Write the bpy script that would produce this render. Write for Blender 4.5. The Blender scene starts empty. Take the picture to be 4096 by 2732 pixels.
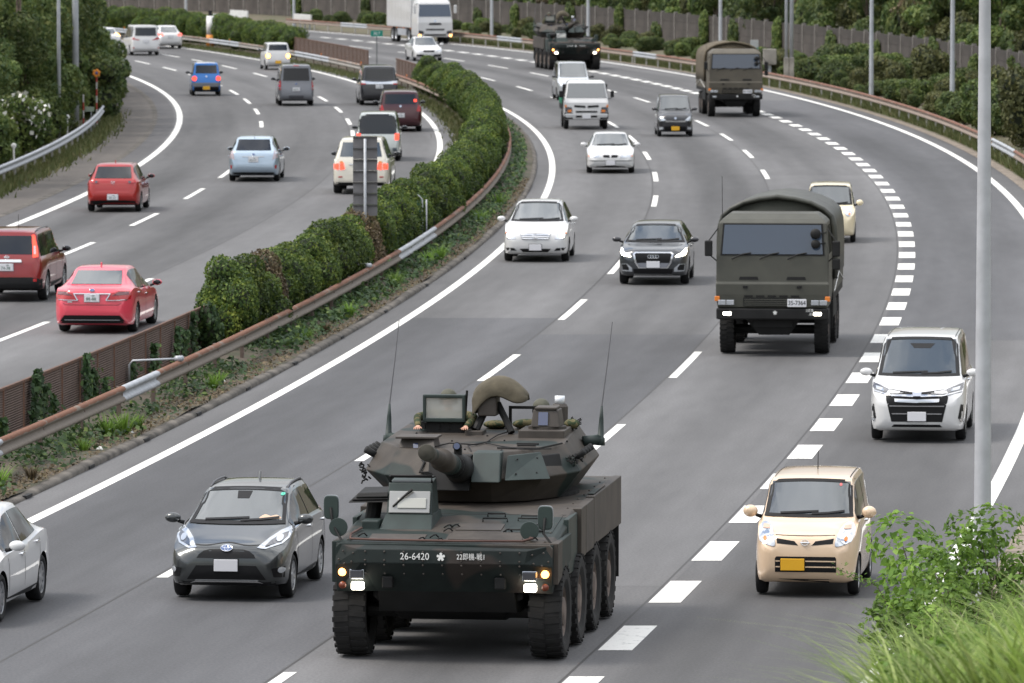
import bpy, bmesh, math, random
import numpy as np
from mathutils import Vector, Matrix
from mathutils.bvhtree import BVHTree
R = math.radians
PI = math.pi
scene = bpy.context.scene
col = scene.collection
random.seed(7)
rng = np.random.default_rng(7)

# ------------------------------------------------------------------ camera
cam_d = bpy.data.cameras.new('camera')
cam = bpy.data.objects.new('camera', cam_d)
col.objects.link(cam)
cam.location = (0, 0, 9.8)
cam.rotation_euler = (PI / 2 - 0.06543, 0, 0)
cam_d.sensor_fit = 'HORIZONTAL'
cam_d.sensor_width = 36.0
cam_d.lens = 236.88
cam_d.clip_start = 1.0
cam_d.clip_end = 6000
cam_d.dof.use_dof = True
cam_d.dof.focus_distance = 93.0
cam_d.dof.aperture_fstop = 6.6
scene.camera = cam

# ------------------------------------------------------------------ sky and sun
SUN_TO = Vector((-0.66, -0.10, 0.95)).normalized()      # direction towards the sun
world = bpy.data.worlds.new('World')
scene.world = world
world.use_nodes = True
wn, wl = world.node_tree.nodes, world.node_tree.links
bg = wn['Background']
sky = wn.new('ShaderNodeTexSky')
sky.sky_type = 'NISHITA'
sky.sun_disc = False
sky.sun_elevation = math.asin(SUN_TO.z)
sky.sun_rotation = math.atan2(SUN_TO.x, SUN_TO.y)
sky.air_density = 1.2
sky.dust_density = 2.0
tc = wn.new('ShaderNodeTexCoord')
mp = wn.new('ShaderNodeMapping'); mp.inputs['Scale'].default_value = (1.0, 1.0, 2.6)
nz = wn.new('ShaderNodeTexNoise'); nz.inputs['Scale'].default_value = 3.4; nz.inputs['Detail'].default_value = 7
nz.inputs['Roughness'].default_value = 0.55
rp = wn.new('ShaderNodeValToRGB')
rp.color_ramp.elements[0].position = 0.34; rp.color_ramp.elements[0].color = (0, 0, 0, 1)
rp.color_ramp.elements[1].position = 0.54; rp.color_ramp.elements[1].color = (1, 1, 1, 1)
mx = wn.new('ShaderNodeMixRGB')
# overcast deck: brighter overhead than at the horizon, as cloud cover is
sx = wn.new('ShaderNodeSeparateXYZ'); wl.new(tc.outputs['Generated'], sx.inputs[0])
mrw = wn.new('ShaderNodeMapRange'); mrw.inputs[1].default_value = 0.0; mrw.inputs[2].default_value = 0.9; mrw.inputs[3].default_value = 0.26; mrw.inputs[4].default_value = 1.42
wl.new(sx.outputs[2], mrw.inputs[0])
n2w = wn.new('ShaderNodeTexNoise'); n2w.inputs['Scale'].default_value = 5.5; n2w.inputs['Detail'].default_value = 8; wl.new(mp.outputs[0], n2w.inputs['Vector'])
mr2 = wn.new('ShaderNodeMapRange'); mr2.inputs[1].default_value = 0.3; mr2.inputs[2].default_value = 0.7; mr2.inputs[3].default_value = 0.60; mr2.inputs[4].default_value = 1.30; wl.new(n2w.outputs['Fac'], mr2.inputs[0])
mmw = wn.new('ShaderNodeMath'); mmw.operation = 'MULTIPLY'; wl.new(mrw.outputs[0], mmw.inputs[0]); wl.new(mr2.outputs[0], mmw.inputs[1])
vmw = wn.new('ShaderNodeVectorMath'); vmw.operation = 'SCALE'; vmw.inputs[0].default_value = (8.7, 8.75, 8.9); wl.new(mmw.outputs[0], vmw.inputs['Scale'])
wl.new(vmw.outputs[0], mx.inputs[2])
wl.new(tc.outputs['Generated'], mp.inputs['Vector']); wl.new(mp.outputs[0], nz.inputs['Vector'])
wl.new(nz.outputs['Fac'], rp.inputs['Fac']); wl.new(rp.outputs['Color'], mx.inputs[0])
wl.new(sky.outputs['Color'], mx.inputs[1]); wl.new(mx.outputs[0], bg.inputs['Color'])
bg.inputs['Strength'].default_value = 0.10
sun_d = bpy.data.lights.new('sun', 'SUN')
sun_d.energy = 1.3; sun_d.angle = R(18); sun_d.color = (1.0, 0.94, 0.86)
sun = bpy.data.objects.new('sun', sun_d); col.objects.link(sun)
sun.rotation_euler = (-SUN_TO).to_track_quat('-Z', 'Y').to_euler()
scene.view_settings.view_transform = 'Standard'
scene.view_settings.look = 'None'
scene.view_settings.gamma = 1.0
scene.view_settings.use_curve_mapping = False
scene.view_settings.exposure = 0.95
scene.render.engine = 'CYCLES'
scene.cycles.max_bounces = 6
scene.cycles.diffuse_bounces = 3
scene.cycles.glossy_bounces = 3
scene.cycles.transparent_max_bounces = 6
scene.cycles.caustics_reflective = False
scene.cycles.caustics_refractive = False
scene.cycles.use_denoising = True

# ------------------------------------------------------------------ materials
MATS = {}
def pm(name, c, rough=0.5, metal=0.0, coat=0.0, emit=None, es=0.0, var=0.0, vscale=3.0, spec=None, ior=None, bump=0.0, bscale=40.0, c2=None):
    """Principled material; var = strength of noise colour variation, c2 = second colour mixed in by noise."""
    if name in MATS: return MATS[name]
    m = bpy.data.materials.new(name); m.use_nodes = True
    n, l = m.node_tree.nodes, m.node_tree.links
    b = n['Principled BSDF']
    b.inputs['Base Color'].default_value = (*c, 1)
    b.inputs['Roughness'].default_value = rough
    b.inputs['Metallic'].default_value = metal
    b.inputs['Coat Weight'].default_value = coat
    b.inputs['Coat Roughness'].default_value = 0.04
    if spec is not None: b.inputs['Specular IOR Level'].default_value = spec
    if ior: b.inputs['IOR'].default_value = ior
    if emit:
        b.inputs['Emission Color'].default_value = (*emit, 1); b.inputs['Emission Strength'].default_value = es
    if var > 0 or c2:
        t = n.new('ShaderNodeTexCoord'); nn = n.new('ShaderNodeTexNoise')
        nn.inputs['Scale'].default_value = vscale; nn.inputs['Detail'].default_value = 6
        l.new(t.outputs['Object'], nn.inputs['Vector'])
        r = n.new('ShaderNodeValToRGB')
        d = c2 if c2 else tuple(x * (1 - var) for x in c)
        e = c if c2 else tuple(min(1, x * (1 + var)) for x in c)
        r.color_ramp.elements[0].position = 0.36; r.color_ramp.elements[0].color = (*d, 1)
        r.color_ramp.elements[1].position = 0.64; r.color_ramp.elements[1].color = (*e, 1)
        l.new(nn.outputs['Fac'], r.inputs['Fac']); l.new(r.outputs['Color'], b.inputs['Base Color'])
    if bump > 0:
        t2 = n.new('ShaderNodeTexCoord'); n2 = n.new('ShaderNodeTexNoise'); n2.inputs['Scale'].default_value = bscale
        l.new(t2.outputs['Object'], n2.inputs['Vector'])
        bp = n.new('ShaderNodeBump'); bp.inputs['Strength'].default_value = bump; bp.inputs['Distance'].default_value = 0.02
        l.new(n2.outputs['Fac'], bp.inputs['Height']); l.new(bp.outputs[0], b.inputs['Normal'])
    MATS[name] = m
    return m

def leafmat(name, cols, trans=0.25, rough=0.55):
    """Foliage: colour picked per leaf (Random Per Island) so that light and dark leaves mix."""
    if name in MATS: return MATS[name]
    m = bpy.data.materials.new(name); m.use_nodes = True
    n, l = m.node_tree.nodes, m.node_tree.links
    b = n['Principled BSDF']; b.inputs['Roughness'].default_value = rough
    b.inputs['Specular IOR Level'].default_value = 0.3
    g = n.new('ShaderNodeNewGeometry'); r = n.new('ShaderNodeValToRGB')
    oi = n.new('ShaderNodeObjectInfo')
    els = r.color_ramp.elements
    while len(els) < len(cols): els.new(0.5)
    for i, c in enumerate(cols):
        els[i].position = i / (len(cols) - 1); els[i].color = (*c, 1)
    t = n.new('ShaderNodeTexCoord'); nn = n.new('ShaderNodeTexNoise'); nn.inputs['Scale'].default_value = 1.6; nn.inputs['Detail'].default_value = 3
    l.new(t.outputs['Object'], nn.inputs['Vector'])
    a = n.new('ShaderNodeMath'); a.operation = 'MULTIPLY_ADD'; a.inputs[1].default_value = 0.55
    l.new(g.outputs['Random Per Island'], a.inputs[0])
    a2 = n.new('ShaderNodeMath'); a2.operation = 'MULTIPLY_ADD'; a2.inputs[1].default_value = 1.3; a2.inputs[2].default_value = -0.42
    l.new(nn.outputs['Fac'], a2.inputs[0]); l.new(a2.outputs[0], a.inputs[2])
    l.new(a.outputs[0], r.inputs['Fac'])
    h = n.new('ShaderNodeHueSaturation')
    mr = n.new('ShaderNodeMapRange'); mr.inputs[3].default_value = 0.7; mr.inputs[4].default_value = 1.25
    l.new(oi.outputs['Random'], mr.inputs[0]); l.new(mr.outputs[0], h.inputs['Value'])
    l.new(r.outputs['Color'], h.inputs['Color'])
    l.new(h.outputs[0], b.inputs['Base Color'])
    if trans > 0:
        tr = n.new('ShaderNodeBsdfTranslucent'); l.new(h.outputs[0], tr.inputs['Color'])
        mxs = n.new('ShaderNodeMixShader'); mxs.inputs[0].default_value = trans
        l.new(b.outputs[0], mxs.inputs[1]); l.new(tr.outputs[0], mxs.inputs[2])
        l.new(mxs.outputs[0], n['Material Output'].inputs['Surface'])
    MATS[name] = m
    return m

# ------------------------------------------------------------------ mesh helpers
def mesh_np(name, V, F, mat=None, smooth=False):
    """V (n,3) array, F (m,4) or (m,3) index array -> mesh, fast."""
    V = np.asarray(V, dtype=np.float32); F = np.asarray(F, dtype=np.int32)
    me = bpy.data.meshes.new(name)
    k = F.shape[1]; m = len(F)
    me.vertices.add(len(V)); me.vertices.foreach_set('co', V.ravel())
    me.loops.add(m * k); me.loops.foreach_set('vertex_index', F.ravel())
    me.polygons.add(m); me.polygons.foreach_set('loop_start', np.arange(0, m * k, k, dtype=np.int32))
    me.update(calc_edges=True)
    if smooth: me.polygons.foreach_set('use_smooth', np.ones(m, dtype=bool))
    if mat: me.materials.append(mat)
    return me

def link(name, me, parent=None, loc=None, rot=None):
    o = bpy.data.objects.new(name, me); col.objects.link(o)
    if parent: o.parent = parent
    if loc is not None: o.location = loc
    if rot is not None: o.rotation_euler = rot
    return o

def empty(name, loc=(0, 0, 0), rz=0.0):
    o = bpy.data.objects.new(name, None); col.objects.link(o)
    o.location = loc; o.rotation_euler = (0, 0, rz); o.empty_display_size = 0.2
    return o

def tag(o, label=None, cat=None, group=None, kind=None):
    if label: o['label'] = label
    if cat: o['category'] = cat
    if group: o['group'] = group
    if kind: o['kind'] = kind
    return o

class MB:
    """collects simple solids into one mesh"""
    def __init__(s): s.v = []; s.f = []
    def add(s, V, F):
        b = len(s.v); s.v += [tuple(p) for p in V]; s.f += [tuple(i + b for i in f) for f in F]; return s
    def box(s, x0, x1, y0, y1, z0, z1):
        V = [(x0,y0,z0),(x1,y0,z0),(x1,y1,z0),(x0,y1,z0),(x0,y0,z1),(x1,y0,z1),(x1,y1,z1),(x0,y1,z1)]
        return s.add(V, [(3,2,1,0),(4,5,6,7),(0,1,5,4),(1,2,6,5),(2,3,7,6),(3,0,4,7)])
    def hexa(s, b, t):
        """bottom ring b and top ring t (lists of 3d points, same count, counter-clockwise from above)"""
        n = len(b)
        F = [tuple(range(n - 1, -1, -1)), tuple(range(n, 2 * n))]
        F += [(i, (i + 1) % n, n + (i + 1) % n, n + i) for i in range(n)]
        return s.add(list(b) + list(t), F)
    def rings(s, rs):
        n = len(rs[0]); V = [p for r in rs for p in r]
        F = [tuple(range(n - 1, -1, -1)), tuple((len(rs) - 1) * n + i for i in range(n))]
        for k in range(len(rs) - 1):
            F += [(k*n + i, k*n + (i + 1) % n, (k+1)*n + (i + 1) % n, (k+1)*n + i) for i in range(n)]
        return s.add(V, F)
    def tube(s, pts, r, n=8, cap=True):
        pts = [Vector(p) for p in pts]; rs = r if isinstance(r, (list, tuple)) else [r] * len(pts)
        V = []; F = []
        for i, p in enumerate(pts):
            d = (pts[min(i + 1, len(pts) - 1)] - pts[max(i - 1, 0)]).normalized()
            a = d.orthogonal().normalized() if i == 0 else (a - d * a.dot(d)).normalized()
            b = d.cross(a)
            for k in range(n):
                t = 2 * PI * k / n
                V.append(p + (a * math.cos(t) + b * math.sin(t)) * rs[i])
        for i in range(len(pts) - 1):
            F += [(i*n + k, i*n + (k + 1) % n, (i+1)*n + (k + 1) % n, (i+1)*n + k) for k in range(n)]
        if cap:
            F.append(tuple(range(n - 1, -1, -1))); F.append(tuple((len(pts) - 1) * n + k for k in range(n)))
        return s.add(V, F)
    def prism(s, poly, y0, y1):
        """polygon of (x,z) extruded along y"""
        n = len(poly)
        V = [(x, y0, z) for x, z in poly] + [(x, y1, z) for x, z in poly]
        F = [tuple(range(n)), tuple(range(2*n - 1, n - 1, -1))] + [((i+1) % n, i, n + i, n + (i + 1) % n) for i in range(n)]
        return s.add(V, F)
    def prismx(s, poly, x0, x1):
        """polygon of (y,z) extruded along x"""
        n = len(poly)
        V = [(x0, y, z) for y, z in poly] + [(x1, y, z) for y, z in poly]
        F = [tuple(range(n)), tuple(range(2*n - 1, n - 1, -1))] + [((i+1) % n, i, n + i, n + (i + 1) % n) for i in range(n)]
        return s.add(V, F)
    def lathe_x(s, prof, cx=0, cy=0, cz=0, n=28):
        """profile of (x, radius) turned about the x axis"""
        V = []; F = []; m = len(prof)
        for k in range(n):
            t = 2 * PI * k / n
            for x, r in prof: V.append((cx + x, cy + r * math.cos(t), cz + r * math.sin(t)))
        for k in range(n):
            for i in range(m - 1):
                a = k*m + i; b = ((k+1) % n)*m + i
                F.append((a, a + 1, b + 1, b))
        return s.add(V, F)
    def ball(s, c, r, n=10, m=7):
        V = []; F = []
        r = r if isinstance(r, (tuple, list)) else (r, r, r)
        for i in range(m + 1):
            ph = PI * i / m
            for k in range(n):
                t = 2 * PI * k / n
                V.append((c[0] + r[0]*math.sin(ph)*math.cos(t), c[1] + r[1]*math.sin(ph)*math.sin(t), c[2] - r[2]*math.cos(ph)))
        for i in range(m):
            F += [(i*n + k, i*n + (k+1) % n, (i+1)*n + (k+1) % n, (i+1)*n + k) for k in range(n)]
        return s.add(V, F)
    def mesh(s, name, mat=None, smooth=False):
        me = bpy.data.meshes.new(name); me.from_pydata(s.v, [], s.f); me.validate(); me.update()
        bm = bmesh.new(); bm.from_mesh(me); bmesh.ops.remove_doubles(bm, verts=bm.verts, dist=1e-5)
        bmesh.ops.recalc_face_normals(bm, faces=bm.faces); bm.to_mesh(me); bm.free()
        if smooth: me.polygons.foreach_set('use_smooth', np.ones(len(me.polygons), dtype=bool))
        if mat: me.materials.append(mat)
        return me
    def obj(s, name, mat, parent=None, smooth=False, bevel=0.0, loc=None, rot=None, seg=2):
        o = link(name, s.mesh(name, mat, smooth), parent, loc, rot)
        if bevel > 0:
            b = o.modifiers.new('bevel', 'BEVEL'); b.width = bevel; b.segments = seg; b.limit_method = 'ANGLE'; b.angle_limit = R(35)
        if smooth == 'auto' or (smooth and bevel > 0): pass
        return o

def text_mesh(body, size, name='lettering', extrude=0.002):
    cu = bpy.data.curves.new(name, 'FONT'); cu.body = body; cu.size = size; cu.extrude = extrude
    cu.align_x = 'CENTER'; cu.align_y = 'CENTER'; cu.resolution_u = 3
    o = bpy.data.objects.new(name, cu); col.objects.link(o)
    bpy.context.view_layer.update()
    dg = bpy.context.evaluated_depsgraph_get()
    me = bpy.data.meshes.new_from_object(o.evaluated_get(dg))
    bpy.data.objects.remove(o); bpy.data.curves.remove(cu)
    return me

# ------------------------------------------------------------------ road geometry (world metres, y away from the camera)
def base_r(Y):
    t = (Y - 250) / 100; return 0.476*t - 4.5468*t*t - 0.2516*t**3
def base_l(Y):
    t = (Y - 250) / 100; return 0.5015*t - 4.8176*t*t - 0.2472*t**3
def tt(Y): return (Y - 250) / 100
LINE = {
    'A': lambda Y: base_r(Y) + 1.493 - 0.167*tt(Y), 'B': lambda Y: base_r(Y) + 5.183 - 0.125*tt(Y),
    'C': lambda Y: base_r(Y) + 9.139 - 0.03*tt(Y), 'D': lambda Y: base_r(Y) + 13.02, 'E': lambda Y: base_r(Y) + 16.975 + 0.192*tt(Y),
    'I': lambda Y: base_l(Y) - 13.807 - 0.018*tt(Y), 'H': lambda Y: base_l(Y) - 10.198, 'G': lambda Y: base_l(Y) - 6.324 + 0.013*tt(Y),
    'F': lambda Y: base_l(Y) - 2.857 + 0.333*tt(Y)}
def RR(off): return lambda Y: base_r(Y) + off
def LL(off): return lambda Y: base_l(Y) + off
def slope(f, Y): return (f(Y + 0.5) - f(Y - 0.5))
def head(f, Y): return -math.atan(slope(f, Y))       # rotation about z so that local +y runs along the road

def strip_mesh(name, fl, fr, z, y0, y1, mat, step=4.0, nx=2, zf=None):
    ys = np.arange(y0, y1 + step * 0.5, step); V = []; UV = []
    for Y in ys:
        a, b = fl(Y), fr(Y)
        for k in range(nx):
            x = a + (b - a) * k / (nx - 1)
            V.append((x, Y, z if zf is None else zf(x, Y))); UV.append((x - base_r(Y), Y))
    F = [(i*nx + k, i*nx + k + 1, (i+1)*nx + k + 1, (i+1)*nx + k) for i in range(len(ys) - 1) for k in range(nx - 1)]
    me = mesh_np(name, V, F, mat)
    uv = me.uv_layers.new(name='UVMap')
    li = np.zeros(len(me.loops), dtype=np.int32); me.loops.foreach_get('vertex_index', li)
    uv.data.foreach_set('uv', np.asarray(UV, dtype=np.float32)[li].ravel())
    return me

def asphalt(name, c, streak=0.25, warm=(1, 1, 1)):
    if name in MATS: return MATS[name]
    m = bpy.data.materials.new(name); m.use_nodes = True
    n, l = m.node_tree.nodes, m.node_tree.links
    b = n['Principled BSDF']; b.inputs['Roughness'].default_value = 0.78; b.inputs['Specular IOR Level'].default_value = 0.35
    uv = n.new('ShaderNodeUVMap')
    def noise(sx, sy, scale, det=4):
        mpn = n.new('ShaderNodeMapping'); mpn.inputs['Scale'].default_value = (sx, sy, 1)
        l.new(uv.outputs[0], mpn.inputs[0]); t = n.new('ShaderNodeTexNoise'); t.inputs['Scale'].default_value = scale; t.inputs['Detail'].default_value = det
        l.new(mpn.outputs[0], t.inputs['Vector']); return t.outputs['Fac']
    def mul(a, lo, hi, p0=0.3, p1=0.7):
        r = n.new('ShaderNodeMapRange'); r.inputs[1].default_value = p0; r.inputs[2].default_value = p1; r.inputs[3].default_value = lo; r.inputs[4].default_value = hi
        l.new(a, r.inputs[0]); return r.outputs[0]
    # traffic bands: darker wheel paths run along each lane (3.9 m apart), drifting slowly
    sep = n.new('ShaderNodeSeparateXYZ'); l.new(uv.outputs[0], sep.inputs[0])
    w1 = n.new('ShaderNodeMath'); w1.operation = 'MULTIPLY_ADD'; w1.inputs[1].default_value = 2*PI/3.86; w1.inputs[2].default_value = -2*PI*1.45/3.86
    l.new(sep.outputs[0], w1.inputs[0])
    cs = n.new('ShaderNodeMath'); cs.operation = 'COSINE'; l.new(w1.outputs[0], cs.inputs[0])
    band = mul(cs.outputs[0], 1 - streak*0.8, 1.0, -1, 1)
    s1 = mul(noise(0.55, 0.010, 1.0, 5), 1 - streak, 1 + streak*0.7)
    s2 = mul(noise(0.16, 0.035, 1.0, 4), 0.80, 1.16)
    s3 = mul(noise(1, 0.5, 26.0, 3), 0.84, 1.16)
    s4 = mul(noise(1.3, 0.16, 2.0, 6), 0.91, 1.08)
    def mult(a, bb):
        q = n.new('ShaderNodeMath'); q.operation = 'MULTIPLY'; l.new(a, q.inputs[0]); l.new(bb, q.inputs[1]); return q.outputs[0]
    f = mult(mult(mult(s1, s2), mult(s3, s4)), band)
    mixc = n.new('ShaderNodeMixRGB'); mixc.blend_type = 'MULTIPLY'; mixc.inputs[0].default_value = 1.0
    mixc.inputs[1].default_value = (*c, 1)
    cc = n.new('ShaderNodeCombineXYZ')
    for i in range(3): l.new(f, cc.inputs[i])
    l.new(cc.outputs[0], mixc.inputs[2]); l.new(mixc.outputs[0], b.inputs['Base Color'])
    bp = n.new('ShaderNodeBump'); bp.inputs['Strength'].default_value = 0.25; bp.inputs['Distance'].default_value = 0.01
    l.new(noise(1, 1, 60.0, 2), bp.inputs['Height']); l.new(bp.outputs[0], b.inputs['Normal'])
    MATS[name] = m
    return m
# ================================================================== the setting
M_ASPH = asphalt('asphalt', (0.124, 0.123, 0.125), 0.36)
M_ASPH_SH = asphalt('asphalt_shoulder', (0.122, 0.108, 0.096), 0.2)
M_ASPH_DK = asphalt('asphalt_dark', (0.095, 0.092, 0.094), 0.12)
M_PAINT = pm('road_paint', (0.80, 0.79, 0.75), 0.6, var=0.10, vscale=9.0)
def worn_paint():
    m = M_PAINT; n, l = m.node_tree.nodes, m.node_tree.links
    b = n['Principled BSDF']
    t = n.new('ShaderNodeTexCoord'); a = n.new('ShaderNodeTexNoise'); a.inputs['Scale'].default_value = 5.0; a.inputs['Detail'].default_value = 9; a.inputs['Roughness'].default_value = 0.75
    l.new(t.outputs['Object'], a.inputs['Vector'])
    r = n.new('ShaderNodeValToRGB'); r.color_ramp.elements[0].position = 0.33; r.color_ramp.elements[0].color = (0.30, 0.30, 0.29, 1)
    r.color_ramp.elements[1].position = 0.45; r.color_ramp.elements[1].color = (0.80, 0.79, 0.75, 1)
    l.new(a.outputs['Fac'], r.inputs['Fac']); l.new(r.outputs['Color'], b.inputs['Base Color'])
worn_paint()
M_SEAM = pm('seam_tar', (0.045, 0.043, 0.042), 0.7)
M_CONC = pm('concrete', (0.30, 0.28, 0.25), 0.85, var=0.28, vscale=1.5, bump=0.3, bscale=12)
M_KERB = pm('kerb_concrete', (0.098, 0.088, 0.076), 0.95, var=0.5, vscale=1.6, bump=0.4, bscale=8)
M_SOIL = pm('soil', (0.095, 0.074, 0.056), 0.95, c2=(0.055, 0.058, 0.034), vscale=1.1, bump=0.5, bscale=6)
M_GRASSG = pm('grass_ground', (0.085, 0.088, 0.045), 0.95, c2=(0.12, 0.095, 0.065), vscale=0.35, bump=0.5, bscale=5)
M_GALV = pm('galvanised', (0.42, 0.44, 0.47), 0.5, metal=0.25, var=0.12, vscale=4)
M_POLE = pm('pole_grey', (0.44, 0.46, 0.49), 0.5, metal=0.1, var=0.10, vscale=2.0)
M_DARK = pm('black_hole', (0.012, 0.012, 0.013), 0.8)
M_WOODP = pm('post_brown', (0.16, 0.12, 0.10), 0.8, var=0.3)

def rust_mat(name, grey, rust, cover, edge):
    """W-beam paint gone rusty: rust is a stain of its own, thickest on the upper fold."""
    if name in MATS: return MATS[name]
    m = bpy.data.materials.new(name); m.use_nodes = True
    n, l = m.node_tree.nodes, m.node_tree.links
    b = n['Principled BSDF']; b.inputs['Roughness'].default_value = 0.75
    t = n.new('ShaderNodeTexCoord'); sp = n.new('ShaderNodeSeparateXYZ'); l.new(t.outputs['Object'], sp.inputs[0])
    oi = n.new('ShaderNodeObjectInfo')
    ad = n.new('ShaderNodeVectorMath'); ad.operation = 'ADD'; l.new(t.outputs['Object'], ad.inputs[0]); l.new(oi.outputs['Location'], ad.inputs[1])
    nn = n.new('ShaderNodeTexNoise'); nn.inputs['Scale'].default_value = 1.7; nn.inputs['Detail'].default_value = 6; l.new(ad.outputs[0], nn.inputs['Vector'])
    n3 = n.new('ShaderNodeTexNoise'); n3.inputs['Scale'].default_value = 9.0; n3.inputs['Detail'].default_value = 5; l.new(ad.outputs[0], n3.inputs['Vector'])
    mr = n.new('ShaderNodeMapRange'); mr.inputs[1].default_value = edge; mr.inputs[2].default_value = edge + 0.05; l.new(sp.outputs[2], mr.inputs[0])
    a = n.new('ShaderNodeMath'); a.operation = 'MULTIPLY_ADD'; a.inputs[1].default_value = 0.42; l.new(mr.outputs[0], a.inputs[0]); l.new(nn.outputs['Fac'], a.inputs[2])
    rp = n.new('ShaderNodeValToRGB'); rp.color_ramp.elements[0].position = cover; rp.color_ramp.elements[1].position = cover + 0.12
    l.new(a.outputs[0], rp.inputs['Fac'])
    c1 = n.new('ShaderNodeMixRGB'); c1.inputs[1].default_value = (*rust, 1); c1.inputs[2].default_value = (rust[0]*0.45, rust[1]*0.5, rust[2]*0.6, 1); l.new(n3.outputs['Fac'], c1.inputs[0])
    c0 = n.new('ShaderNodeMixRGB'); c0.inputs[1].default_value = (*grey, 1); c0.inputs[2].default_value = (grey[0]*0.6, grey[1]*0.55, grey[2]*0.5, 1); l.new(n3.outputs['Fac'], c0.inputs[0])
    mx = n.new('ShaderNodeMixRGB'); l.new(rp.outputs['Color'], mx.inputs[0]); l.new(c0.outputs[0], mx.inputs[1]); l.new(c1.outputs[0], mx.inputs[2])
    l.new(mx.outputs[0], b.inputs['Base Color'])
    MATS[name] = m
    return m
M_RUST = rust_mat('rail_rusty', (0.25, 0.22, 0.19), (0.24, 0.095, 0.045), 0.72, 0.66)
M_RUST2 = rust_mat('rail_rusty_pale', (0.36, 0.30, 0.26), (0.25, 0.105, 0.06), 0.68, 0.66)
M_RUST3 = rust_mat('rail_dull', (0.38, 0.37, 0.35), (0.27, 0.15, 0.09), 0.82, 0.66)

# ground to the horizon, hillside behind the noise barrier, bank in the right foreground
def hill_z(x, Y):
    d = x - base_r(Y) - 30.0
    return -0.35 + 0.42 * max(0, min(d, 80)) + 0.5 * math.sin(x * 0.11) * math.sin(Y * 0.07) * min(1, max(0, d / 10))
gnd = link('ground', mesh_np('ground', [(-4000, -1500, -0.3), (4000, -1500, -0.3), (4000, 6000, -0.3), (-4000, 6000, -0.3)], [(0, 1, 2, 3)], M_GRASSG))
tag(gnd, kind='structure')
hl = link('hillside', strip_mesh('hillside', RR(27.5), RR(150), 0, 150, 900, M_GRASSG, step=15, nx=16, zf=hill_z)); tag(hl, kind='structure')

# carriageways
rd = link('road', strip_mesh('road', RR(0.9), lambda Y: LINE['E'](Y) + 0.75, 0.0, 55, 700, M_ASPH, nx=6)); tag(rd, kind='structure')
rl = link('road', strip_mesh('road', lambda Y: LINE['I'](Y) - 0.25, lambda Y: LINE['F'](Y) + 0.8, 0.0, 90, 700, M_ASPH, nx=6)); tag(rl, kind='structure')
sh = link('shoulder', strip_mesh('shoulder', LL(-17.6), lambda Y: LINE['I'](Y) - 1.25, -0.004, 90, 700, M_ASPH_SH, nx=3)); tag(sh, kind='structure')
gut = link('gutter', strip_mesh('gutter', lambda Y: LINE['I'](Y) - 1.0, lambda Y: LINE['I'](Y) - 0.25, 0.0, 90, 700, M_ASPH_DK)); tag(gut, kind='structure')
gl = link('gutter_edge', strip_mesh('gutter_edge', lambda Y: LINE['I'](Y) - 1.25, lambda Y: LINE['I'](Y) - 1.0, 0.006, 90, 700, M_KERB), gut)
vr = link('verge', strip_mesh('verge', lambda Y: LINE['E'](Y) + 0.75, RR(28), 0.0, 100, 700, M_GRASSG, nx=8,
          zf=lambda x, Y: 0.0 + 0.12 * max(0, x - base_r(Y) - 18.9) ** 0.7)); tag(vr, kind='structure')
vs = link('gravel_edge', strip_mesh('gravel_edge', lambda Y: LINE['E'](Y) + 0.70, lambda Y: LINE['E'](Y) + 1.25, 0.012, 55, 520, pm('gravel_soil', (0.21, 0.175, 0.14), 0.95, var=0.35, vscale=2.5, bump=0.6, bscale=14)), None); tag(vs, kind='structure')
vl = link('verge', strip_mesh('verge', LL(-60), LL(-17.6), 0.0, 90, 700, M_GRASSG, nx=10, zf=lambda x, Y: 0.02 + 0.10 * max(0, -(x - base_l(Y)) - 18.5))); tag(vl, kind='structure')

def mark(name, f, y0, y1, w, parent, mat=None, z=0.006, step=2.0, tail=0.0):
    me = strip_mesh(name, lambda Y: f(Y) - w/2, lambda Y: f(Y) + w/2, z, y0, y1, mat or M_PAINT, step=min(step, (y1 - y0) / 2))
    return link(name, me, parent)
for k, p, w in (('A', rd, 0.22), ('E', rd, 0.24), ('I', rl, 0.26), ('F', rl, 0.22)):
    mark('edge_line', LINE[k], 58 if p is rd else 95, 640, w, p, step=3.0)
def dashes(k, mids, parent, ln=8.0, w=0.17, name='lane_dash'):
    for m in mids: mark(name, LINE[k], m - ln/2, m + ln/2, w, parent)
dashes('B', [81, 101.2, 121.5, 141.2, 161.3, 180.6, 199.9, 219.6, 239, 258.6, 277, 294.6, 313, 332, 351] + [370 + 18.5*i for i in range(9)], rd)
dashes('C', [81.2, 101.5, 121.8, 142.1, 162, 182, 201.5, 221.3, 241, 260.5, 279, 296.3, 314, 331, 348, 364] + [379.5 + 17.5*i for i in range(9)], rd)
dashes('G', [116, 134.5, 152.5, 170.5, 265, 283, 298.5, 315.5, 332.7, 348, 363, 378.4, 396, 411, 425] + [440 + 15*i for i in range(5)], rl)
dashes('H', [152, 170.5, 189, 206.9, 225.2, 242, 259.5, 277, 295, 312.8, 329, 344, 360, 376, 391.9, 407.6] + [424 + 15*i for i in range(6)], rl)
_k = [0, 2, 5, 9, 11, 25, 37, 47, 54, 61, 64]; _y = [89.2, 101.2, 119.5, 144.3, 156.7, 239, 304.3, 347, 377, 408, 424]
for q in range(-4, 76):
    Y = float(np.interp(q, _k, _y)) if 0 <= q <= 64 else (89.2 + 5.98*q if q < 0 else 424 + 5.2*(q - 64))
    ln = 3.0 if Y < 200 else 2.7
    mark('lane_block', LINE['D'], Y - ln/2, Y + ln/2, 0.45, rd)
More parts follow.
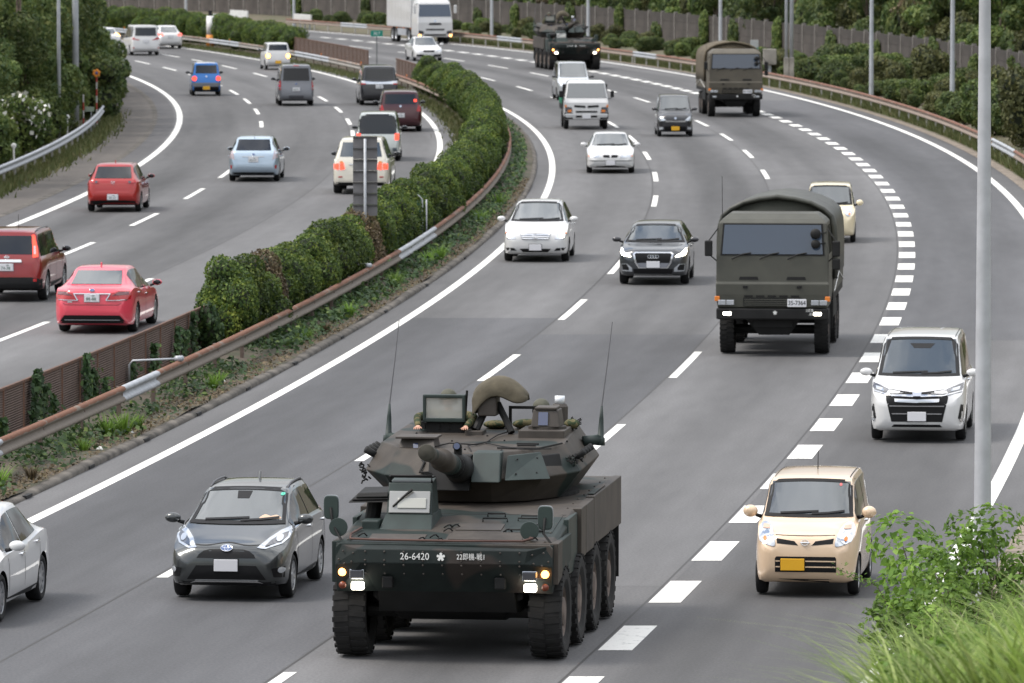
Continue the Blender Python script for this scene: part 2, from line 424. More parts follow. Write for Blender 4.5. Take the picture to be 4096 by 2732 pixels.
for k, p in (('B', rd), ('C', rd), ('D', rd), ('G', rl)):
    f = (lambda kk: (lambda Y: LINE[kk](Y) - (0.27 if kk == 'D' else 0.13)))(k)
    mark('seam', f, 58 if p is rd else 100, 330, 0.035, p, M_SEAM, z=0.003, step=3.0)

M_ASPH_N = asphalt('asphalt_newer', (0.100, 0.101, 0.107), 0.30); M_ASPH_O = asphalt('asphalt_older', (0.140, 0.139, 0.141), 0.30)
def paving(a, b, y0, y1, m, par=rd): link('paving_panel', strip_mesh('paving_panel', lambda Y: LINE[a](Y) - 0.12, lambda Y: LINE[b](Y) - 0.16, 0.0018, y0, y1, m, step=(y1 - y0)/max(2, int((y1 - y0)/4)), nx=3), par)
paving('A', 'B', 60, 158, M_ASPH_N); paving('B', 'C', 60, 152, M_ASPH_N); paving('A', 'B', 158, 290, M_ASPH_O); paving('C', 'D', 96, 240, M_ASPH_O); paving('D', 'E', 150, 330, M_ASPH_N); paving('G', 'F', 120, 300, M_ASPH_O, rl)
# median: soil bed, kerbs
md = link('median', strip_mesh('median', lambda Y: LINE['F'](Y) + 0.8, RR(0.78), 0.1, 80, 640, M_SOIL, nx=8,
          zf=lambda x, Y: 0.08 + 0.05*math.sin(x*2.1 + Y*0.7) + 0.12*math.exp(-((x - base_r(Y) + 0.7)/0.9)**2))); tag(md, kind='structure')
def kerb(name, f, w, y0, y1):
    ys = np.arange(y0, y1, 3.0); V = []; F = []
    for i, Y in enumerate(ys):
        x = f(Y); j = 0.018 * math.sin(Y * 1.7) + 0.014 * math.sin(Y * 0.61)
        V += [(x, Y, -0.02), (x, Y, 0.10 + j), (x + w*0.7, Y, 0.085 + j), (x + w, Y, 0.045 + j), (x + w, Y, -0.02)]
    for i in range(len(ys) - 1):
        for k in range(4): F.append((i*5 + k, i*5 + k + 1, i*5 + k + 6, i*5 + k + 5))
    o = link(name, mesh_np(name, V, F, M_KERB)); tag(o, kind='structure'); return o
kb = kerb('kerb', RR(0.76), 0.17, 80, 640)
kerb('kerb', lambda Y: LINE['F'](Y) + 0.75, 0.14, 95, 640)
dm = MB().box(-0.06, 0.016, -0.26, 0.26, 0.01, 0.062).mesh('drain_slot', M_DARK)
for Y in (104.5, 110.2, 116, 121.8, 128, 134.6, 142, 150.5, 160, 171, 184):
    link('drain_slot', dm, kb, (base_r(Y) + 0.93, Y, 0), (0, 0, head(RR(0), Y)))

# ------------------------------------------------------------------ guardrails
W_PROF = [(0.0, 0.44), (0.055, 0.455), (0.085, 0.50), (0.055, 0.545), (0.005, 0.575), (0.005, 0.62), (0.055, 0.65), (0.085, 0.695), (0.055, 0.74), (0.0, 0.755)]
def beam_mesh(name, mat, L=4.12):
    """pressed W-beam, 4 m long, facing +x, slightly lapped at the ends"""
    V = []; F = []; n = len(W_PROF)
    ends = [(-L/2, 0.0), (L/2 - 0.02, 0.0)]
    for side, t in ((0, 0.0), (1, -0.012)):
        for y, dx in ends:
            V += [(x + t + (0.006 if y > 0 else 0), y, z) for x, z in W_PROF]
    for i in range(n - 1):
        F += [(i, n + i, n + i + 1, i + 1), (2*n + i + 1, 3*n + i + 1, 3*n + i, 2*n + i)]
    F += [(0, 2*n, 3*n, n), (n - 1, 2*n - 1, 4*n - 1, 3*n - 1)]
    # bolt heads along the valley
    me = mesh_np(name, V, F, mat, smooth=False)
    return me
BEAMS = {k: beam_mesh('rail_beam', m) for k, m in (('rust', M_RUST), ('rust2', M_RUST2), ('dull', M_RUST3), ('galv', M_GALV))}
POST = MB().box(-0.09, -0.02, -0.05, 0.05, -0.3, 0.74).box(-0.03, 0.02, -0.05, 0.05, 0.52, 0.68)
POSTM = {'rust': POST.mesh('post', M_WOODP), 'galv': POST.mesh('post', pm('post_pale', (0.42, 0.41, 0.39), 0.7, var=0.15))}
REFL = MB().box(-0.02, 0.03, -0.05, 0.05, 0.79, 0.90).box(-0.015, 0.0, -0.012, 0.012, 0.70, 0.80).mesh('reflector', pm('reflector_orange', (0.75, 0.22, 0.04), 0.4))
def guardrail(label, f, y0, y1, face, style, post, L=4.1, refl=0):
    """face=+1 beam faces +x (the right carriageway)"""
    r = empty('guardrail', (f((y0 + y1) / 2), (y0 + y1) / 2, 0)); tag(r, label, 'guardrail')
    inv = Vector(r.location); Y = y0; i = 0
    while Y < y1:
        s = style(Y + L/2); hd = head(f, Y + L/2) + (PI if face < 0 else 0)
        if s: link('rail_beam', BEAMS[s], r, Vector((f(Y + L/2), Y + L/2, 0)) - inv, (0, 0, hd))
        link('post', POSTM[post], r, Vector((f(Y), Y, 0)) - inv, (0, 0, hd))
        if refl and i % refl == 0: link('reflector', REFL, r, Vector((f(Y), Y, 0)) - inv, (0, 0, hd))
        Y += L; i += 1
    return r
guardrail('long rusty guardrail along the median beside the oncoming lanes, some new grey panels', RR(-0.12), 96.7, 336, 1,
          lambda Y: 'galv' if (107 < Y < 113.3 or 126 < Y < 130.6 or 174.5 < Y < 186) else 'rust', 'rust')
guardrail('rust-topped guardrail on the median side facing the departing lanes', LL(-1.32), 230, 352, -1, lambda Y: 'rust2', 'rust', refl=4)
guardrail('pale weathered guardrail in the far median beyond the km sign', LL(-1.32), 372, 520, -1, lambda Y: 'galv' if int(Y / 13) % 3 == 0 else 'dull', 'rust', refl=5)
guardrail('rusty guardrail along the outer verge below the bushes', RR(18.3), 150, 405, -1, lambda Y: 'galv' if (246 < Y < 258 or 396 < Y < 404) else 'rust2', 'galv')
guardrail('far rusty guardrail with white panels behind the box truck', RR(18.3), 405, 512, -1, lambda Y: 'galv' if (int(Y / 8.2) % 6 == 0) else 'rust2', 'galv')
guardrail('grey galvanised guardrail along the left shoulder under the trees', LL(-17.2), 150, 297, 1, lambda Y: 'galv', 'galv')

# far white board barriers beside the outer guardrail
def barrier(Y, off, label):
    b = empty('roadside_barrier', (base_r(Y) + off, Y, 0), head(RR(off), Y)); tag(b, label, 'barrier')
    MB().box(-0.06, 0.06, -2.6, 2.6, 0.55, 1.15).obj('board', pm('white_board', (0.62, 0.62, 0.6), 0.6, var=0.1), b)
    for y in (-2.2, -0.7, 0.8, 2.3): MB().box(-0.05, 0.05, y - 0.05, y + 0.05, -0.2, 0.55).obj('leg', M_GALV, b)
barrier(530, 18.4, 'white board barrier on legs at the far bend, standing apart')
barrier(512, 18.6, 'white board closing the far end of the rusty guardrail')

# ------------------------------------------------------------------ brown glare fence in the median
def mesh_brown():
    m = pm('fence_brown', (0.10, 0.062, 0.045), 0.75); n, l = m.node_tree.nodes, m.node_tree.links
    b = n['Principled BSDF']; t = n.new('ShaderNodeTexCoord'); w = n.new('ShaderNodeTexWave'); w.bands_direction = 'Z'; w.inputs['Scale'].default_value = 7.0; w.inputs['Distortion'].default_value = 0.6
    l.new(t.outputs['Object'], w.inputs['Vector']); nn = n.new('ShaderNodeTexNoise'); nn.inputs['Scale'].default_value = 3.0; nn.inputs['Detail'].default_value = 6; l.new(t.outputs['Object'], nn.inputs['Vector'])
    r = n.new('ShaderNodeValToRGB'); r.color_ramp.elements[0].color = (0.06, 0.038, 0.03, 1); r.color_ramp.elements[1].color = (0.165, 0.105, 0.08, 1)
    mxx = n.new('ShaderNodeMath'); mxx.operation = 'MULTIPLY_ADD'; mxx.inputs[1].default_value = 0.45; l.new(w.outputs['Fac'], mxx.inputs[0]); l.new(nn.outputs['Fac'], mxx.inputs[2])
    sb = n.new('ShaderNodeMath'); sb.operation = 'SUBTRACT'; sb.inputs[1].default_value = 0.22; l.new(mxx.outputs[0], sb.inputs[0])
    l.new(sb.outputs[0], r.inputs['Fac']); l.new(r.outputs['Color'], b.inputs['Base Color'])
    bp = n.new('ShaderNodeBump'); bp.inputs['Strength'].default_value = 0.8; bp.inputs['Distance'].default_value = 0.02; l.new(w.outputs['Fac'], bp.inputs['Height']); l.new(bp.outputs[0], b.inputs['Normal'])
    return m
M_FENCE = mesh_brown()
FP = MB().box(-0.012, 0.012, -0.96, 0.96, 0.25, 1.06); 
FR = MB().box(-0.03, 0.03, -0.99, 0.99, 1.06, 1.11).box(-0.03, 0.03, -1.0, -0.955, 0.0, 1.06).box(-0.03, 0.03, -0.99, 0.99, 0.20, 0.25)
fpm = FP.mesh('fence_panel', M_FENCE); frm = FR.mesh('fence_frame', pm('fence_frame_brown', (0.085, 0.05, 0.038), 0.7, c2=(0.14, 0.06, 0.03), vscale=5))
def glare_fence(label, f, y0, y1, h=1.0):
    r = empty('glare_fence', (f((y0 + y1)/2), (y0 + y1)/2, 0)); tag(r, label, 'fence'); iv = Vector(r.location)
    Y = y0
    while Y < y1:
        p = link('fence_panel', fpm, r, Vector((f(Y + 1), Y + 1, 0)) - iv, (0, 0, head(f, Y + 1))); p.scale = (1, 1, h)
        q = link('fence_frame', frm, r, Vector((f(Y + 1), Y + 1, 0)) - iv, (0, 0, head(f, Y + 1))); q.scale = (1, 1, h)
        Y += 2.0
glare_fence('brown slatted glare fence between the two guardrails, overgrown with ivy', RR(-1.35), 108, 147)
glare_fence('short brown glare fence past the near hedge, by the concrete block', RR(-0.7), 348, 362, 1.2)
glare_fence('far brown glare fence beyond the green sign', RR(-0.7), 378, 415, 1.25)
cb = empty('concrete_block', (base_r(344.5) - 0.75, 344.5, 0), head(RR(0), 344.5)); tag(cb, 'pale ribbed concrete block at the far end of the near hedge', 'block')
MB().box(-0.5, 0.5, -0.9, 0.9, 0, 0.95).obj('block', M_CONC, cb, bevel=0.03)
for k in range(5): MB().box(-0.44 + k*0.2, -0.36 + k*0.2, -0.93, -0.9, 0.05, 0.9).obj('rib', M_CONC, cb)

# ------------------------------------------------------------------ vegetation
G_HEDGE = leafmat('leaf_hedge', [(0.014, 0.03, 0.01), (0.05, 0.092, 0.024), (0.12, 0.175, 0.034), (0.3, 0.34, 0.06)], 0.3)
G_IVY = leafmat('leaf_ivy', [(0.014, 0.030, 0.014), (0.036, 0.075, 0.028), (0.062, 0.115, 0.034), (0.17, 0.23, 0.05)], 0.25)
G_TREE = leafmat('leaf_tree', [(0.03, 0.056, 0.026), (0.075, 0.118, 0.04), (0.13, 0.168, 0.055), (0.22, 0.235, 0.075)], 0.35)
G_TREE2 = leafmat('leaf_tree_pale', [(0.042, 0.078, 0.03), (0.098, 0.156, 0.046), (0.165, 0.215, 0.062), (0.27, 0.32, 0.09)], 0.35)
G_DRY = leafmat('leaf_dry', [(0.055, 0.045, 0.030), (0.12, 0.09, 0.055), (0.20, 0.15, 0.085), (0.12, 0.13, 0.05)], 0.15)
G_GRASS = leafmat('leaf_grass', [(0.058, 0.111, 0.023), (0.130, 0.221, 0.046), (0.221, 0.338, 0.072), (0.390, 0.468, 0.156)], 0.35)
G_FRESH = leafmat('leaf_fresh', [(0.056, 0.112, 0.022), (0.125, 0.237, 0.037), (0.213, 0.350, 0.056), (0.300, 0.450, 0.088)], 0.35)
G_OLIVE = leafmat('leaf_olive', [(0.040, 0.045, 0.022), (0.085, 0.095, 0.036), (0.13, 0.14, 0.05), (0.21, 0.19, 0.08)], 0.25)
M_BARK = pm('bark', (0.11, 0.085, 0.065), 0.9, var=0.4, vscale=6, bump=0.6, bscale=14)

def leaves(P, N, size, aspect=0.62, jit=0.7):
    """diamond-shaped leaf at every point P, facing roughly N"""
    n = len(P)
    N = N + rng.normal(0, jit, (n, 3)); N /= np.linalg.norm(N, axis=1)[:, None] + 1e-9
    T = rng.normal(0, 1, (n, 3)); T -= (T * N).sum(1)[:, None] * N; T /= np.linalg.norm(T, axis=1)[:, None] + 1e-9
    B = np.cross(N, T); s = size * rng.uniform(0.65, 1.35, n)[:, None]
    V = np.empty((n, 4, 3)); V[:, 0] = P - T*s*0.5; V[:, 1] = P + B*s*aspect*0.5 + N*s*0.10; V[:, 2] = P + T*s*0.5; V[:, 3] = P - B*s*aspect*0.5 + N*s*0.10
    return V.reshape(-1, 3), np.arange(n*4).reshape(n, 4)
def lump_points(lumps, n, inner=0.0):
    """points on the outer skin of a set of ellipsoid lumps (cx,cy,cz,rx,ry,rz)"""
    L = np.array(lumps); w = (L[:, 3]*L[:, 4] + L[:, 4]*L[:, 5] + L[:, 3]*L[:, 5]); w /= w.sum()
    P = []; N = []; tot = 0
    while tot < n:
        k = rng.choice(len(L), n, p=w); d = rng.normal(0, 1, (n, 3)); d /= np.linalg.norm(d, axis=1)[:, None]
        rr = 1 - np.abs(rng.normal(0, 0.14, n)) + 0.04 - inner*rng.uniform(0, 1, n)**2
        p = L[k, :3] + d * L[k, 3:] * rr[:, None]
        ins = np.zeros(n, bool)
        for q in L: ins |= ((((p - q[:3]) / q[3:])**2).sum(1) < 0.60)
        p, d = p[~ins], d[~ins]; P.append(p); N.append(d); tot += len(p)
    return np.concatenate(P)[:n], np.concatenate(N)[:n]
def foliage_mesh(name, lumps, n, size, mat, jit=0.7, inner=0.0, zmin=0.0):
    P, N = lump_points(lumps, n, inner); k = P[:, 2] > zmin; P, N = P[k], N[k]
    V, F = leaves(P, N, size, jit=jit)
    return mesh_np(name, V, F, mat)
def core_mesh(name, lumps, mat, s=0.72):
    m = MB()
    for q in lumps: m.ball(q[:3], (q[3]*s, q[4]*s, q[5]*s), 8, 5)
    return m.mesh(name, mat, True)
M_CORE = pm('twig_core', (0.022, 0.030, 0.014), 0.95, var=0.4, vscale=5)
def bush_kit(name, w, d, h, nl, n, size, mat, box=0.0, seed=1):
    rnd = random.Random(seed); lumps = []
    for i in range(nl):
        a = rnd.uniform(0, 2*PI); r = rnd.uniform(0.15, 0.62)
        z = rnd.uniform(0.25, 0.80)*h; sc = rnd.uniform(0.34, 0.55)
        lumps.append((math.cos(a)*r*w/2, math.sin(a)*r*d/2, z, w*sc*0.62, d*sc*0.62, h*sc*0.46))
    lumps.append((0, 0, h*0.45, w*0.42, d*0.42, h*0.45))
    trunk = MB()
    for i in range(4):
        a = rnd.uniform(0, 2*PI); trunk.tube([(0.06*math.cos(a), 0.06*math.sin(a), -0.2), (0.1*w*math.cos(a), 0.1*d*math.sin(a), h*0.3), (0.25*w*math.cos(a), 0.25*d*math.sin(a), h*0.65)], [0.035, 0.028, 0.012], 5)
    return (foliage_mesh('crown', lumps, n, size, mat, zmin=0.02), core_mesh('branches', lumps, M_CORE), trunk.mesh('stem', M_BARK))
def put(kit, name, loc, rz, s, label, cat, group=None, names=('crown', 'branches', 'stem')):
    r = empty(name, loc, rz); r.scale = s if isinstance(s, (tuple, list)) else (s, s, s); tag(r, label, cat, group)
    for me, nm in zip(kit, names): link(nm, me, r)
    return r
def tree_kit(h, cr, n, size, mat, seed=1, trunk_r=0.16, low=0.25):
    rnd = random.Random(seed); lumps = []; t = MB()
    for i in range(22):
        a = rnd.uniform(0, 2*PI); zz = rnd.uniform(low, 0.97); prof = math.sin(PI*min(1, max(0.12, (zz - low)/(1.02 - low)*0.82 + 0.16)))
        r = cr*prof*rnd.uniform(0.25, 0.9); s = cr*rnd.uniform(0.22, 0.42)
        p = (math.cos(a)*r, math.sin(a)*r, zz*h); lumps.append((*p, s, s, s*rnd.uniform(0.6, 0.85)))
        if i % 3 == 0: t.tube([(0, 0, h*max(0.1, zz - 0.28)), (p[0]*0.5, p[1]*0.5, h*(zz - 0.1)), p], [trunk_r*0.5, trunk_r*0.3, 0.03], 5)
    wob = [(rnd.uniform(-0.12, 0.12)*k, rnd.uniform(-0.12, 0.12)*k, h*k/5*0.92 - (0.4 if k == 0 else 0)) for k in range(6)]
    t.tube(wob, [trunk_r*(1 - 0.15*k) for k in range(6)], 7)
    return (foliage_mesh('crown', lumps, n, size, mat, inner=0.25), t.mesh('trunk', M_BARK))
TN = ('crown', 'trunk')

# hedge of the median
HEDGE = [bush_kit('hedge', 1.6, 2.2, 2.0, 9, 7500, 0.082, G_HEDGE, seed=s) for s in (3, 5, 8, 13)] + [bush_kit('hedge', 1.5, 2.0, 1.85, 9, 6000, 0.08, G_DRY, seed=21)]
Y = 145.8; i = 0
def hzone(Y):
    return ('at the near end of the median hedge, by the brown fence' if Y < 160 else 'in the median hedge between the brown fence and the stacked sign' if Y < 171 else 'in the median hedge around the stacked sign and green panel' if Y < 192 else
            'in the median hedge beside the white hatchback' if Y < 225 else 'in the median hedge at its bend' if Y < 280 else 'at the far end of the near median hedge')
while Y < 342:
    near_dry = i in (3, 13)
    kit = HEDGE[4] if near_dry else HEDGE[random.randrange(4)]
    s = random.uniform(0.82, 1.10)
    rz_ = head(RR(0), Y) + random.choice((0, PI)) + random.uniform(-0.15, 0.15)
    put(kit, 'hedge_shrub', (base_r(Y) - 0.92 + random.uniform(-0.06, 0.06), Y, 0.05), rz_, (0.92, 1.0, s * random.uniform(0.92, 1.03)),
        ('browned dry shrub ' if near_dry else 'green ivy-grown shrub ') + hzone(Y), 'shrub', 'shrubs of the near median hedge')
    Y += random.uniform(1.75, 2.35); i += 1
Y = 416
while Y < 520:
    put(HEDGE[random.randrange(4)], 'hedge_shrub', (base_r(Y) - 0.7, Y, 0.05), random.uniform(0, 6.28), (1.0, 1.1, random.uniform(0.95, 1.15)),
        'clipped green shrub in the far median hedge by the white van', 'shrub', 'shrubs of the far median hedge'); Y += 1.7
# ivy clumps climbing the brown fence
IVYC = [bush_kit('ivy', 0.7, 0.9, 1.05, 6, 620, 0.115, G_IVY, seed=s) for s in (31, 32, 33)]
for j, (Y, s) in enumerate(((111.3, 0.55), (115.3, 0.9), (116.1, 0.6), (118.0, 1.0), (119.2, 0.5), (122.6, 1.12), (123.4, 0.8), (124.3, 0.55), (128.1, 1.05), (129.0, 0.7), (130.2, 0.45), (133.5, 0.5), (136.4, 0.7), (139.6, 0.85), (140.6, 0.7), (142.0, 1.0))):
    n_ = int(260*s); zz = rng.uniform(0, 1, n_)**0.8*s*1.02; wd = (0.30*(1 - zz/(s*1.02))**0.7 + 0.05 + 0.05*np.sin(zz*9 + j))*rng.choice([0.7, 1.0, 1.3])
    Pv = np.stack([0.07 + np.abs(rng.normal(0, 0.06, n_)), rng.normal(0, 1, n_)*wd*0.55 + 0.10*np.sin(zz*5 + j*1.7), zz + 0.05], 1)
    V, F = leaves(Pv, np.tile([1.0, -0.5, 0.35], (n_, 1)), 0.105, 0.8, 0.5)
    r_ = empty('ivy_vine', (base_r(Y) - 1.33, Y, 0.05), head(RR(0), Y)); tag(r_, ('tall' if s > 0.8 else 'short') + ' ivy vine climbing the brown glare fence', 'ivy', 'ivy vines on the brown fence')
    link('leaves', mesh_np('leaves', V, F, G_IVY), r_); MB().tube([(0.05, 0, -0.05), (0.05, 0.06, s*0.5), (0.05, -0.02, s*0.95)], [0.012, 0.009, 0.004], 5).obj('stem', M_BARK, r_)
for j, (Y, s) in enumerate(((143.6, 1.15), (146.2, 1.2))):
    put(IVYC[j % 3], 'ivy_clump', (base_r(Y) - 1.12, Y, 0.05), random.uniform(0, 6.28), (0.9, 1.0, s), ['ivy clump at the end of the brown fence', 'ivy clump leaning on the first shrub of the median hedge'][j], 'ivy')

# ground cover, weeds and tufts
def scatter_cover(name, label, n, ysamp, osamp, size, mat, zf, hvar=0.18):
    Y = ysamp(n); O = osamp(n); X = np.array([base_r(y) for y in Y]) + O
    Z = zf(Y, O) + np.abs(rng.normal(0, hvar, n))
    P = np.stack([X, Y, Z], 1); N = np.tile([0.15, -0.25, 1.0], (n, 1))
    V, F = leaves(P, N, size, jit=0.55)
    o = link(name, mesh_np(name, V, F, mat)); tag(o, label, 'ground cover', kind='stuff'); return o
def patchy(n, lo, hi, pw=1.0, seed=0.0, thr=0.0):
    """y samples clumped by a slow wave so that bare soil shows between clumps"""
    out = []
    while len(out) < n:
        y = lo + (hi - lo) * random.random()**pw
        g = 0.5 + 0.3*math.sin(y*1.1 + seed) + 0.3*math.sin(y*0.43 + seed*2.1)
        if g > thr + random.random()*0.55: out.append(y)
    return np.array(out)
scatter_cover('ground_ivy', 'ivy ground cover under the median guardrail', 9500, lambda n: patchy(n, 98, 215, 1.6, 0.3, 0.12), lambda n: np.clip(rng.normal(-0.15, 0.42, n), -1.6, 0.75), 0.115, G_IVY, lambda Y, O: 0.12 + 0*Y, 0.13)
scatter_cover('ground_ivy', 'ivy ground cover at the foot of the median hedge', 9000, lambda n: patchy(n, 145, 345, 1.3, 1.1, -0.3), lambda n: rng.uniform(-0.6, 0.55, n), 0.14, G_IVY, lambda Y, O: 0.10 + 0*Y, 0.16)
scatter_cover('leaf_litter', 'dry leaf litter along the median kerb', 15000, lambda n: patchy(n, 98, 235, 1.4, 2.0, -0.4), lambda n: rng.uniform(-0.2, 0.78, n), 0.075, G_DRY, lambda Y, O: 0.11 + 0*Y, 0.02)
def tuft_mesh(name, n, h, spread, mat, seed, w=0.012, droop=0.5):
    r = np.random.default_rng(seed); V = []; F = []
    for i in range(n):
        a = r.uniform(0, 2*PI); d = r.uniform(0, 1)**0.6*spread; hh = h*r.uniform(0.55, 1.1); le = r.uniform(0.2, 1.0)*droop*hh
        x0, y0 = math.cos(a)*d*0.35, math.sin(a)*d*0.35; b0 = len(V); px, py = -math.sin(a), math.cos(a)
        for k in range(5):
            t = k/4; ww = w*(1 - t**1.6)*0.5 + 0.0006; ex = le*t*t; z = hh*(t - 0.32*t*t*droop*1.3)
            cx, cy = x0 + math.cos(a)*(ex + d*0.6*t), y0 + math.sin(a)*(ex + d*0.6*t)
            V += [(cx - px*ww, cy - py*ww, z), (cx + px*ww, cy + py*ww, z)]
        F += [(b0 + 2*k, b0 + 2*k + 1, b0 + 2*k + 3, b0 + 2*k + 2) for k in range(4)]
    return mesh_np(name, V, F, mat)
TUFT = [tuft_mesh('blades', 90, 0.42, 0.22, G_FRESH, s, 0.02) for s in (1, 2)] + [tuft_mesh('blades', 80, 0.36, 0.2, G_DRY, 3, 0.02)]
for j, (Y, o, k, s) in enumerate(((105.5, 0.45, 1, 1.0), (110.8, 0.30, 0, 1.2), (112.6, 0.52, 2, 0.9), (118.2, 0.42, 0, 0.8), (121.4, 0.28, 1, 1.25), (122.2, 0.45, 0, 1.3), (123.4, 0.5, 0, 0.9), (133.4, 0.40, 1, 1.0),
        (134.6, 0.35, 0, 0.9), (148.2, 0.36, 0, 1.0), (150.8, 0.5, 2, 1.0), (156.7, 0.40, 0, 1.1), (168.4, 0.35, 1, 1.3), (178.9, 0.30, 0, 1.2), (181.2, 0.44, 0, 1.3), (193, 0.35, 2, 1.2), (202, 0.3, 0, 1.4), (213, 0.35, 1, 1.4))):
    t = link('grass_tuft', TUFT[k], None, (base_r(Y) + o, Y, 0.1), (0, 0, random.uniform(0, 6))); t.scale = (s, s, s)
    tag(t, 'dry brown grass tuft by the median kerb' if k == 2 else 'green grass tuft by the median kerb', 'grass', 'dry tufts by the median kerb' if k == 2 else 'green tufts by the median kerb')
# verge grass on both outer sides
def blades_field(name, label, n, xs, ys, h, mat, z0=0.0):
    V = np.empty((n, 3, 3)); X = xs(n, ys); Yv = ys; H = h*rng.uniform(0.4, 1.2, n); A = rng.uniform(0, 2*PI, n); w = 0.035
    z = np.full(n, z0) if np.isscalar(z0) else z0(X, Yv)
    dx, dy = np.cos(A)*w, np.sin(A)*w; lx, ly = rng.normal(0, 0.35, n)*H, rng.normal(0, 0.35, n)*H
    V[:, 0] = np.stack([X - dx, Yv - dy, z], 1); V[:, 1] = np.stack([X + dx, Yv + dy, z], 1); V[:, 2] = np.stack([X + lx, Yv + ly, z + H], 1)
    o = link(name, mesh_np(name, V.reshape(-1, 3), np.arange(n*3).reshape(n, 3), mat)); tag(o, label, 'grass', kind='stuff'); return o
brv = np.vectorize(base_r); blv = np.vectorize(base_l)
G_VERGE = leafmat('leaf_verge', [(0.045, 0.060, 0.020), (0.085, 0.105, 0.035), (0.12, 0.13, 0.05), (0.19, 0.16, 0.085)], 0.25)
blades_field('verge_grass', 'rough grass on the verge under the outer guardrail', 26000, lambda n, Y: brv(Y) + 18.15 + 0.192*(Y - 250)/100 + np.abs(rng.normal(0, 0.55, n)) * 0.9, rng.uniform(150, 470, 26000), 0.42, G_VERGE, 0.0)
blades_field('verge_grass', 'dry grass at the foot of the left guardrail', 12000, lambda n, Y: blv(Y) - 17.1 + rng.normal(0, 0.35, n), rng.uniform(160, 310, 12000), 0.30, G_VERGE, 0.0)
blades_field('verge_grass', 'thin grass on the median beside the departing lanes', 12000, lambda n, Y: blv(Y) - 1.75 + rng.normal(0, 0.28, n), rng.uniform(225, 460, 12000), 0.22, G_VERGE, 0.08)

# bushes and trees along the outer side (right)
RB = [bush_kit('bush', 2.6, 2.6, 2.4, 12, 3000, 0.18, G_TREE, seed=s) for s in (41, 42)] + [bush_kit('bush', 2.4, 2.4, 2.2, 11, 2600, 0.18, G_TREE2, seed=43), bush_kit('bush', 2.3, 2.3, 2.5, 12, 2300, 0.18, G_OLIVE, seed=44)]
RL = ('dark leafy bush', 'green or olive bush')
def rzone(Y): return ('behind the outer guardrail at the right picture edge' if Y < 262 else 'behind the outer guardrail beside the tall near pole' if Y < 292 else 'behind the outer guardrail between the two grey light poles' if Y < 330 else
                      'behind the outer guardrail right of the far canvas truck' if Y < 372 else 'at the noise barrier foot behind the far canvas truck' if Y < 420 else 'at the noise barrier foot beyond the far armoured vehicle')
def rbush(Y, off, s, k=None, sz=1.0, z=0.15):
    k = random.randrange(4) if k is None else k
    put(RB[k], 'roadside_bush', (base_r(Y) + off, Y, z), random.uniform(0, 6.28), (s, s, s*sz), RL[k // 2] + ' ' + rzone(Y), 'bush', 'bushes behind the outer guardrail')
Y = 225
while Y < 372:
    for off in (20.4, 22.6, 24.6):
        if random.random() < 0.86:
            tall = (0.85 if off < 24 else 0.62) if Y > 290 else 1.2
            rbush(Y + random.uniform(-1, 1), off + random.uniform(-0.5, 0.5), random.choice((0.45, 0.6, 0.75, 0.9, 1.05))*tall*(0.72 + 0.09*(off - 20)), sz=random.uniform(0.75, 1.3))
    Y += 2.6
Y = 372
while Y < 530:
    rbush(Y, 24.2 + random.uniform(-0.8, 0.8), random.uniform(0.35, 0.62)); 
    if random.random() < 0.5: rbush(Y + 1.5, 22.4, random.uniform(0.3, 0.5))
    Y += 3.1
TR = [tree_kit(8.5, 2.6, 5200, 0.30, G_TREE, 51), tree_kit(9.5, 2.4, 5200, 0.30, G_TREE, 52), tree_kit(7.5, 2.7, 5200, 0.30, G_TREE2, 53), tree_kit(8, 2.2, 3600, 0.30, G_DRY, 54, 0.12, 0.35)]
TL = ('dark tree in the wood behind the noise barrier', 'dark tree in the wood behind the noise barrier', 'pale green tree in the wood behind the noise barrier', 'thin brownish tree in the wood behind the noise barrier')
def hz(x, Y): return max(0.0, hill_z(x, Y))
Y = 245
while Y < 640:
    for off in ((28.6, 32.5, 38) if Y < 500 else (28.8, 33, 39, 46, 54)):
        o = off + random.uniform(-1.2, 1.2); y = Y + random.uniform(-2, 2); k = random.choice((0, 1, 2, 0, 2, 1, 2, 3)); s = random.uniform(0.75, 1.1)*(0.85 if off < 30 else 1)
        put(TR[k], 'roadside_tree', (base_r(y) + o, y, hz(base_r(y) + o, y) - 0.2), random.uniform(0, 6.28), (s, s, s*random.uniform(0.9, 1.15)), TL[k] + (' at the right edge' if y < 320 else ' above the far canvas truck' if y < 420 else ' above the far armoured vehicle' if y < 490 else ' at the far bend'), 'tree', 'trees behind the noise barrier', TN)
    Y += 7.4
Y = 250
while Y < 560:      # undergrowth at the wall top
    put(RB[random.randrange(4)], 'woodland_shrub', (base_r(Y) + 27.9 + random.uniform(0, 1.5), Y, 0.3), random.uniform(0, 6), (1.0, 1.0, random.uniform(1.2, 1.9)), 'leafy shrub in the wood just behind the noise barrier', 'shrub', 'shrubs behind the noise barrier'); Y += 4.2

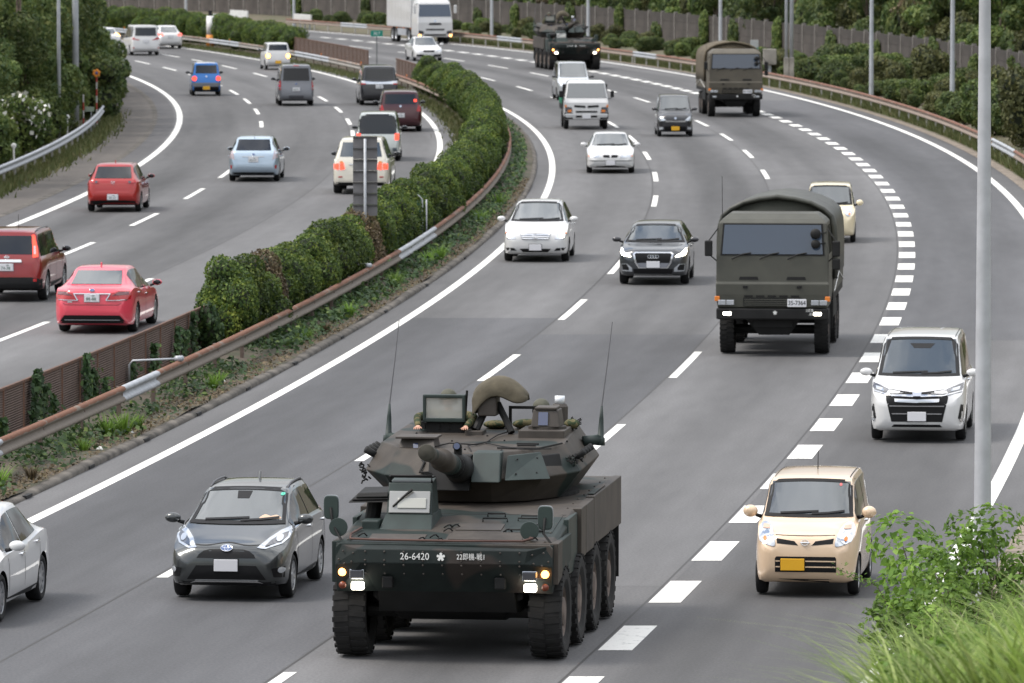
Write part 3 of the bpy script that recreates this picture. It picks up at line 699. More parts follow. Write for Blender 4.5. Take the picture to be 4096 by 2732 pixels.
# left side: wood over the guardrail
LT = [tree_kit(8.5, 2.7, 6500, 0.23, G_TREE, 61, low=0.12), tree_kit(9, 2.5, 6500, 0.23, G_TREE, 62, low=0.10), tree_kit(8, 2.6, 6000, 0.23, G_TREE2, 63, low=0.12)]
LTL = ('dense dark tree on the left behind the grey guardrail', 'dense dark tree on the left behind the grey guardrail', 'paler green tree on the left behind the grey guardrail')
for off in (-19.6, -22.3, -25.5, -29):
    Y = 222 + random.uniform(0, 3)
    while Y < (352 if off > -24 else 330):
        k = random.choice((0, 1, 2, 0)); s = random.uniform(0.8, 1.1)
        put(LT[k], 'left_tree', (base_l(Y) + off - (1.5 if Y < 268 else 0.0) + random.uniform(-0.5, 0.4), Y, 0.1), random.uniform(0, 6.28), (s*0.9, s*0.9, s), LTL[k] + (' at the picture edge' if Y < 262 else ' by the grey poles' if Y < 300 else ' where the shoulder narrows'), 'tree', 'trees on the left behind the guardrail', TN)
        Y += random.uniform(3.4, 5.0)
for o in [x for x in bpy.data.objects if x.name.startswith('left_tree')]: o.name = 'wayside_tree'
LBK = [bush_kit('bush', 2.3, 2.3, 2.3, 10, 3200, 0.16, G_TREE, seed=71), bush_kit('bush', 2.3, 2.3, 2.3, 10, 3200, 0.16, G_TREE2, seed=72)]
for j in range(26):
    Y = 205 + j*6.0; off = -18.9 if Y < 296 else -17.4
    if abs(Y - 251) < 4: continue
    k = random.randrange(2); s = random.uniform(0.75, 1.1) * (1.0 if Y < 290 else 1.45)
    put(LBK[k], 'roadside_bush', (base_l(Y) + off - random.uniform(0, 0.5), Y, 0.0), random.uniform(0, 6), s, ('dark bush under the trees on the left', 'pale green bush under the trees on the left')[k], 'bush', 'bushes under the left trees')
# white-flowered oleander behind the left guardrail
def oleander():
    lum = [(0, 0, 1.0, 0.8, 0.8, 0.9), (0.5, 0.2, 1.3, 0.5, 0.5, 0.6), (-0.5, 0.1, 1.2, 0.5, 0.5, 0.6), (0.1, -0.4, 1.6, 0.45, 0.45, 0.45)]
    r = empty('flowering_bush', (base_l(251) - 18.35, 251, 0)); r.scale = (1.15, 1.15, 1.25); tag(r, 'bush with white blossoms behind the left guardrail', 'bush')
    link('crown', foliage_mesh('crown', lum, 2600, 0.15, G_TREE2, zmin=0.05), r); link('branches', core_mesh('branches', lum, M_CORE), r)
    P, N = lump_points([(l[0], l[1], l[2] + 0.05, l[3]*1.06, l[4]*1.06, l[5]*1.08) for l in lum], 260); k = P[:, 2] > 0.8
    V, F = leaves(P[k], N[k], 0.15, 0.95); link('blossoms', mesh_np('blossoms', V, F, pm('blossom_white', (0.78, 0.77, 0.72), 0.7)), r)
oleander()

# ------------------------------------------------------------------ noise barrier
M_NB = pm('barrier_panel', (0.072, 0.062, 0.056), 0.9, var=0.35, vscale=0.55, bump=0.3, bscale=3)
M_NBP = pm('barrier_post', (0.20, 0.185, 0.17), 0.8, var=0.3)
nbp = MB()
for k in range(5): nbp.box(-0.06, 0.06, -1.9, 1.9, 0.515*k, 0.515*k + 0.505)
nbp = nbp.mesh('barrier_panel', M_NB); nbq = MB().box(-0.11, 0.11, -0.09, 0.09, -0.3, 2.68).mesh('barrier_post', M_NBP)
nb = empty('noise_barrier', (base_r(400) + 26, 400, 0)); tag(nb, 'long brown noise barrier of stacked panels between pale posts below the wood', 'noise barrier'); nbl = Vector(nb.location)
f26 = RR(26.0); Y = 235
while Y < 640:
    link('barrier_panel', nbp, nb, Vector((f26(Y + 2), Y + 2, 0)) - nbl, (0, 0, head(f26, Y + 2)))
    link('barrier_post', nbq, nb, Vector((f26(Y), Y, 0)) - nbl, (0, 0, head(f26, Y))); Y += 4.0

CREEP = [bush_kit('creeper', 1.0, 2.2, 2.7, 11, 1500, 0.20, m_, seed=s) for s, m_ in ((91, G_TREE2), (92, G_TREE))]
for j, Y in enumerate((288, 301, 309, 318, 333, 347, 366, 381, 398, 412, 421, 436, 447, 462, 478, 489, 505, 521, 540)):
    put(CREEP[j % 2], 'wall_creeper', (base_r(Y) + 25.75, Y, 0.0), head(f26, Y), (0.6, random.uniform(0.5, 1.3), random.uniform(0.75, 1.12)), 'green creeper growing up the noise barrier' + (' right of the far canvas truck' if Y < 372 else ' behind the far armoured vehicle' if Y < 450 else ' near the box truck'), 'creeper', 'creepers on the noise barrier')
# ------------------------------------------------------------------ poles, signs, markers
def lamp_pole(name, x, y, h, r0, r1, label, cat='pole', z=0.0, mat=None, group=None):
    r = empty(name, (x, y, z)); tag(r, label, cat, group)
    MB().tube([(0, 0, -0.3), (0, 0, h*0.5), (0, 0, h)], [r0, (r0 + r1)/2, r1], 20, False).obj('shaft', mat or M_POLE, r, smooth=True)
    MB().box(-r0*2.0, r0*2.0, -r0*2.0, r0*2.0, -0.3, 0.03).obj('base_plate', M_GALV, r)
    MB().tube([(0, 0, h), (-0.5, 0, h + 0.5), (-1.6, 0, h + 0.7)], [r1, r1*0.9, r1*0.8], 10).obj('arm', M_POLE, r, smooth=True)
    MB().box(-2.2, -1.5, -0.15, 0.15, h + 0.62, h + 0.78).obj('lamp_head', M_GALV, r, bevel=0.04)
    return r
lamp_pole('light_pole', 5.98, 85.3, 11.5, 0.122, 0.058, 'tall pale grey light pole in front of the minivan, nearest of all', 'light pole', mat=pm('pole_near', (0.46, 0.47, 0.50), 0.42, metal=0.05, var=0.08, vscale=4.0, c2=None))
for Yp, lb in ((295, 'grey light pole behind the outer guardrail, beside the tall near pole'), (328, 'grey light pole rising from the bushes over the noise barrier'), (384, 'grey light pole behind the far canvas truck'),
               (429, 'grey light pole behind the far armoured vehicle'), (460, 'grey light pole right of the white box truck'), (520, 'grey light pole left of the white box truck'), (551, 'farthest thin light pole at the upper left')):
    lamp_pole('light_pole', base_r(Yp) + 20.0, Yp, 10.5, 0.115, 0.07, lb, 'light pole', z=0.1)
for dx, nm in ((-0.14, 'left-hand one of the twin poles by the noise barrier'), (0.14, 'right-hand one of the twin poles by the noise barrier')):
    r = empty('utility_pole', (base_r(360) + 20.1 + dx, 360, 0.9)); tag(r, 'grey pole, ' + nm, 'pole')
    MB().tube([(0, 0, -0.9), (0, 0, 10)], [0.085 if dx < 0 else 0.11]*2, 14).obj('shaft', M_POLE, r, smooth=True)
    MB().box(-0.13, 0.13, -0.2, 0.2, -1.0, 0.5).obj('foot', M_CONC, r, bevel=0.02)
for X_, Y_, rr, lb in ((-18.25, 271.5, 0.075, 'slim grey pole among the left trees'), (-18.45, 285, 0.135, 'thick grey pole among the left trees')):
    r = empty('utility_pole', (X_, Y_, 0)); tag(r, lb, 'pole')
    MB().tube([(0, 0, -0.3), (0, 0, 5), (0, 0, 11)], [rr*1.05, rr, rr*0.85], 16).obj('shaft', M_POLE, r, smooth=True)
    MB().tube([(0, 0, 1.7), (0, 0, 1.85)], [rr*1.12]*2, 16).obj('band', M_GALV, r)
M_SIGNG = pm('sign_green', (0.0, 0.22, 0.17), 0.45); M_SIGNW = pm('sign_white', (0.78, 0.78, 0.76), 0.5)
def text_on(body, size, parent, loc, mat, rot=(PI/2, 0, 0), name='lettering', sx=1.0):
    me = text_mesh(body, size, name); me.materials.clear(); me.materials.append(mat)
    o = link(name, me, parent, loc, rot); o.scale = (sx, 1, 1); return o
r = empty('kilometre_sign', (base_r(373) - 0.72, 373, 0)); tag(r, 'small green kilometre sign on a thin post in the median gap', 'sign')
MB().box(-0.33, 0.33, -0.015, 0.0, 2.27, 2.60).obj('sign_plate', M_SIGNG, r, bevel=0.004)
MB().tube([(0, 0.03, 0), (0, 0.03, 2.5)], 0.03, 8).obj('post', pm('post_dark', (0.10, 0.11, 0.11), 0.6), r)
text_on('30.7', 0.22, r, (0, -0.019, 2.435), M_SIGNW)
r = empty('distance_sign', (13.3, 370, 0)); tag(r, 'white and green route sign behind the far canvas truck', 'sign')
MB().box(-0.22, 0.22, -0.02, 0.0, 1.36, 2.14).obj('sign_plate', pm('sign_grey', (0.40, 0.41, 0.41), 0.6), r, bevel=0.01)
MB().box(-0.20, 0.20, -0.026, -0.021, 1.38, 1.72).obj('green_field', pm('sign_green_dull', (0.05, 0.20, 0.17), 0.6), r)
MB().tube([(0, 0.03, 0), (0, 0.03, 2.1)], 0.035, 8).obj('post', M_GALV, r)
r = empty('white_box', (13.95, 365, 0)); tag(r, 'pale roadside cabinet and white rail end beside the far canvas truck', 'cabinet')
MB().box(-0.36, 0.36, -0.25, 0.25, 0.9, 1.75).obj('cabinet_body', M_CONC, r, bevel=0.03)
MB().box(-0.08, 0.08, -0.08, 0.08, 0, 0.9).obj('leg', M_GALV, r)
r.name = 'roadside_cabinet'; r['label'] = 'pale grey roadside cabinet behind the far canvas truck'
r = empty('exit_sign', (-23.3, 373, 0)); tag(r, 'green and white sign on a grey post above the left trees', 'sign')
MB().tube([(0.42, 0, 0), (0.42, 0, 6)], 0.12, 12).obj('post', M_POLE, r, smooth=True)
MB().box(-0.42, 0.28, -0.03, 0.0, 3.5, 4.5).obj('sign_plate', M_SIGNW, r, bevel=0.01)
MB().box(-0.30, 0.10, -0.037, -0.031, 3.65, 4.1).obj('green_field', M_SIGNG, r)
# flower-shaped orange marker on a red and white pole
r = empty('marker_post', (-17.75, 288, 0)); tag(r, 'red and white striped post with an orange flower-shaped reflector', 'marker')
M_RED = pm('marker_red', (0.38, 0.05, 0.035), 0.6); M_MW = pm('marker_white', (0.50, 0.49, 0.47), 0.6)
for k in range(8): MB().tube([(0, 0, k*0.29), (0, 0, k*0.29 + 0.29)], 0.036, 10).obj('band', M_RED if k % 2 else M_MW, r)
M_OR = pm('marker_orange', (0.72, 0.26, 0.03), 0.5)
for k in range(6):
    a = k*PI/3 + 0.3; MB().ball((0.115*math.cos(a), -0.05, 2.42 + 0.115*math.sin(a)), (0.07, 0.02, 0.07), 8, 6).obj('petal', M_OR, r, smooth=True)
MB().ball((0, -0.06, 2.42), (0.065, 0.03, 0.065), 10, 6).obj('hub', pm('marker_blue', (0.10, 0.12, 0.30), 0.4), r, smooth=True)
r = empty('marker_post', (-18.0, 283, 0)); tag(r, 'second red and white striped post half hidden by leaves on the left', 'marker')
for k in range(5): MB().tube([(0, 0, k*0.33), (0, 0, k*0.33 + 0.33)], 0.034, 10).obj('band', M_RED if k % 2 else M_MW, r)
r = empty('small_plate_sign', (-17.55, 281, 0)); tag(r, 'small pale plate sign on a thin post by the left guardrail', 'sign')
MB().box(-0.26, 0.12, -0.01, 0.01, 1.0, 1.2).obj('sign_plate', pm('plate_green', (0.30, 0.36, 0.28), 0.6), r); MB().tube([(0, 0.02, 0), (0, 0.02, 1.1)], 0.025, 6).obj('post', M_GALV, r)
for X_, Y_, lb in ((-17.55, 240.0, 'round white delineator left of the flowering bush'), (-17.75, 272.0, 'round white delineator near the striped marker post')):
    r = empty('delineator', (X_ - 0.2, Y_, 0)); tag(r, lb, 'delineator')
    MB().tube([(0, 0, 0), (0, 0, 1.0)], 0.035, 8).obj('post', M_SIGNW, r); MB().ball((0, 0, 1.06), (0.1, 0.03, 0.1), 10, 6).obj('reflector', M_SIGNW, r, smooth=True)
r = empty('median_column', (-19.95, 446, 0)); tag(r, 'white column with an orange foot in the far median hedge', 'column')
MB().tube([(0, 0, 0.9), (0, 0, 2.15)], 0.26, 16).obj('shaft', M_SIGNW, r, smooth=True); MB().tube([(0, 0, 0), (0, 0, 0.9)], 0.27, 16).obj('foot', M_OR, r, smooth=True)
MB().box(-0.12, 0.12, -0.12, 0.12, 2.15, 2.5).obj('lamp_head', M_DARK, r)
# back of the stacked sign in the median
r = empty('sign_back', (-3.75, 172, 0)); tag(r, 'tall sign seen from behind, grey stacked panels on one post in the hedge', 'sign')
M_SB = pm('sign_back_grey', (0.16, 0.155, 0.16), 0.6, var=0.12, vscale=3); M_SBD = pm('sign_rib', (0.07, 0.068, 0.068), 0.7)
for k in range(7):
    z = 1.75 + k*0.29; MB().box(-0.31, 0.31, 0.0, 0.03, z, z + 0.278).obj('sign_panel', M_SB, r)
    MB().box(-0.31, 0.31, -0.035, -0.002, z + 0.25, z + 0.285).obj('rib', M_SBD, r)
MB().tube([(0, -0.075, 0), (0, -0.075, 3.72)], 0.038, 12).obj('post', M_GALV, r, smooth=True)
# green gate panel with bent tube frame
r = empty('gate_panel', (base_r(187) - 0.45, 187, 0), head(RR(0), 187) - 0.1); tag(r, 'green panel with bent grey tube frame standing in the hedge', 'gate')
MB().box(-0.20, -0.04, 0.0, 0.02, 0.35, 1.5).obj('panel', pm('gate_green', (0.02, 0.13, 0.12), 0.5), r)
MB().tube([(-0.32, 0, 1.66), (-0.12, 0, 1.62), (0.0, 0, 1.5), (0.0, 0, 0)], 0.022, 8).obj('tube_frame', M_POLE, r, smooth=True)
MB().tube([(0.1, 0.1, 1.5), (0.1, 0.1, 0)], 0.022, 8).obj('tube_frame', M_POLE, r, smooth=True)
for Yp, lb in ((132.2, 'bent grey pipe reaching from the median guardrail, near end'), (166.0, 'straight white pipe reaching from the median guardrail at mid hedge')):
    r = empty('guard_pipe', (base_r(Yp) - 0.12, Yp, 0)); tag(r, lb, 'pipe')
    pts = [(-0.95, 0, 0.35), (-0.95, 0, 0.68), (-0.88, 0, 0.76), (0.02, 0, 0.80)] if Yp < 150 else [(-0.75, 0, 0.80), (0.02, 0, 0.84)]
    MB().tube(pts, 0.022, 8).obj('pipe', M_SIGNW if Yp > 150 else M_GALV, r, smooth=True)
    MB().tube([(-0.02, -0.05, 0.80), (0.08, 0.1, 0.80)], 0.06, 10).obj('clamp', M_GALV, r, smooth=True)
M_LIT = pm('litter_white', (0.75, 0.75, 0.73), 0.6)
lm = MB().hexa([(-0.06, -0.04, 0), (0.07, -0.03, 0), (0.05, 0.05, 0), (-0.04, 0.04, 0)], [(-0.03, -0.02, 0.05), (0.04, -0.02, 0.035), (0.03, 0.03, 0.05), (-0.02, 0.02, 0.03)]).mesh('litter', M_LIT)
for j, (Y, o) in enumerate(((118.6, 0.62), (122.3, 0.55), (135.2, 0.35), (148.0, 0.30), (170.6, 0.3), (177, 0.25))):
    t = link('litter_scrap', lm, None, (base_r(Y) + o, Y, 0.12), (0, 0, j)); tag(t, 'small white scrap of litter on the median soil', 'litter', 'litter scraps on the median')
# ================================================================== cars
def pchip(xs, ys, x):
    xs = np.asarray(xs, float); ys = np.asarray(ys, float); h = np.diff(xs); d = np.diff(ys) / h
    m = np.zeros(len(xs)); m[0], m[-1] = d[0], d[-1]
    for i in range(1, len(xs) - 1):
        if d[i-1]*d[i] > 0:
            w1, w2 = 2*h[i] + h[i-1], h[i] + 2*h[i-1]; m[i] = (w1 + w2) / (w1/d[i-1] + w2/d[i])
    x = np.clip(np.asarray(x, float), xs[0], xs[-1]); k = np.clip(np.searchsorted(xs, x) - 1, 0, len(xs) - 2)
    t = (x - xs[k]) / h[k]; h0, h1 = ys[k], ys[k+1]
    return (2*t**3 - 3*t**2 + 1)*h0 + (t**3 - 2*t**2 + t)*h[k]*m[k] + (-2*t**3 + 3*t**2)*h1 + (t**3 - t**2)*h[k]*m[k+1]
M_GLASS = pm('car_glass', (0.040, 0.052, 0.060), 0.03, spec=0.5, ior=2.1)
M_GLASSB = pm('car_glass_black', (0.010, 0.012, 0.015), 0.04, spec=0.5, ior=1.6)
M_TYRE = pm('tyre', (0.010, 0.010, 0.011), 0.85, bump=0.2, bscale=30)
M_RIM = pm('rim_silver', (0.45, 0.46, 0.48), 0.32, metal=0.85)
M_RIMD = pm('rim_dark', (0.10, 0.10, 0.11), 0.4, metal=0.6)
M_PLAST = pm('black_plastic', (0.011, 0.011, 0.012), 0.6, spec=0.3)
M_GRILLE = pm('grille_black', (0.006, 0.006, 0.007), 0.5, spec=0.3)
M_CHROME = pm('chrome', (0.72, 0.73, 0.75), 0.12, metal=1.0)
M_LENS = pm('lamp_lens', (0.55, 0.58, 0.62), 0.10, metal=0.55, coat=1.0)
M_LENSD = pm('lamp_lens_dark', (0.09, 0.09, 0.10), 0.08, metal=0.4, coat=1.0)
M_LAMPON = pm('lamp_lit', (1, 0.95, 0.85), 0.3, emit=(1.0, 0.93, 0.78), es=5.0)
M_AMBER = pm('lamp_amber', (0.75, 0.22, 0.03), 0.25, coat=0.6)
M_AMBERON = pm('lamp_amber_lit', (0.9, 0.5, 0.1), 0.3, emit=(1.0, 0.42, 0.10), es=4.0)
M_TAIL = pm('tail_red', (0.42, 0.010, 0.012), 0.18, coat=0.8)
M_TAILON = pm('tail_lit', (0.9, 0.05, 0.03), 0.3, emit=(1.0, 0.06, 0.03), es=1.3)
M_PLATEW = pm('plate_white', (0.72, 0.72, 0.75), 0.5); M_PLATEY = pm('plate_yellow', (0.80, 0.43, 0.02), 0.5)
M_PLTXT = pm('plate_text', (0.05, 0.12, 0.08), 0.6)
M_UNDER = pm('underbody', (0.004, 0.004, 0.004), 0.95, spec=0.1)
M_GAP = pm('panel_gap', (0.02, 0.02, 0.02), 0.8)
def paint(name, c, metal=0.0, rough=0.35, coat=1.0):
    m = pm('paint_' + name, c, rough, metal=metal, coat=coat, var=0.03, vscale=2.0); return m

def screen_glass():
    m = bpy.data.materials.new('screen_glass'); m.use_nodes = True; n, l = m.node_tree.nodes, m.node_tree.links
    gl = n.new('ShaderNodeBsdfGlossy'); gl.inputs['Roughness'].default_value = 0.015; tr = n.new('ShaderNodeBsdfTransparent'); tr.inputs['Color'].default_value = (0.80, 0.86, 0.84, 1)
    fr = n.new('ShaderNodeFresnel'); fr.inputs['IOR'].default_value = 2.1; mx_ = n.new('ShaderNodeMixShader')
    l.new(fr.outputs[0], mx_.inputs[0]); l.new(tr.outputs[0], mx_.inputs[1]); l.new(gl.outputs[0], mx_.inputs[2]); l.new(mx_.outputs[0], n['Material Output'].inputs['Surface'])
    MATS['screen_glass'] = m; return m
M_SCREEN = screen_glass()
M_SEAT = pm('seat_cloth', (0.075, 0.072, 0.07), 0.9); M_DASH = pm('dashboard', (0.022, 0.022, 0.023), 0.8); M_SHIRT = pm('shirt', (0.20, 0.22, 0.26), 0.9); M_HAIR = pm('hair_black', (0.012, 0.011, 0.010), 0.7); M_FACE = pm('face_skin', (0.50, 0.30, 0.22), 0.6)
def inside(poly, x, z):
    c = False; j = len(poly) - 1
    for i in range(len(poly)):
        (x1, z1), (x2, z2) = poly[i], poly[j]
        if (z1 > z) != (z2 > z) and x < (x2 - x1)*(z - z1)/(z2 - z1 + 1e-12) + x1: c = not c
        j = i
    return c
def cabin(root, body, ws, P, seatm=None):
    """open the body behind the windscreen and furnish it: dashboard, wheel, seats"""
    bm = bmesh.new(); bm.from_mesh(body.data); cx = sum(p[0] for p in ws)/len(ws); cz = sum(p[1] for p in ws)/len(ws)
    sm = [(cx + (x - cx)*0.97, cz + (z - cz)*0.95) for x, z in ws]; y1 = P['yr'] + 0.1
    dl = [f for f in bm.faces if f.calc_center_median().y < y1 and f.normal.y < -0.05 and f.normal.z > 0.1 and inside(sm, f.calc_center_median().x, f.calc_center_median().z)]
    bmesh.ops.delete(bm, geom=dl, context='FACES'); bm.to_mesh(body.data); bm.free()
    w = P['W']/2; yc, zc, H = P['yc'], P['zc'], P['H']; sm_ = seatm or M_SEAT
    MB().hexa([(-w*0.80, yc + 0.05, zc - 0.35), (w*0.80, yc + 0.05, zc - 0.35), (w*0.82, yc + 0.75, zc - 0.35), (-w*0.82, yc + 0.75, zc - 0.35)], [(-w*0.80, yc + 0.06, zc - 0.05), (w*0.80, yc + 0.06, zc - 0.05), (w*0.82, yc + 0.68, zc - 0.02), (-w*0.82, yc + 0.68, zc - 0.02)]).obj('dashboard', M_DASH, root, bevel=0.03)
    hx = w*0.44; sy = yc + 1.18; zs = zc - 0.55
    for s in (-1, 1):
        so = MB().hexa([(s*hx - 0.23, sy - 0.06, zs), (s*hx + 0.23, sy - 0.06, zs), (s*hx + 0.22, sy + 0.10, zs), (s*hx - 0.22, sy + 0.10, zs)], [(s*hx - 0.19, sy + 0.08, zs + 0.62), (s*hx + 0.19, sy + 0.08, zs + 0.62), (s*hx + 0.18, sy + 0.20, zs + 0.62), (s*hx - 0.18, sy + 0.20, zs + 0.62)]).obj('seat', sm_, root, bevel=0.05, seg=3)
        MB().box(s*hx - 0.13, s*hx + 0.13, sy + 0.12, sy + 0.22, zs + 0.66, zs + 0.84).obj('headrest', sm_, so, bevel=0.05, seg=3)
    MB().box(-w*0.8, w*0.8, yc + 2.0, yc + 2.15, zs, zs + 0.6).obj('rear_seat', sm_, root, bevel=0.05)
    cy, czz = yc + 0.80, zc - 0.03
    pts = [(-hx + 0.18*math.cos(t), cy - 0.16*math.sin(t)*0.42, czz + 0.16*math.sin(t)) for t in np.linspace(0, 2*PI, 21)]
    MB().tube(pts, 0.015, 6, False).obj('steering_wheel', M_PLAST, root, smooth=True)
    MB().box(-0.11, 0.11, P['yr'] + 0.02, P['yr'] + 0.06, H - 0.20, H - 0.13).obj('room_mirror', M_PLAST, root, bevel=0.02)
    return (-hx, sy - 0.05, zs + 0.62)
def profile(kind, L, W, H, **k):
    """control curves of a car body: front at -L/2, rear at +L/2 (local y)"""
    a, b = -L/2, L/2
    D = dict(hatch=dict(zh=0.78, zc=0.98, yc=a + L*0.235, yr=a + L*0.46, yt=b - L*0.16, zd=1.02, yd=b - 0.13, zg=0.20, roof=0.70, rw=0.9),
             sedan=dict(zh=0.74, zc=0.94, yc=a + L*0.27, yr=a + L*0.47, yt=b - L*0.27, zd=1.06, yd=b - L*0.135, zg=0.19, roof=0.665, rw=0.86),
             minivan=dict(zh=0.92, zc=1.10, yc=a + L*0.165, yr=a + L*0.37, yt=b - 0.22, zd=1.15, yd=b - 0.09, zg=0.20, roof=0.80, rw=0.95),
             kei=dict(zh=0.90, zc=1.06, yc=a + L*0.20, yr=a + L*0.36, yt=b - 0.22, zd=1.10, yd=b - 0.09, zg=0.19, roof=0.80, rw=0.95),
             suv=dict(zh=0.94, zc=1.10, yc=a + L*0.25, yr=a + L*0.43, yt=b - 0.32, zd=1.14, yd=b - 0.10, zg=0.27, roof=0.72, rw=0.94),
             van=dict(zh=1.0, zc=1.14, yc=a + L*0.085, yr=a + L*0.21, yt=b - 0.16, zd=1.16, yd=b - 0.07, zg=0.23, roof=0.79, rw=0.96))[kind]
    D.update(k); zh, zc, yc, yr, yt, zd, yd, zg, roof, rw = (D[q] for q in ('zh', 'zc', 'yc', 'yr', 'yt', 'zd', 'yd', 'zg', 'roof', 'rw'))
    w = W/2; nose = D.get('nose', 0.0)
    lerp = lambda p, q, t: (p[0] + (q[0] - p[0])*t, p[1] + (q[1] - p[1])*t)
    c0, c1 = (yc, zc), (yr, H - 0.045)
    top = [(a, zh - 0.20), (a + 0.035, zh - 0.085), (a + 0.12 + nose, zh - 0.015), (a + 0.30 + nose, zh + 0.03), (yc - 0.12, zc - 0.035), c0,
           lerp(c0, c1, 0.12), lerp(c0, c1, 0.5), lerp(c0, c1, 0.9), c1, (yr + 0.35, H - 0.008), ((yr + yt)/2, H), (yt - 0.1, H - 0.02)]
    r0, r1 = (yt, H - 0.055), (yd, zd)
    top += [r0, lerp(r0, r1, 0.12), lerp(r0, r1, 0.5), lerp(r0, r1, 0.9), r1]
    if kind == 'sedan': top += [(b - 0.16, zd - 0.035), (b - 0.07, zd - 0.09), (b - 0.02, zd - 0.22), (b, 0.62)]
    else: top += [(b - 0.055, zd - 0.14) if yd < b - 0.06 else (b - 0.045, zd - 0.14), (b - 0.02, zd - 0.36), (b, 0.60)]
    bot = [(a, 0.40), (a + 0.03, 0.30), (a + 0.12, zg + 0.02), (a + 0.5, zg), (b - 0.5, zg), (b - 0.14, zg + 0.05), (b - 0.04, 0.34), (b, 0.42)]
    wid = [(a, 0.66*w), (a + 0.035, 0.78*w), (a + 0.11, 0.87*w), (a + 0.26, 0.945*w), (a + 0.55, 0.985*w), (a + 1.0, w), (b - 0.8, w), (b - 0.35, 0.975*w), (b - 0.12, rw*w), (b - 0.03, (rw - 0.06)*w), (b, (rw - 0.16)*w)]
    shl = [(a, zh - 0.26), (a + 0.12, zh - 0.13), (a + 0.35, zh - 0.055), (yc, zc - 0.075), ((yr + yt)/2, zc - 0.035), (yd - 0.05, zd - 0.07), (b - 0.03, zd - 0.35), (b, 0.52)]
    rfw = [(a, 0.50), (a + 0.12, 0.62), (a + 0.4, 0.70), (yc, 0.83 if kind in ('sedan', 'hatch') else 0.875), (yr, roof + 0.005), ((yr + yt)/2, roof), (yt, roof - 0.015), (yd, min(0.86, rw - 0.12)), (b, 0.62)]
    P = dict(D, kind=kind, L=L, W=W, H=H, top=top, bot=bot, wid=wid, shl=shl, rfw=rfw)
    return P
def pev(P, key, y): q = P[key]; return pchip([p[0] for p in q], [p[1] for p in q], y)

def section(P, y):
    w = float(pev(P, 'wid', y)); zb = float(pev(P, 'bot', y)); zt = float(pev(P, 'top', y)); zs = min(float(pev(P, 'shl', y)), zt - 0.02)
    wr = float(pev(P, 'rfw', y)) * P['W']/2; wr = min(wr, w*0.93); h = zt - zs; hb = zs - zb
    k = min(0.05, h*0.22)
    pts = [(0, zb), (0.55*w, zb), (0.86*w, zb), (0.955*w, zb + min(0.03, hb*0.1)), (0.985*w, zb + 0.16*hb), (w, zb + 0.38*hb), (w, zb + 0.62*hb), (0.992*w, zb + 0.84*hb), (0.968*w, zs)]
    x0 = 0.945*w
    for t in (0.04, 0.34, 0.66, 0.90): pts.append((x0 + (wr - x0)*t**1.12, zs + (h - k)*t + 0.004))
    pts += [(wr*0.955, zt - k*0.62), (wr*0.86, zt - k*0.28), (wr*0.55, zt - k*0.10), (wr*0.25, zt - k*0.02), (0, zt)]
    return pts

def body_mesh(P, wheel_r, axles, track, mats):
    L = P['L']; a, b = -L/2, L/2
    ys = sorted(set([round(v, 4) for v in list(a + np.array([0, .012, .035, .07, .12, .18, .26, .36, .48])) + list(b - np.array([0, .01, .025, .05, .09, .14, .21, .30, .42])) +
        list(np.linspace(a + 0.6, b - 0.55, max(14, int((L - 1.1)/0.105)))) + [P['yc'], P['yr'], P['yt'], P['yd']]]))
    ys = [y for i, y in enumerate(ys) if i == 0 or y - ys[i-1] > 0.006]
    V = []; n = None
    for y in ys:
        h = section(P, y); ring = [(x, y, z) for x, z in h] + [(-x, y, z) for x, z in h[-2:0:-1]]
        n = len(ring); V += ring
    F = [(i*n + k, i*n + (k+1) % n, (i+1)*n + (k+1) % n, (i+1)*n + k) for i in range(len(ys) - 1) for k in range(n)]
    F += [tuple(range(n)), tuple((len(ys) - 1)*n + k for k in range(n - 1, -1, -1))]
    me = bpy.data.meshes.new('body_raw'); me.from_pydata(V, [], F)
    bm = bmesh.new(); bm.from_mesh(me); bmesh.ops.recalc_face_normals(bm, faces=bm.faces); bm.to_mesh(me); bm.free()
    # wheel arches
    cut = MB(); rr = wheel_r*1.14
    for y in axles:
        for s in (-1, 1):
            x0, x1 = (P['W']/2 - 0.30, P['W']/2 + 0.1); x0, x1 = (x0, x1) if s > 0 else (-x1, -x0)
            ring = [(math.cos(2*PI*k/28)*rr + y, math.sin(2*PI*k/28)*rr + wheel_r) for k in range(28)]
            cut.prismx(ring, x0, x1)
    cm = cut.mesh('cut', mats[1])
    o1 = bpy.data.objects.new('tmp_body', me); o2 = bpy.data.objects.new('tmp_cut', cm); col.objects.link(o1); col.objects.link(o2)
    me.materials.append(mats[0]); me.materials.append(mats[1])
    md_ = o1.modifiers.new('b', 'BOOLEAN'); md_.operation = 'DIFFERENCE'; md_.object = o2; md_.solver = 'EXACT'
    if hasattr(md_, 'material_mode'): md_.material_mode = 'TRANSFER'
    bpy.context.view_layer.update()
    out = bpy.data.meshes.new_from_object(o1.evaluated_get(bpy.context.evaluated_depsgraph_get()))
    bm = bmesh.new(); bm.from_mesh(me); bvh = BVHTree.FromBMesh(bm); bm.free()
    for o in (o1, o2): bpy.data.objects.remove(o)
    bm = bmesh.new(); bm.from_mesh(out)
    bmesh.ops.dissolve_degenerate(bm, edges=bm.edges, dist=1e-4)
    zb = P['zg'] + 0.02
    for f in bm.faces:
        f.smooth = True
    for e in bm.edges:
        if len(e.link_faces) == 2 and e.calc_face_angle(0) > R(38): e.smooth = False
    bm.to_mesh(out); bm.free()
    out.name = 'body'
    return out, bvh

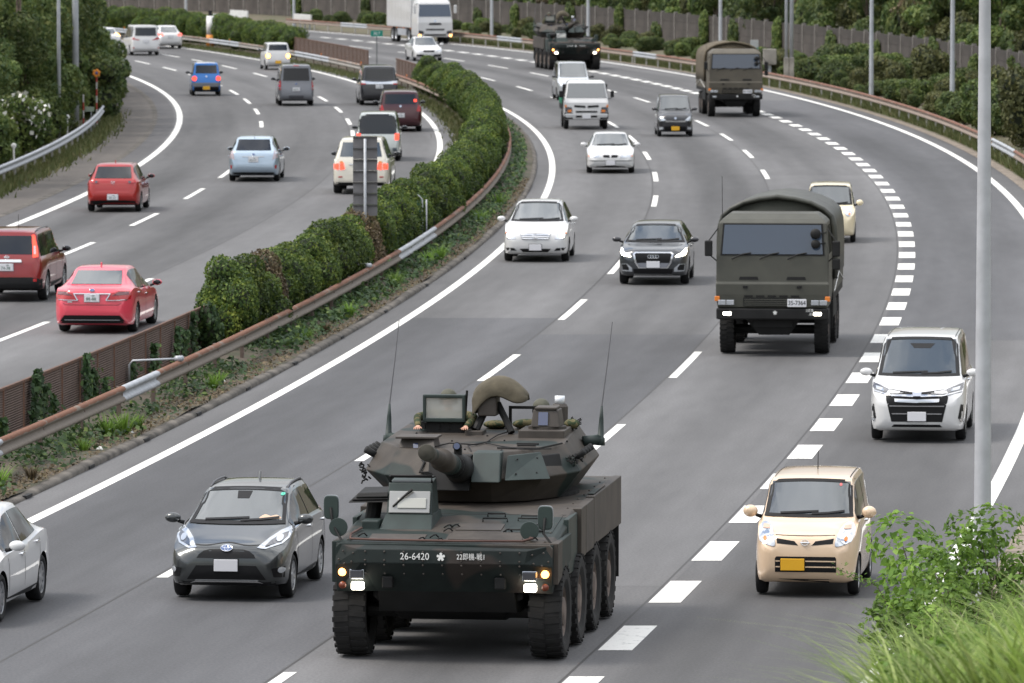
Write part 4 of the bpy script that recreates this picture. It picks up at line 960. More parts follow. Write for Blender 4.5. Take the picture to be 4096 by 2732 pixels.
def conform(bvh, poly, axis, off, thick=0.02, grid=0.06, side=1, smooth=0):
    """patch of the given outline laid on the body: axis 'f' (x,z seen from the front), 'r' (from the rear), 's' (y,z seen from side)"""
    bm = bmesh.new()
    if axis in 'fr': vs = [bm.verts.new((p[0], 0, p[1])) for p in poly]
    elif axis == 's': vs = [bm.verts.new((0, p[0], p[1])) for p in poly]
    else: vs = [bm.verts.new((p[0], p[1], 0)) for p in poly]
    try: bm.faces.new(vs)
    except ValueError: bm.free(); return None
    bmesh.ops.triangulate(bm, faces=bm.faces[:])
    ax = {'f': (0, 2), 'r': (0, 2), 's': (1, 2), 't': (0, 1)}[axis]
    for i in ax:
        lo = min(v.co[i] for v in bm.verts); hi = max(v.co[i] for v in bm.verts); nrm = Vector([1 if q == i else 0 for q in range(3)])
        m = int((hi - lo)/grid)
        for c in range(1, m + 1):
            co = Vector((0, 0, 0)); co[i] = lo + (hi - lo)*c/(m + 1)
            bmesh.ops.bisect_plane(bm, geom=bm.verts[:] + bm.edges[:] + bm.faces[:], plane_co=co, plane_no=nrm)
    d = {'f': Vector((0, 1, 0)), 'r': Vector((0, -1, 0)), 's': Vector((-side, 0, 0)), 't': Vector((0, 0, -1))}[axis]
    for v in bm.verts:
        hit = bvh.ray_cast(v.co - d*8, d)
        if hit[0] is None:
            hit = bvh.find_nearest(v.co - d*1.2)
        nn = hit[1]
        if nn.dot(d) > 0: nn = -nn
        v.co = hit[0] + nn*off - d*off*0.3
    if smooth:
        iv = [v for v in bm.verts if not v.is_boundary]
        for _ in range(smooth): bmesh.ops.smooth_vert(bm, verts=iv, factor=0.5, use_axis_x=False, use_axis_y=True, use_axis_z=False)
    bmesh.ops.recalc_face_normals(bm, faces=bm.faces)
    av = Vector((0, 0, 0))
    for f in bm.faces: f.normal_update(); av += f.normal*f.calc_area()
    if av.dot(d) > 0: bmesh.ops.reverse_faces(bm, faces=bm.faces[:])
    if thick > 0:
        be = [e for e in bm.edges if e.is_boundary]
        ret = bmesh.ops.extrude_edge_only(bm, edges=be)
        for v in [g for g in ret['geom'] if isinstance(g, bmesh.types.BMVert)]: v.co += d*thick
    for f in bm.faces: f.smooth = True
    for e in bm.edges:
        if len(e.link_faces) == 2 and e.calc_face_angle(0) > R(35): e.smooth = False
    me = bpy.data.meshes.new('patch'); bm.to_mesh(me); bm.free()
    return me
def curve_poly(pts, n=5, closed=True):
    """round the corners of an outline (Catmull-Rom through the points)"""
    P = [Vector((p[0], p[1])) for p in pts]; m = len(P); out = []
    for i in range(m):
        p0, p1, p2, p3 = P[(i-1) % m], P[i], P[(i+1) % m], P[(i+2) % m]
        for k in range(n):
            t = k/n; out.append(0.5*((2*p1) + (-p0 + p2)*t + (2*p0 - 5*p1 + 4*p2 - p3)*t*t + (-p0 + 3*p1 - 3*p2 + p3)*t**3))
    return [(v.x, v.y) for v in out]
def band(pts, w):
    """outline of a strip of width w along a polyline"""
    P = [Vector(p) for p in pts]; Lh = []; Rh = []
    for i, p in enumerate(P):
        d = (P[min(i+1, len(P)-1)] - P[max(i-1, 0)]).normalized(); nn = Vector((-d.y, d.x))*w/2
        Lh.append(tuple(p + nn)); Rh.append(tuple(p - nn))
    return Lh + Rh[::-1]
def mir(poly): return [(-x, z) for x, z in reversed(poly)]

WHEELS = {}
def wheel_kit(r, w, style):
    key = (r, w, style)
    if key in WHEELS: return WHEELS[key]
    ri = r*0.70 if style != 'cap' else r*0.66
    t = MB().lathe_x([(-w/2*0.78, ri), (-w/2, ri + (r - ri)*0.35), (-w/2, r - 0.03), (-w/2*0.8, r - 0.006), (-w*0.15, r), (w*0.15, r), (w/2*0.8, r - 0.006), (w/2, r - 0.03), (w/2, ri + (r - ri)*0.35), (w/2*0.78, ri)], n=30)
    tm = t.mesh('wheel', M_TYRE, True)
    m = MB().lathe_x([(w*0.30, ri), (w*0.44, ri*0.98), (w*0.40, ri*0.90), (w*0.20, ri*0.88), (w*0.18, 0.02)], n=30)     # outer face looks to +x
    ns = 5 if style == 'spoke' else 10
    if style in ('spoke', 'multi'):
        for k in range(ns):
            an = 2*PI*k/ns; wd = 0.17 if style == 'spoke' else 0.09
            ring0 = [(0.06*math.cos(an + s), 0.06*math.sin(an + s)) for s in (-0.7, 0.7)]; ring1 = [(ri*0.93*math.cos(an + s), ri*0.93*math.sin(an + s)) for s in (wd, -wd)]
            q = ring0 + ring1; b0 = [(w*0.24, y, z) for y, z in q]; b1 = [(w*0.40 if i > 1 else w*0.36, y, z) for i, (y, z) in enumerate(q)]
            m.rings([b0, b1])
        m.lathe_x([(w*0.38, 0.001), (w*0.38, 0.05), (w*0.25, 0.065)], n=12)
        m2 = m.mesh('rim', M_RIM, False)
        dk = MB().lathe_x([(w*0.19, ri*0.88), (w*0.185, 0.01)], n=24).mesh('brake_disc', M_RIMD)
    else:
        m.lathe_x([(w*0.20, ri*0.85), (w*0.34, ri*0.55), (w*0.38, 0.06), (w*0.38, 0.001)], n=24)
        m2 = m.mesh('rim', M_RIM, True); dk = None
    WHEELS[key] = (tm, m2, dk)
    return WHEELS[key]

def emblem(parent, kind, bvh, x, z, s, axis='f'):
    d = Vector((0, 1, 0)) if axis == 'f' else Vector((0, -1, 0)); hit = bvh.ray_cast(Vector((x, 0, z)) - d*8, d)
    if hit[0] is None: return
    m = MB(); sg = 1 if axis == 'f' else -1
    def ring(cx, cz, rx, rz, th=0.12):
        pts = [(cx + rx*math.cos(t), 0, cz + rz*math.sin(t)) for t in np.linspace(0, 2*PI, 25)]
        m.tube(pts, s*th*0.5, 6, False)
    if kind == 'ovals': ring(0, 0, s, s*0.68); ring(0, s*0.02, s*0.32, s*0.62); ring(0, s*0.28, s*0.75, s*0.3)
    elif kind == 'star':
        ring(0, 0, s, s, 0.14)
        for k in range(3):
            an = PI/2 + k*2*PI/3; m.tube([(0, 0, 0), (s*math.cos(an), 0, s*math.sin(an))], [s*0.17, s*0.03], 6)
    elif kind == 'rings':
        for k in range(4): ring((k - 1.5)*s*0.72, 0, s*0.5, s*0.5, 0.13)
    elif kind == 'barring': ring(0, 0, s, s*0.85, 0.2); m.box(-s*1.35, s*1.35, -0.012, 0.012, -s*0.16, s*0.16)
    elif kind == 'disc':
        pts = [(s*math.cos(t), s*math.sin(t)) for t in np.linspace(0, 2*PI, 17)[:-1]]; m.prism(pts, -0.012, 0.012)
    elif kind == 'trapez': m.prism([(-s, s*0.5), (-s*0.8, -s*0.5), (s*0.8, -s*0.5), (s, s*0.5)], -0.012, 0.012)
    elif kind == 'wing': ring(0, 0, s, s*0.8, 0.18); m.tube([(-s*0.9, 0, s*0.3), (0, 0, -s*0.25), (s*0.9, 0, s*0.3)], s*0.1, 6)
    nn = hit[1] if hit[1].dot(d) < 0 else -hit[1]
    tilt = math.asin(max(-1, min(1, nn.z)))
    o = m.obj('emblem', M_CHROME, parent, smooth=False, loc=hit[0] + nn*0.016, rot=(-tilt if axis == 'f' else tilt, 0, 0))
    if kind in ('ovals',):
        pts = [(s*0.95*math.cos(t), s*0.64*math.sin(t)) for t in np.linspace(0, 2*PI, 21)[:-1]]
        MB().prism(pts, -0.004, 0.004).obj('emblem_field', pm('emblem_blue', (0.04, 0.09, 0.25), 0.3, coat=1), o)
    if kind == 'star':
        pts = [(s*0.95*math.cos(t), s*0.95*math.sin(t)) for t in np.linspace(0, 2*PI, 21)[:-1]]
        MB().prism(pts, 0.0, 0.008).obj('emblem_field', M_GRILLE, o)

CAR_N = 0
def car(name, label, cat, kind, L, W, H, u_m, paintm, front=(), rear=(), wheel=(0.30, 0.19, 'spoke'), ax=(0.19, 0.80), detail=2, roofm=None, mirrorm=None, windows=None,
        glass=None, sideglass=None, plate=('w', 'w'), plate_z=(0.50, 0.75), plate_x=0.0, group=None, emb=None, embr=None, lower=None, mirror='box', rails=False, antenna=None, ws_black=0.0, rg=None, ptext=None, cabin_on=False, **kw):
    """u_m = (x, y, heading) of the middle of the car on the ground"""
    P = profile(kind, L, W, H, **kw); w = W/2; a, b = -L/2, L/2
    root = empty(name, (u_m[0], u_m[1], 0.008), u_m[2]); tag(root, label, cat, group)
    r = wheel[0]; axles = (a + L*ax[0], a + L*ax[1])
    bm_, bvh = body_mesh(P, r, axles, W, (paintm, M_UNDER)); body = link('body', bm_, root)
    G = glass or M_GLASS; SG = sideglass or M_GLASSB
    def add(nm, mat, poly, axis, off=0.005, thick=0.02, grid=0.07, side=1, parent=root, smooth=0):
        me = conform(bvh, poly, axis, off, thick, grid, side, smooth)
        if me is None: return None
        me.materials.append(mat); me.name = nm; return link(nm, me, parent)
    # wheels
    tm, rm, dk = wheel_kit(*wheel)
    for y in axles:
        for s in (-1, 1):
            wo = link('wheel', tm, root, (s*(w - wheel[1]/2 - 0.012), y, r), (random.uniform(0, 6), 0, 0 if s > 0 else PI)); link('rim', rm, wo)
            if dk: link('brake_disc', dk, wo)
    # glazing
    yc, yr, yt, yd, zc, zd = P['yc'], P['yr'], P['yt'], P['yd'], P['zc'], P['zd']
    def edge(y): return float(pev(P, 'rfw', y))*w*0.93, float(pev(P, 'top', y))
    yy = np.linspace(yc + 0.03, yr - 0.03, 7); E = [edge(y) for y in yy]
    sag = 0.012
    base = [(x, E[0][1] - 0.012*(1 - (x/E[0][0])**2)) for x in np.linspace(-E[0][0], E[0][0], 7)]
    topl = [(x, E[-1][1] - 0.02*(x/E[-1][0])**2 + 0.0) for x in np.linspace(E[-1][0], -E[-1][0], 7)]
    k_ = 0.05
    ws = base + [(e[0]*0.985 - 0.0, e[1] - k_*0.5) for e in E[1:-1]] + topl + [(-e[0]*0.985, e[1] - k_*0.5) for e in E[-2:0:-1]]
    open_cab = False
    wso = add('windshield', M_SCREEN if open_cab else G, ws, 'f', 0.006, 0.0 if open_cab else 0.02, 0.10, smooth=0)
    root['seat'] = cabin(root, body, ws, P) if open_cab else (0, 0, 0)
    if ws_black > 0:        # dark frit surround of the screen
        fo = [(x*1.055, z + (0.018 if z > (zc + H)/2 else -0.02)) for x, z in ws]; fi = [(x*0.955, z + (-0.022 if z > (zc + H)/2 else 0.022)) for x, z in ws]
        for i in range(len(ws)):
            j = (i + 1) % len(ws); add('windshield_frame', M_PLAST, [fo[i], fo[j], fi[j], fi[i]], 'f', 0.010, 0.0, 0.2)
    if detail >= 1:
        z0 = base[0][1]
        for (xa, za, xb, zb_) in ((-0.55*w, z0 + 0.02, 0.18*w, z0 + 0.045), (0.05*w, z0 + 0.01, 0.68*w, z0 + 0.05)):
            add('wiper', M_PLAST, band([(xa, za), ((xa + xb)/2, za + 0.012), (xb, zb_)], 0.022), 'f', 0.02, 0.012, 0.12)
    wy0, wy1 = rg or ((yd - 0.03, yt + 0.05) if yd - yt > 0.4 else (yd - (yd - yt)*0.05, yt + (yd - yt)*0.14))
    ry = np.linspace(wy0, wy1, 6); RE = [edge(y) for y in ry]
    kx = 0.95 if kind != 'sedan' else 0.93
    rw = [(x, RE[0][1]) for x in np.linspace(-RE[0][0]*kx, RE[0][0]*kx, 5)] + [(e[0]*kx, e[1] - 0.012) for e in RE[1:-1]] + [(x, RE[-1][1] - 0.015) for x in np.linspace(RE[-1][0]*kx, -RE[-1][0]*kx, 5)] + [(-e[0]*kx, e[1] - 0.012) for e in RE[-2:0:-1]]
    add('rear_window', kw.get('rearglass', SG if kind != 'sedan' else G), rw, 'r', 0.006, 0.02, 0.10)
    if windows is None:
        y0 = yc + 0.10; y1 = yt + (yd - yt)*(0.25 if kind == 'sedan' else 0.35); n = {'hatch': 2, 'sedan': 2, 'kei': 2}.get(kind, 3)
        cuts = np.linspace(y0 + (y1 - y0)*0.02, y1, n + 1); windows = [(cuts[i] + 0.03, cuts[i+1] - 0.03) for i in range(n)]; windows[0] = (y0, cuts[1] - 0.03)
    for (wa, wb) in windows:
        ty = np.linspace(wa, wb, 9); zsv = [min(float(pev(P, 'shl', y)), float(pev(P, 'top', y)) - 0.02) for y in ty]; hv = [float(pev(P, 'top', y)) - z for y, z in zip(ty, zsv)]
        lo = [(y, z + 0.045) for y, z in zip(ty, zsv)]; hi = [(y, z + h - min(0.05, h*0.22) - h*0.075) for y, z, h in zip(ty, zsv, hv)]
        keep = [i for i in range(9) if hi[i][1] > lo[i][1] + 0.025]
        if len(keep) < 3: continue
        poly = [lo[i] for i in keep] + [hi[i] for i in reversed(keep)]
        for s in (-1, 1): add('side_window', SG, poly, 's', 0.005, 0.02, 0.12, s)
    # doors: seams and handles
    if detail >= 2 and kind not in ('van',):
        dc = [windows[0][0] + 0.02] + [q[1] + 0.03 for q in windows[:2]]
        for yq in dc:
            zt_ = float(pev(P, 'shl', yq)) + 0.03
            for s in (-1, 1): add('door_seam', M_GAP, band([(yq, P['zg'] + 0.16), (yq + 0.01, (zt_ + P['zg'])/2), (yq + 0.01, zt_)], 0.012), 's', 0.0025, 0.0, 0.1, s)
        for yq in dc[1:]:
            zq = float(pev(P, 'shl', yq)) - 0.10
            for s in (-1, 1): add('door_handle', paintm if detail < 3 else M_CHROME, band([(yq - 0.24, zq), (yq - 0.06, zq + 0.005)], 0.03), 's', 0.022, 0.03, 0.1, s)
    if lower is not None:
        lz = lower
        for s in (-1, 1):
            add('side_sill', M_PLAST, [(axles[0] + r*1.16, P['zg'] + 0.015), (axles[1] - r*1.16, P['zg'] + 0.015), (axles[1] - r*1.16, lz), (axles[0] + r*1.16, lz)], 's', 0.008, 0.02, 0.15, s)
    # mirrors
    mm = mirrorm or paintm; my = yc + 0.16; mz = float(pev(P, 'shl', my)) + 0.10
    for s in (-1, 1):
        m = MB()
        if mirror == 'round': m.ball((s*(w + 0.105), my, mz + 0.03), (0.105, 0.075, 0.088), 14, 10)
        else: m.ball((s*(w + 0.10), my, mz + 0.02), (0.115, 0.065, 0.072), 14, 10)
        mo = m.obj('mirror', mm, root, smooth=True)
        MB().tube([(s*(w*0.93), my + 0.02, mz - 0.05), (s*(w + 0.03), my + 0.01, mz - 0.025)], [0.03, 0.024], 8).obj('mirror_foot', M_PLAST, mo, smooth=True)
        MB().ball((s*(w + 0.10), my + 0.045, mz + 0.025), (0.092, 0.03, 0.062), 12, 8).obj('mirror_glass', M_GLASSB, mo, smooth=True)
    # front and rear features: (name, material, outline, mirrored, offset[, parent index])
    for axis, feats in (('f', front), ('r', rear)):
        for ft in feats:
            nm, mat, poly, mi = ft[:4]; off = ft[4] if len(ft) > 4 else 0.006; gr = ft[5] if len(ft) > 5 else 0.08
            pl = [(x*w, z) for x, z in poly]
            add(nm, mat, pl, axis, off, 0.025, gr)
            if mi: add(nm, mat, mir(pl), axis, off, 0.025, gr)
    # plates
    for (pc, pz, d, sg) in ((plate[0], plate_z[0], Vector((0, 1, 0)), -1), (plate[1], plate_z[1], Vector((0, -1, 0)), 1)):
        if not pc: continue
        px = plate_x if sg < 0 else 0.0
        hit = bvh.ray_cast(Vector((px, 0, pz)) - d*8, d)
        if hit[0] is None: continue
        po = MB().box(-0.168, 0.168, -0.010, 0.010, -0.084, 0.084).obj('number_plate', {'w': M_PLATEW, 'y': M_PLATEY}[pc], root, loc=(px, hit[0].y + sg*0.028, pz), bevel=0.006)
        MB().box(-0.178, 0.178, -0.004, 0.006, -0.094, 0.094).obj('plate_frame', M_PLAST if sg < 0 else M_GALV, po, loc=(0, -sg*0.011, 0))
        if ptext and sg > 0:
            te = text_on(ptext, 0.10, po, (0.015, 0.0112, -0.022), M_PLTXT, (PI/2, 0, PI), 'plate_text'); text_on('300', 0.045, po, (-0.03, 0.0112, 0.052), M_PLTXT, (PI/2, 0, PI), 'plate_text')
    if emb: emblem(root, emb[0], bvh, 0, emb[1], emb[2])
    if embr: emblem(root, embr[0], bvh, 0, embr[1], embr[2], 'r')
    if roofm:
        ys_ = np.linspace(yr - 0.02, yt - 0.02, 8); pl = [(float(pev(P, 'rfw', y))*w*0.97, y) for y in ys_]
        add('roof_panel', roofm, pl + [(-x, y) for x, y in reversed(pl)], 't', 0.006, 0.04, 0.15)
    if detail >= 2 and kind in ('kei', 'minivan', 'hatch'):        # roof drip channels
        ys_ = np.linspace(yr - 0.03, yt, 10); q = band([(float(pev(P, 'rfw', y))*w*0.90, y) for y in ys_], 0.014)
        for sx in (1, -1): add('roof_seam', M_GAP, [(sx*x, y) for x, y in (q if sx > 0 else q[::-1])], 't', 0.0025, 0.0, 0.2)
        zf = P['zh']
    if rails:
        for sx in (1, -1):
            ys_ = np.linspace(yr + 0.15, yt - 0.05, 6); pts = []
            for i, y in enumerate(ys_):
                x = float(pev(P, 'rfw', y))*w*0.93; z = float(pev(P, 'top', y)) + (0.004 if 0 < i < 5 else -0.03); pts.append((sx*x, y, z))
            MB().tube(pts, 0.017, 8).obj('roof_rail', M_RIMD if rails == 'dark' else M_CHROME, root, smooth=True)
    if antenna:
        ay, ah = antenna; z = float(pev(P, 'top', ay))
        if ah < 0.15: MB().prismx([(ay - 0.07, z - 0.01), (ay + 0.07, z - 0.01), (ay + 0.055, z + ah*0.9), (ay + 0.03, z + ah)], -0.016, 0.016).obj('antenna', paintm, root, bevel=0.008)
        else: MB().tube([(0.0, ay, z - 0.01), (0.0, ay + 0.05, z + ah)], [0.008, 0.005], 6).obj('antenna', M_PLAST, root)
    return root, P, bvh, add

# ------------------------------------------------------------------ the cars of the photograph
def oncoming(X, Y, L, ax0):
    f = lambda y: base_r(y); hd = head(f, Y + L*0.3); ya = -L/2 + L*ax0
    return (X + math.sin(hd)*ya, Y - math.cos(hd)*ya, hd)
def departing(X, Y, L, ax1):
    hd = head(lambda y: base_l(y), Y + L*0.3); ya = -L/2 + L*ax1
    return (X - math.sin(hd)*ya, Y + math.cos(hd)*ya, hd + PI)
def circ(cx, cz, rx, rz=None, n=14, w=1.0):
    rz = rz or rx; return [(cx + rx/w*math.cos(2*PI*k/n), cz + rz*math.sin(2*PI*k/n)) for k in range(n)]
def sym(half):
    """outline given for x>=0 (from bottom to top) completed by its mirror image"""
    return list(half) + [(-x, z) for x, z in reversed(half) if x > 1e-6]
WHITE = paint('white', (0.66, 0.66, 0.66)); SILVER = paint('silver', (0.58, 0.61, 0.64), 0.5, 0.3)
GREYM = paint('grey_metallic', (0.050, 0.055, 0.056), 0.45, 0.30); DKGREY = paint('nano_grey', (0.050, 0.054, 0.060), 0.45, 0.3)
BEIGE = paint('beige', (0.78, 0.58, 0.40), 0.15, 0.35); CREAM = paint('cream', (0.78, 0.68, 0.47)); PEARL = paint('pearl', (0.76, 0.72, 0.62), 0.1)
RED = paint('red', (0.36, 0.012, 0.010), 0.2, 0.3); RED2 = paint('deep_red', (0.26, 0.012, 0.012), 0.2, 0.3); PINK = paint('pink', (0.74, 0.065, 0.105))
BLUE = paint('blue', (0.012, 0.17, 0.55), 0.2); BLACK = paint('black', (0.014, 0.014, 0.018)); MAROON = paint('maroon', (0.060, 0.010, 0.016), 0.3)
GREYV = paint('grey_van', (0.20, 0.21, 0.235), 0.5); ICE = paint('ice_blue', (0.42, 0.52, 0.62), 0.5, 0.3); CHAMP = paint('white_silver', (0.60, 0.64, 0.62), 0.3)
rgb_sticker = pm('sticker_green', (0.10, 0.55, 0.40), 0.5)

# 1 dark grey hatchback, near left lane
L = 4.06
rt, P, bvh, add = car('hatchback', 'dark grey metallic hatchback with blank plate driving left of the near armoured vehicle', 'car', 'hatch', L, 1.70, 1.49, oncoming(-3.90, 94.54, L, 0.19), GREYM,
    front=[('upper_grille', M_GRILLE, sym([(0.49, 0.612), (0.46, 0.66), (0.38, 0.71), (0.28, 0.73), (0.0, 0.735)])[::1], False, 0.004),
           ('lower_intake', M_GRILLE, sym([(0.66, 0.312), (0.62, 0.36), (0.50, 0.508), (0.0, 0.512)]), False, 0.004),
           ('chrome_strip', M_CHROME, sym([(0.62, 0.262), (0.52, 0.296), (0.0, 0.298)])[:3] + [(-0.52, 0.296), (-0.62, 0.262), (-0.52, 0.276), (0.0, 0.280), (0.52, 0.276)], False, 0.012),
           ('headlight', M_LENS, [(0.50, 0.75), (0.63, 0.735), (0.86, 0.785), (0.94, 0.85), (0.965, 0.97), (0.90, 0.985), (0.78, 0.945), (0.63, 0.855)], True, 0.008, 0.06),
           ('lamp_bezel', M_LENSD, [(0.62, 0.765), (0.84, 0.805), (0.91, 0.87), (0.90, 0.925), (0.80, 0.90), (0.68, 0.83)], True, 0.013, 0.06),
           ('projector', M_LENS, circ(0.80, 0.853, 0.045, 0.045, 12, 0.85), True, 0.018, 0.05),
           ('fog_pocket', M_GRILLE, [(0.75, 0.47), (0.78, 0.35), (0.93, 0.335), (0.94, 0.49)], True, 0.004),
           ('fog_lamp', M_LENS, circ(0.885, 0.445, 0.042, 0.042, 12, 0.85), True, 0.014, 0.05),
           ('bumper_trim', M_PLAST, [(-0.9, 0.235), (0.9, 0.235), (0.88, 0.30), (0.62, 0.272), (-0.62, 0.272), (-0.88, 0.30)], False, 0.003)],
    rear=[('tail_light', M_TAIL, [(0.72, 0.86), (0.93, 0.86), (0.90, 1.05), (0.74, 1.02)], True)],
    wheel=(0.305, 0.185, 'multi'), detail=3, zh=0.80, zc=1.02, emb=('ovals', 0.742, 0.083), plate_z=(0.513, 0.7), lower=0.30, antenna=(0.9, 0.11), rails='dark', mirrorm=GREYM, ws_black=1, cabin_on=True)
add('sticker', rgb_sticker, circ(0.53, 1.365, 0.03, 0.02), 'f', 0.010, 0.0); add('sensor_pod', M_PLAST, [(-0.12, 1.40), (-0.10, 1.31), (0.07, 1.31), (0.09, 1.40)], 'f', 0.009, 0.0)
add('dash_plush', pm('plush_peach', (0.62, 0.45, 0.33), 0.8), curve_poly([(0.30, 1.065), (0.36, 1.12), (0.45, 1.10), (0.53, 1.115), (0.60, 1.07)], 3), 'f', 0.008, 0.0)
add('hood_seam', M_GAP, band([(x, 0.795 + 0.02*math.cos(x*9)*(1 - abs(x))) for x in np.linspace(-0.46, 0.46, 13)], 0.010), 'f', 0.0025, 0.0, 0.1)

# 2 silver-white sedan cut by the left edge
L = 4.65; hdS = oncoming(0, 98, L, 0.5)[2]
cx, cy = -7.42 - math.sin(hdS)*0 , 94.09
car('sedan', 'silver-white sedan cut off by the left picture edge, beside the dark grey hatchback', 'car', 'sedan', L, 1.80, 1.46, (-7.46 + math.sin(hdS)*(L*0.31), 94.1 - math.cos(hdS)*(L*0.31), hdS), WHITE,
    front=[('headlight', M_LENS, [(0.5, 0.62), (0.9, 0.64), (0.94, 0.76), (0.6, 0.73)], True), ('grille', M_GRILLE, sym([(0.36, 0.52), (0.40, 0.66), (0.0, 0.67)]), False), ('lower_intake', M_GRILLE, sym([(0.6, 0.28), (0.5, 0.42), (0, 0.43)]), False)],
    rear=[('tail_light', M_TAIL, [(0.55, 0.82), (0.92, 0.80), (0.92, 0.98), (0.6, 0.97)], True)], wheel=(0.325, 0.21, 'multi'), detail=3, ax=(0.20, 0.81), lower=0.29, plate_z=(0.45, 0.78))

# 3 beige kei car
L = 3.40
rt, P, bvh, add = car('kei_car', 'beige rounded kei car with yellow plate on the right beside the foreground weeds', 'car', 'kei', L, 1.475, 1.63, oncoming(4.19, 94.91, L, 0.175), BEIGE,
    front=[('upper_grille', M_GRILLE, [(0.127, 0.736), (0.533, 0.762), (0.55, 0.833), (0.20, 0.795)], True, 0.004),
           ('lower_grille', M_GRILLE, [(-0.57, 0.362), (0.60, 0.362), (0.60, 0.555), (0.575, 0.580), (-0.545, 0.580), (-0.57, 0.555)], False, 0.004),
           ('grille_bar', BEIGE, [(-0.56, 0.508), (0.59, 0.508), (0.59, 0.525), (-0.56, 0.525)], False, 0.010), ('grille_bar', BEIGE, [(-0.56, 0.427), (0.59, 0.427), (0.59, 0.444), (-0.56, 0.444)], False, 0.010),
           ('headlight', M_LENS, curve_poly([(0.575, 0.729), (0.592, 0.848), (0.668, 0.965), (0.77, 1.022), (0.86, 1.015), (0.915, 0.945), (0.91, 0.848), (0.84, 0.773), (0.70, 0.735)], 3), True, 0.010, 0.06),
           ('lamp_bowl', M_CHROME, circ(0.765, 0.835, 0.075, 0.085, 16, 0.74), True, 0.017, 0.05), ('lamp_bulb', M_AMBER, circ(0.765, 0.815, 0.025, 0.03, 10, 0.74), True, 0.022, 0.05),
           ('turn_lamp', pm('lamp_peach', (0.70, 0.45, 0.33), 0.25, coat=0.7), [(0.70, 0.935), (0.84, 0.935), (0.83, 0.99), (0.72, 0.985)], True, 0.017, 0.05),
           ('chin', M_PLAST, [(-0.55, 0.205), (0.55, 0.205), (0.5, 0.262), (-0.5, 0.262)], False, 0.003)],
    rear=[('tail_light', M_TAIL, [(0.7, 0.75), (0.9, 0.75), (0.9, 1.0), (0.72, 1.0)], True)],
    wheel=(0.285, 0.155, 'spoke'), ax=(0.175, 0.83), detail=3, zh=0.91, zc=1.08, plate=('y', 'y'), plate_z=(0.469, 0.7), plate_x=-0.171, emb=('barring', 0.773, 0.048), mirror='round', ws_black=1, antenna=(0.55, 0.26), roof=0.80, cabin_on=True)
add('hood_seam', M_GAP, band([(x, 0.868 + 0.05*x*x) for x in np.linspace(-0.42, 0.42, 9)], 0.009), 'f', 0.0025, 0.0, 0.1)
add('sticker', pm('sticker_red', (0.6, 0.15, 0.15), 0.5), circ(0.42, 1.50, 0.022, 0.02), 'f', 0.010, 0.0)

# 4 white minivan behind the pole
L = 4.71
rt, P, bvh, add = car('minivan', 'white minivan with wide dark grille behind the tall grey pole', 'car', 'minivan', L, 1.735, 1.85, oncoming(7.41, 122.28, L, 0.195), WHITE,
    front=[('grille', M_GRILLE, sym([(0.53, 0.385), (0.56, 0.50), (0.64, 0.78), (0.66, 0.93), (0.54, 0.955), (0.0, 0.905)]), False, 0.004),
           ('headlight', M_LENSD, [(0.60, 0.955), (0.66, 0.875), (0.90, 0.925), (0.945, 0.98), (0.945, 1.06), (0.80, 1.02)], True, 0.008, 0.06),
           ('lamp_unit', M_LENS, [(0.69, 0.915), (0.86, 0.945), (0.88, 1.0), (0.72, 0.965)], True, 0.014, 0.05),
           ('grille_trim', M_CHROME, sym([(0.46, 0.745), (0.47, 0.80), (0.0, 0.785)])[:3] + [(-0.47, 0.80), (-0.46, 0.745), (0.0, 0.73)], False, 0.014),
           ('grille_trim', M_CHROME, [(-0.58, 0.682), (-0.56, 0.660), (0.56, 0.660), (0.58, 0.682), (0.0, 0.676)], False, 0.014),
           ('grille_trim', M_CHROME, [(-0.53, 0.540), (-0.51, 0.520), (0.51, 0.520), (0.53, 0.540)], False, 0.014),
           ('grille_trim', M_CHROME, sym([(0.0, 0.845), (0.55, 0.868), (0.92, 0.925), (0.92, 0.91), (0.55, 0.85)])[:5] + [(0.0, 0.83), (-0.55, 0.85), (-0.92, 0.91), (-0.92, 0.925), (-0.55, 0.868)], False, 0.014),
           ('side_vent', M_GRILLE, [(0.85, 0.45), (0.955, 0.315), (0.95, 0.69), (0.90, 0.695)], True, 0.004),
           ('fog_lamp', M_LENS, [(0.87, 0.40), (0.945, 0.385), (0.945, 0.435), (0.875, 0.44)], True, 0.012, 0.05),
           ('lower_gap', M_GRILLE, [(-0.53, 0.288), (0.53, 0.288), (0.48, 0.335), (-0.48, 0.335)], False, 0.004)],
    rear=[('tail_light', M_TAIL, [(0.80, 0.95), (0.93, 0.95), (0.90, 1.5), (0.80, 1.5)], True)],
    wheel=(0.315, 0.19, 'multi'), ax=(0.195, 0.80), detail=3, zh=0.95, zc=1.17, emb=('trapez', 0.865, 0.085), plate_z=(0.482, 0.9), ws_black=1, roof=0.785, cabin_on=True)
add('mirror_shade', M_PLAST, [(-0.20, 1.70), (-0.12, 1.62), (0.18, 1.62), (0.26, 1.70)], 'f', 0.008, 0.0)

# 5 cream kei car half hidden by the truck
L = 3.40
rt, P, bvh, add = car('kei_car', 'cream kei car half hidden behind the near canvas truck', 'car', 'kei', L, 1.475, 1.66, oncoming(9.13, 193.1, L, 0.175), CREAM,
    front=[('headlight', M_LENS, circ(0.70, 0.86, 0.10, 0.10, 14, 0.74), True, 0.010), ('lamp_bulb', M_AMBER, circ(0.74, 0.82, 0.03, 0.03, 8, 0.74), True, 0.016), ('grille', M_GRILLE, sym([(0.4, 0.45), (0.4, 0.55), (0, 0.56)]), False)],
    rear=[('tail_light', M_TAIL, [(0.7, 0.75), (0.9, 0.75), (0.9, 1.0), (0.72, 1.0)], True)], wheel=(0.275, 0.155, 'spoke'), ax=(0.175, 0.83), detail=1, plate=('y', 'y'), mirror='round', ws_black=1)

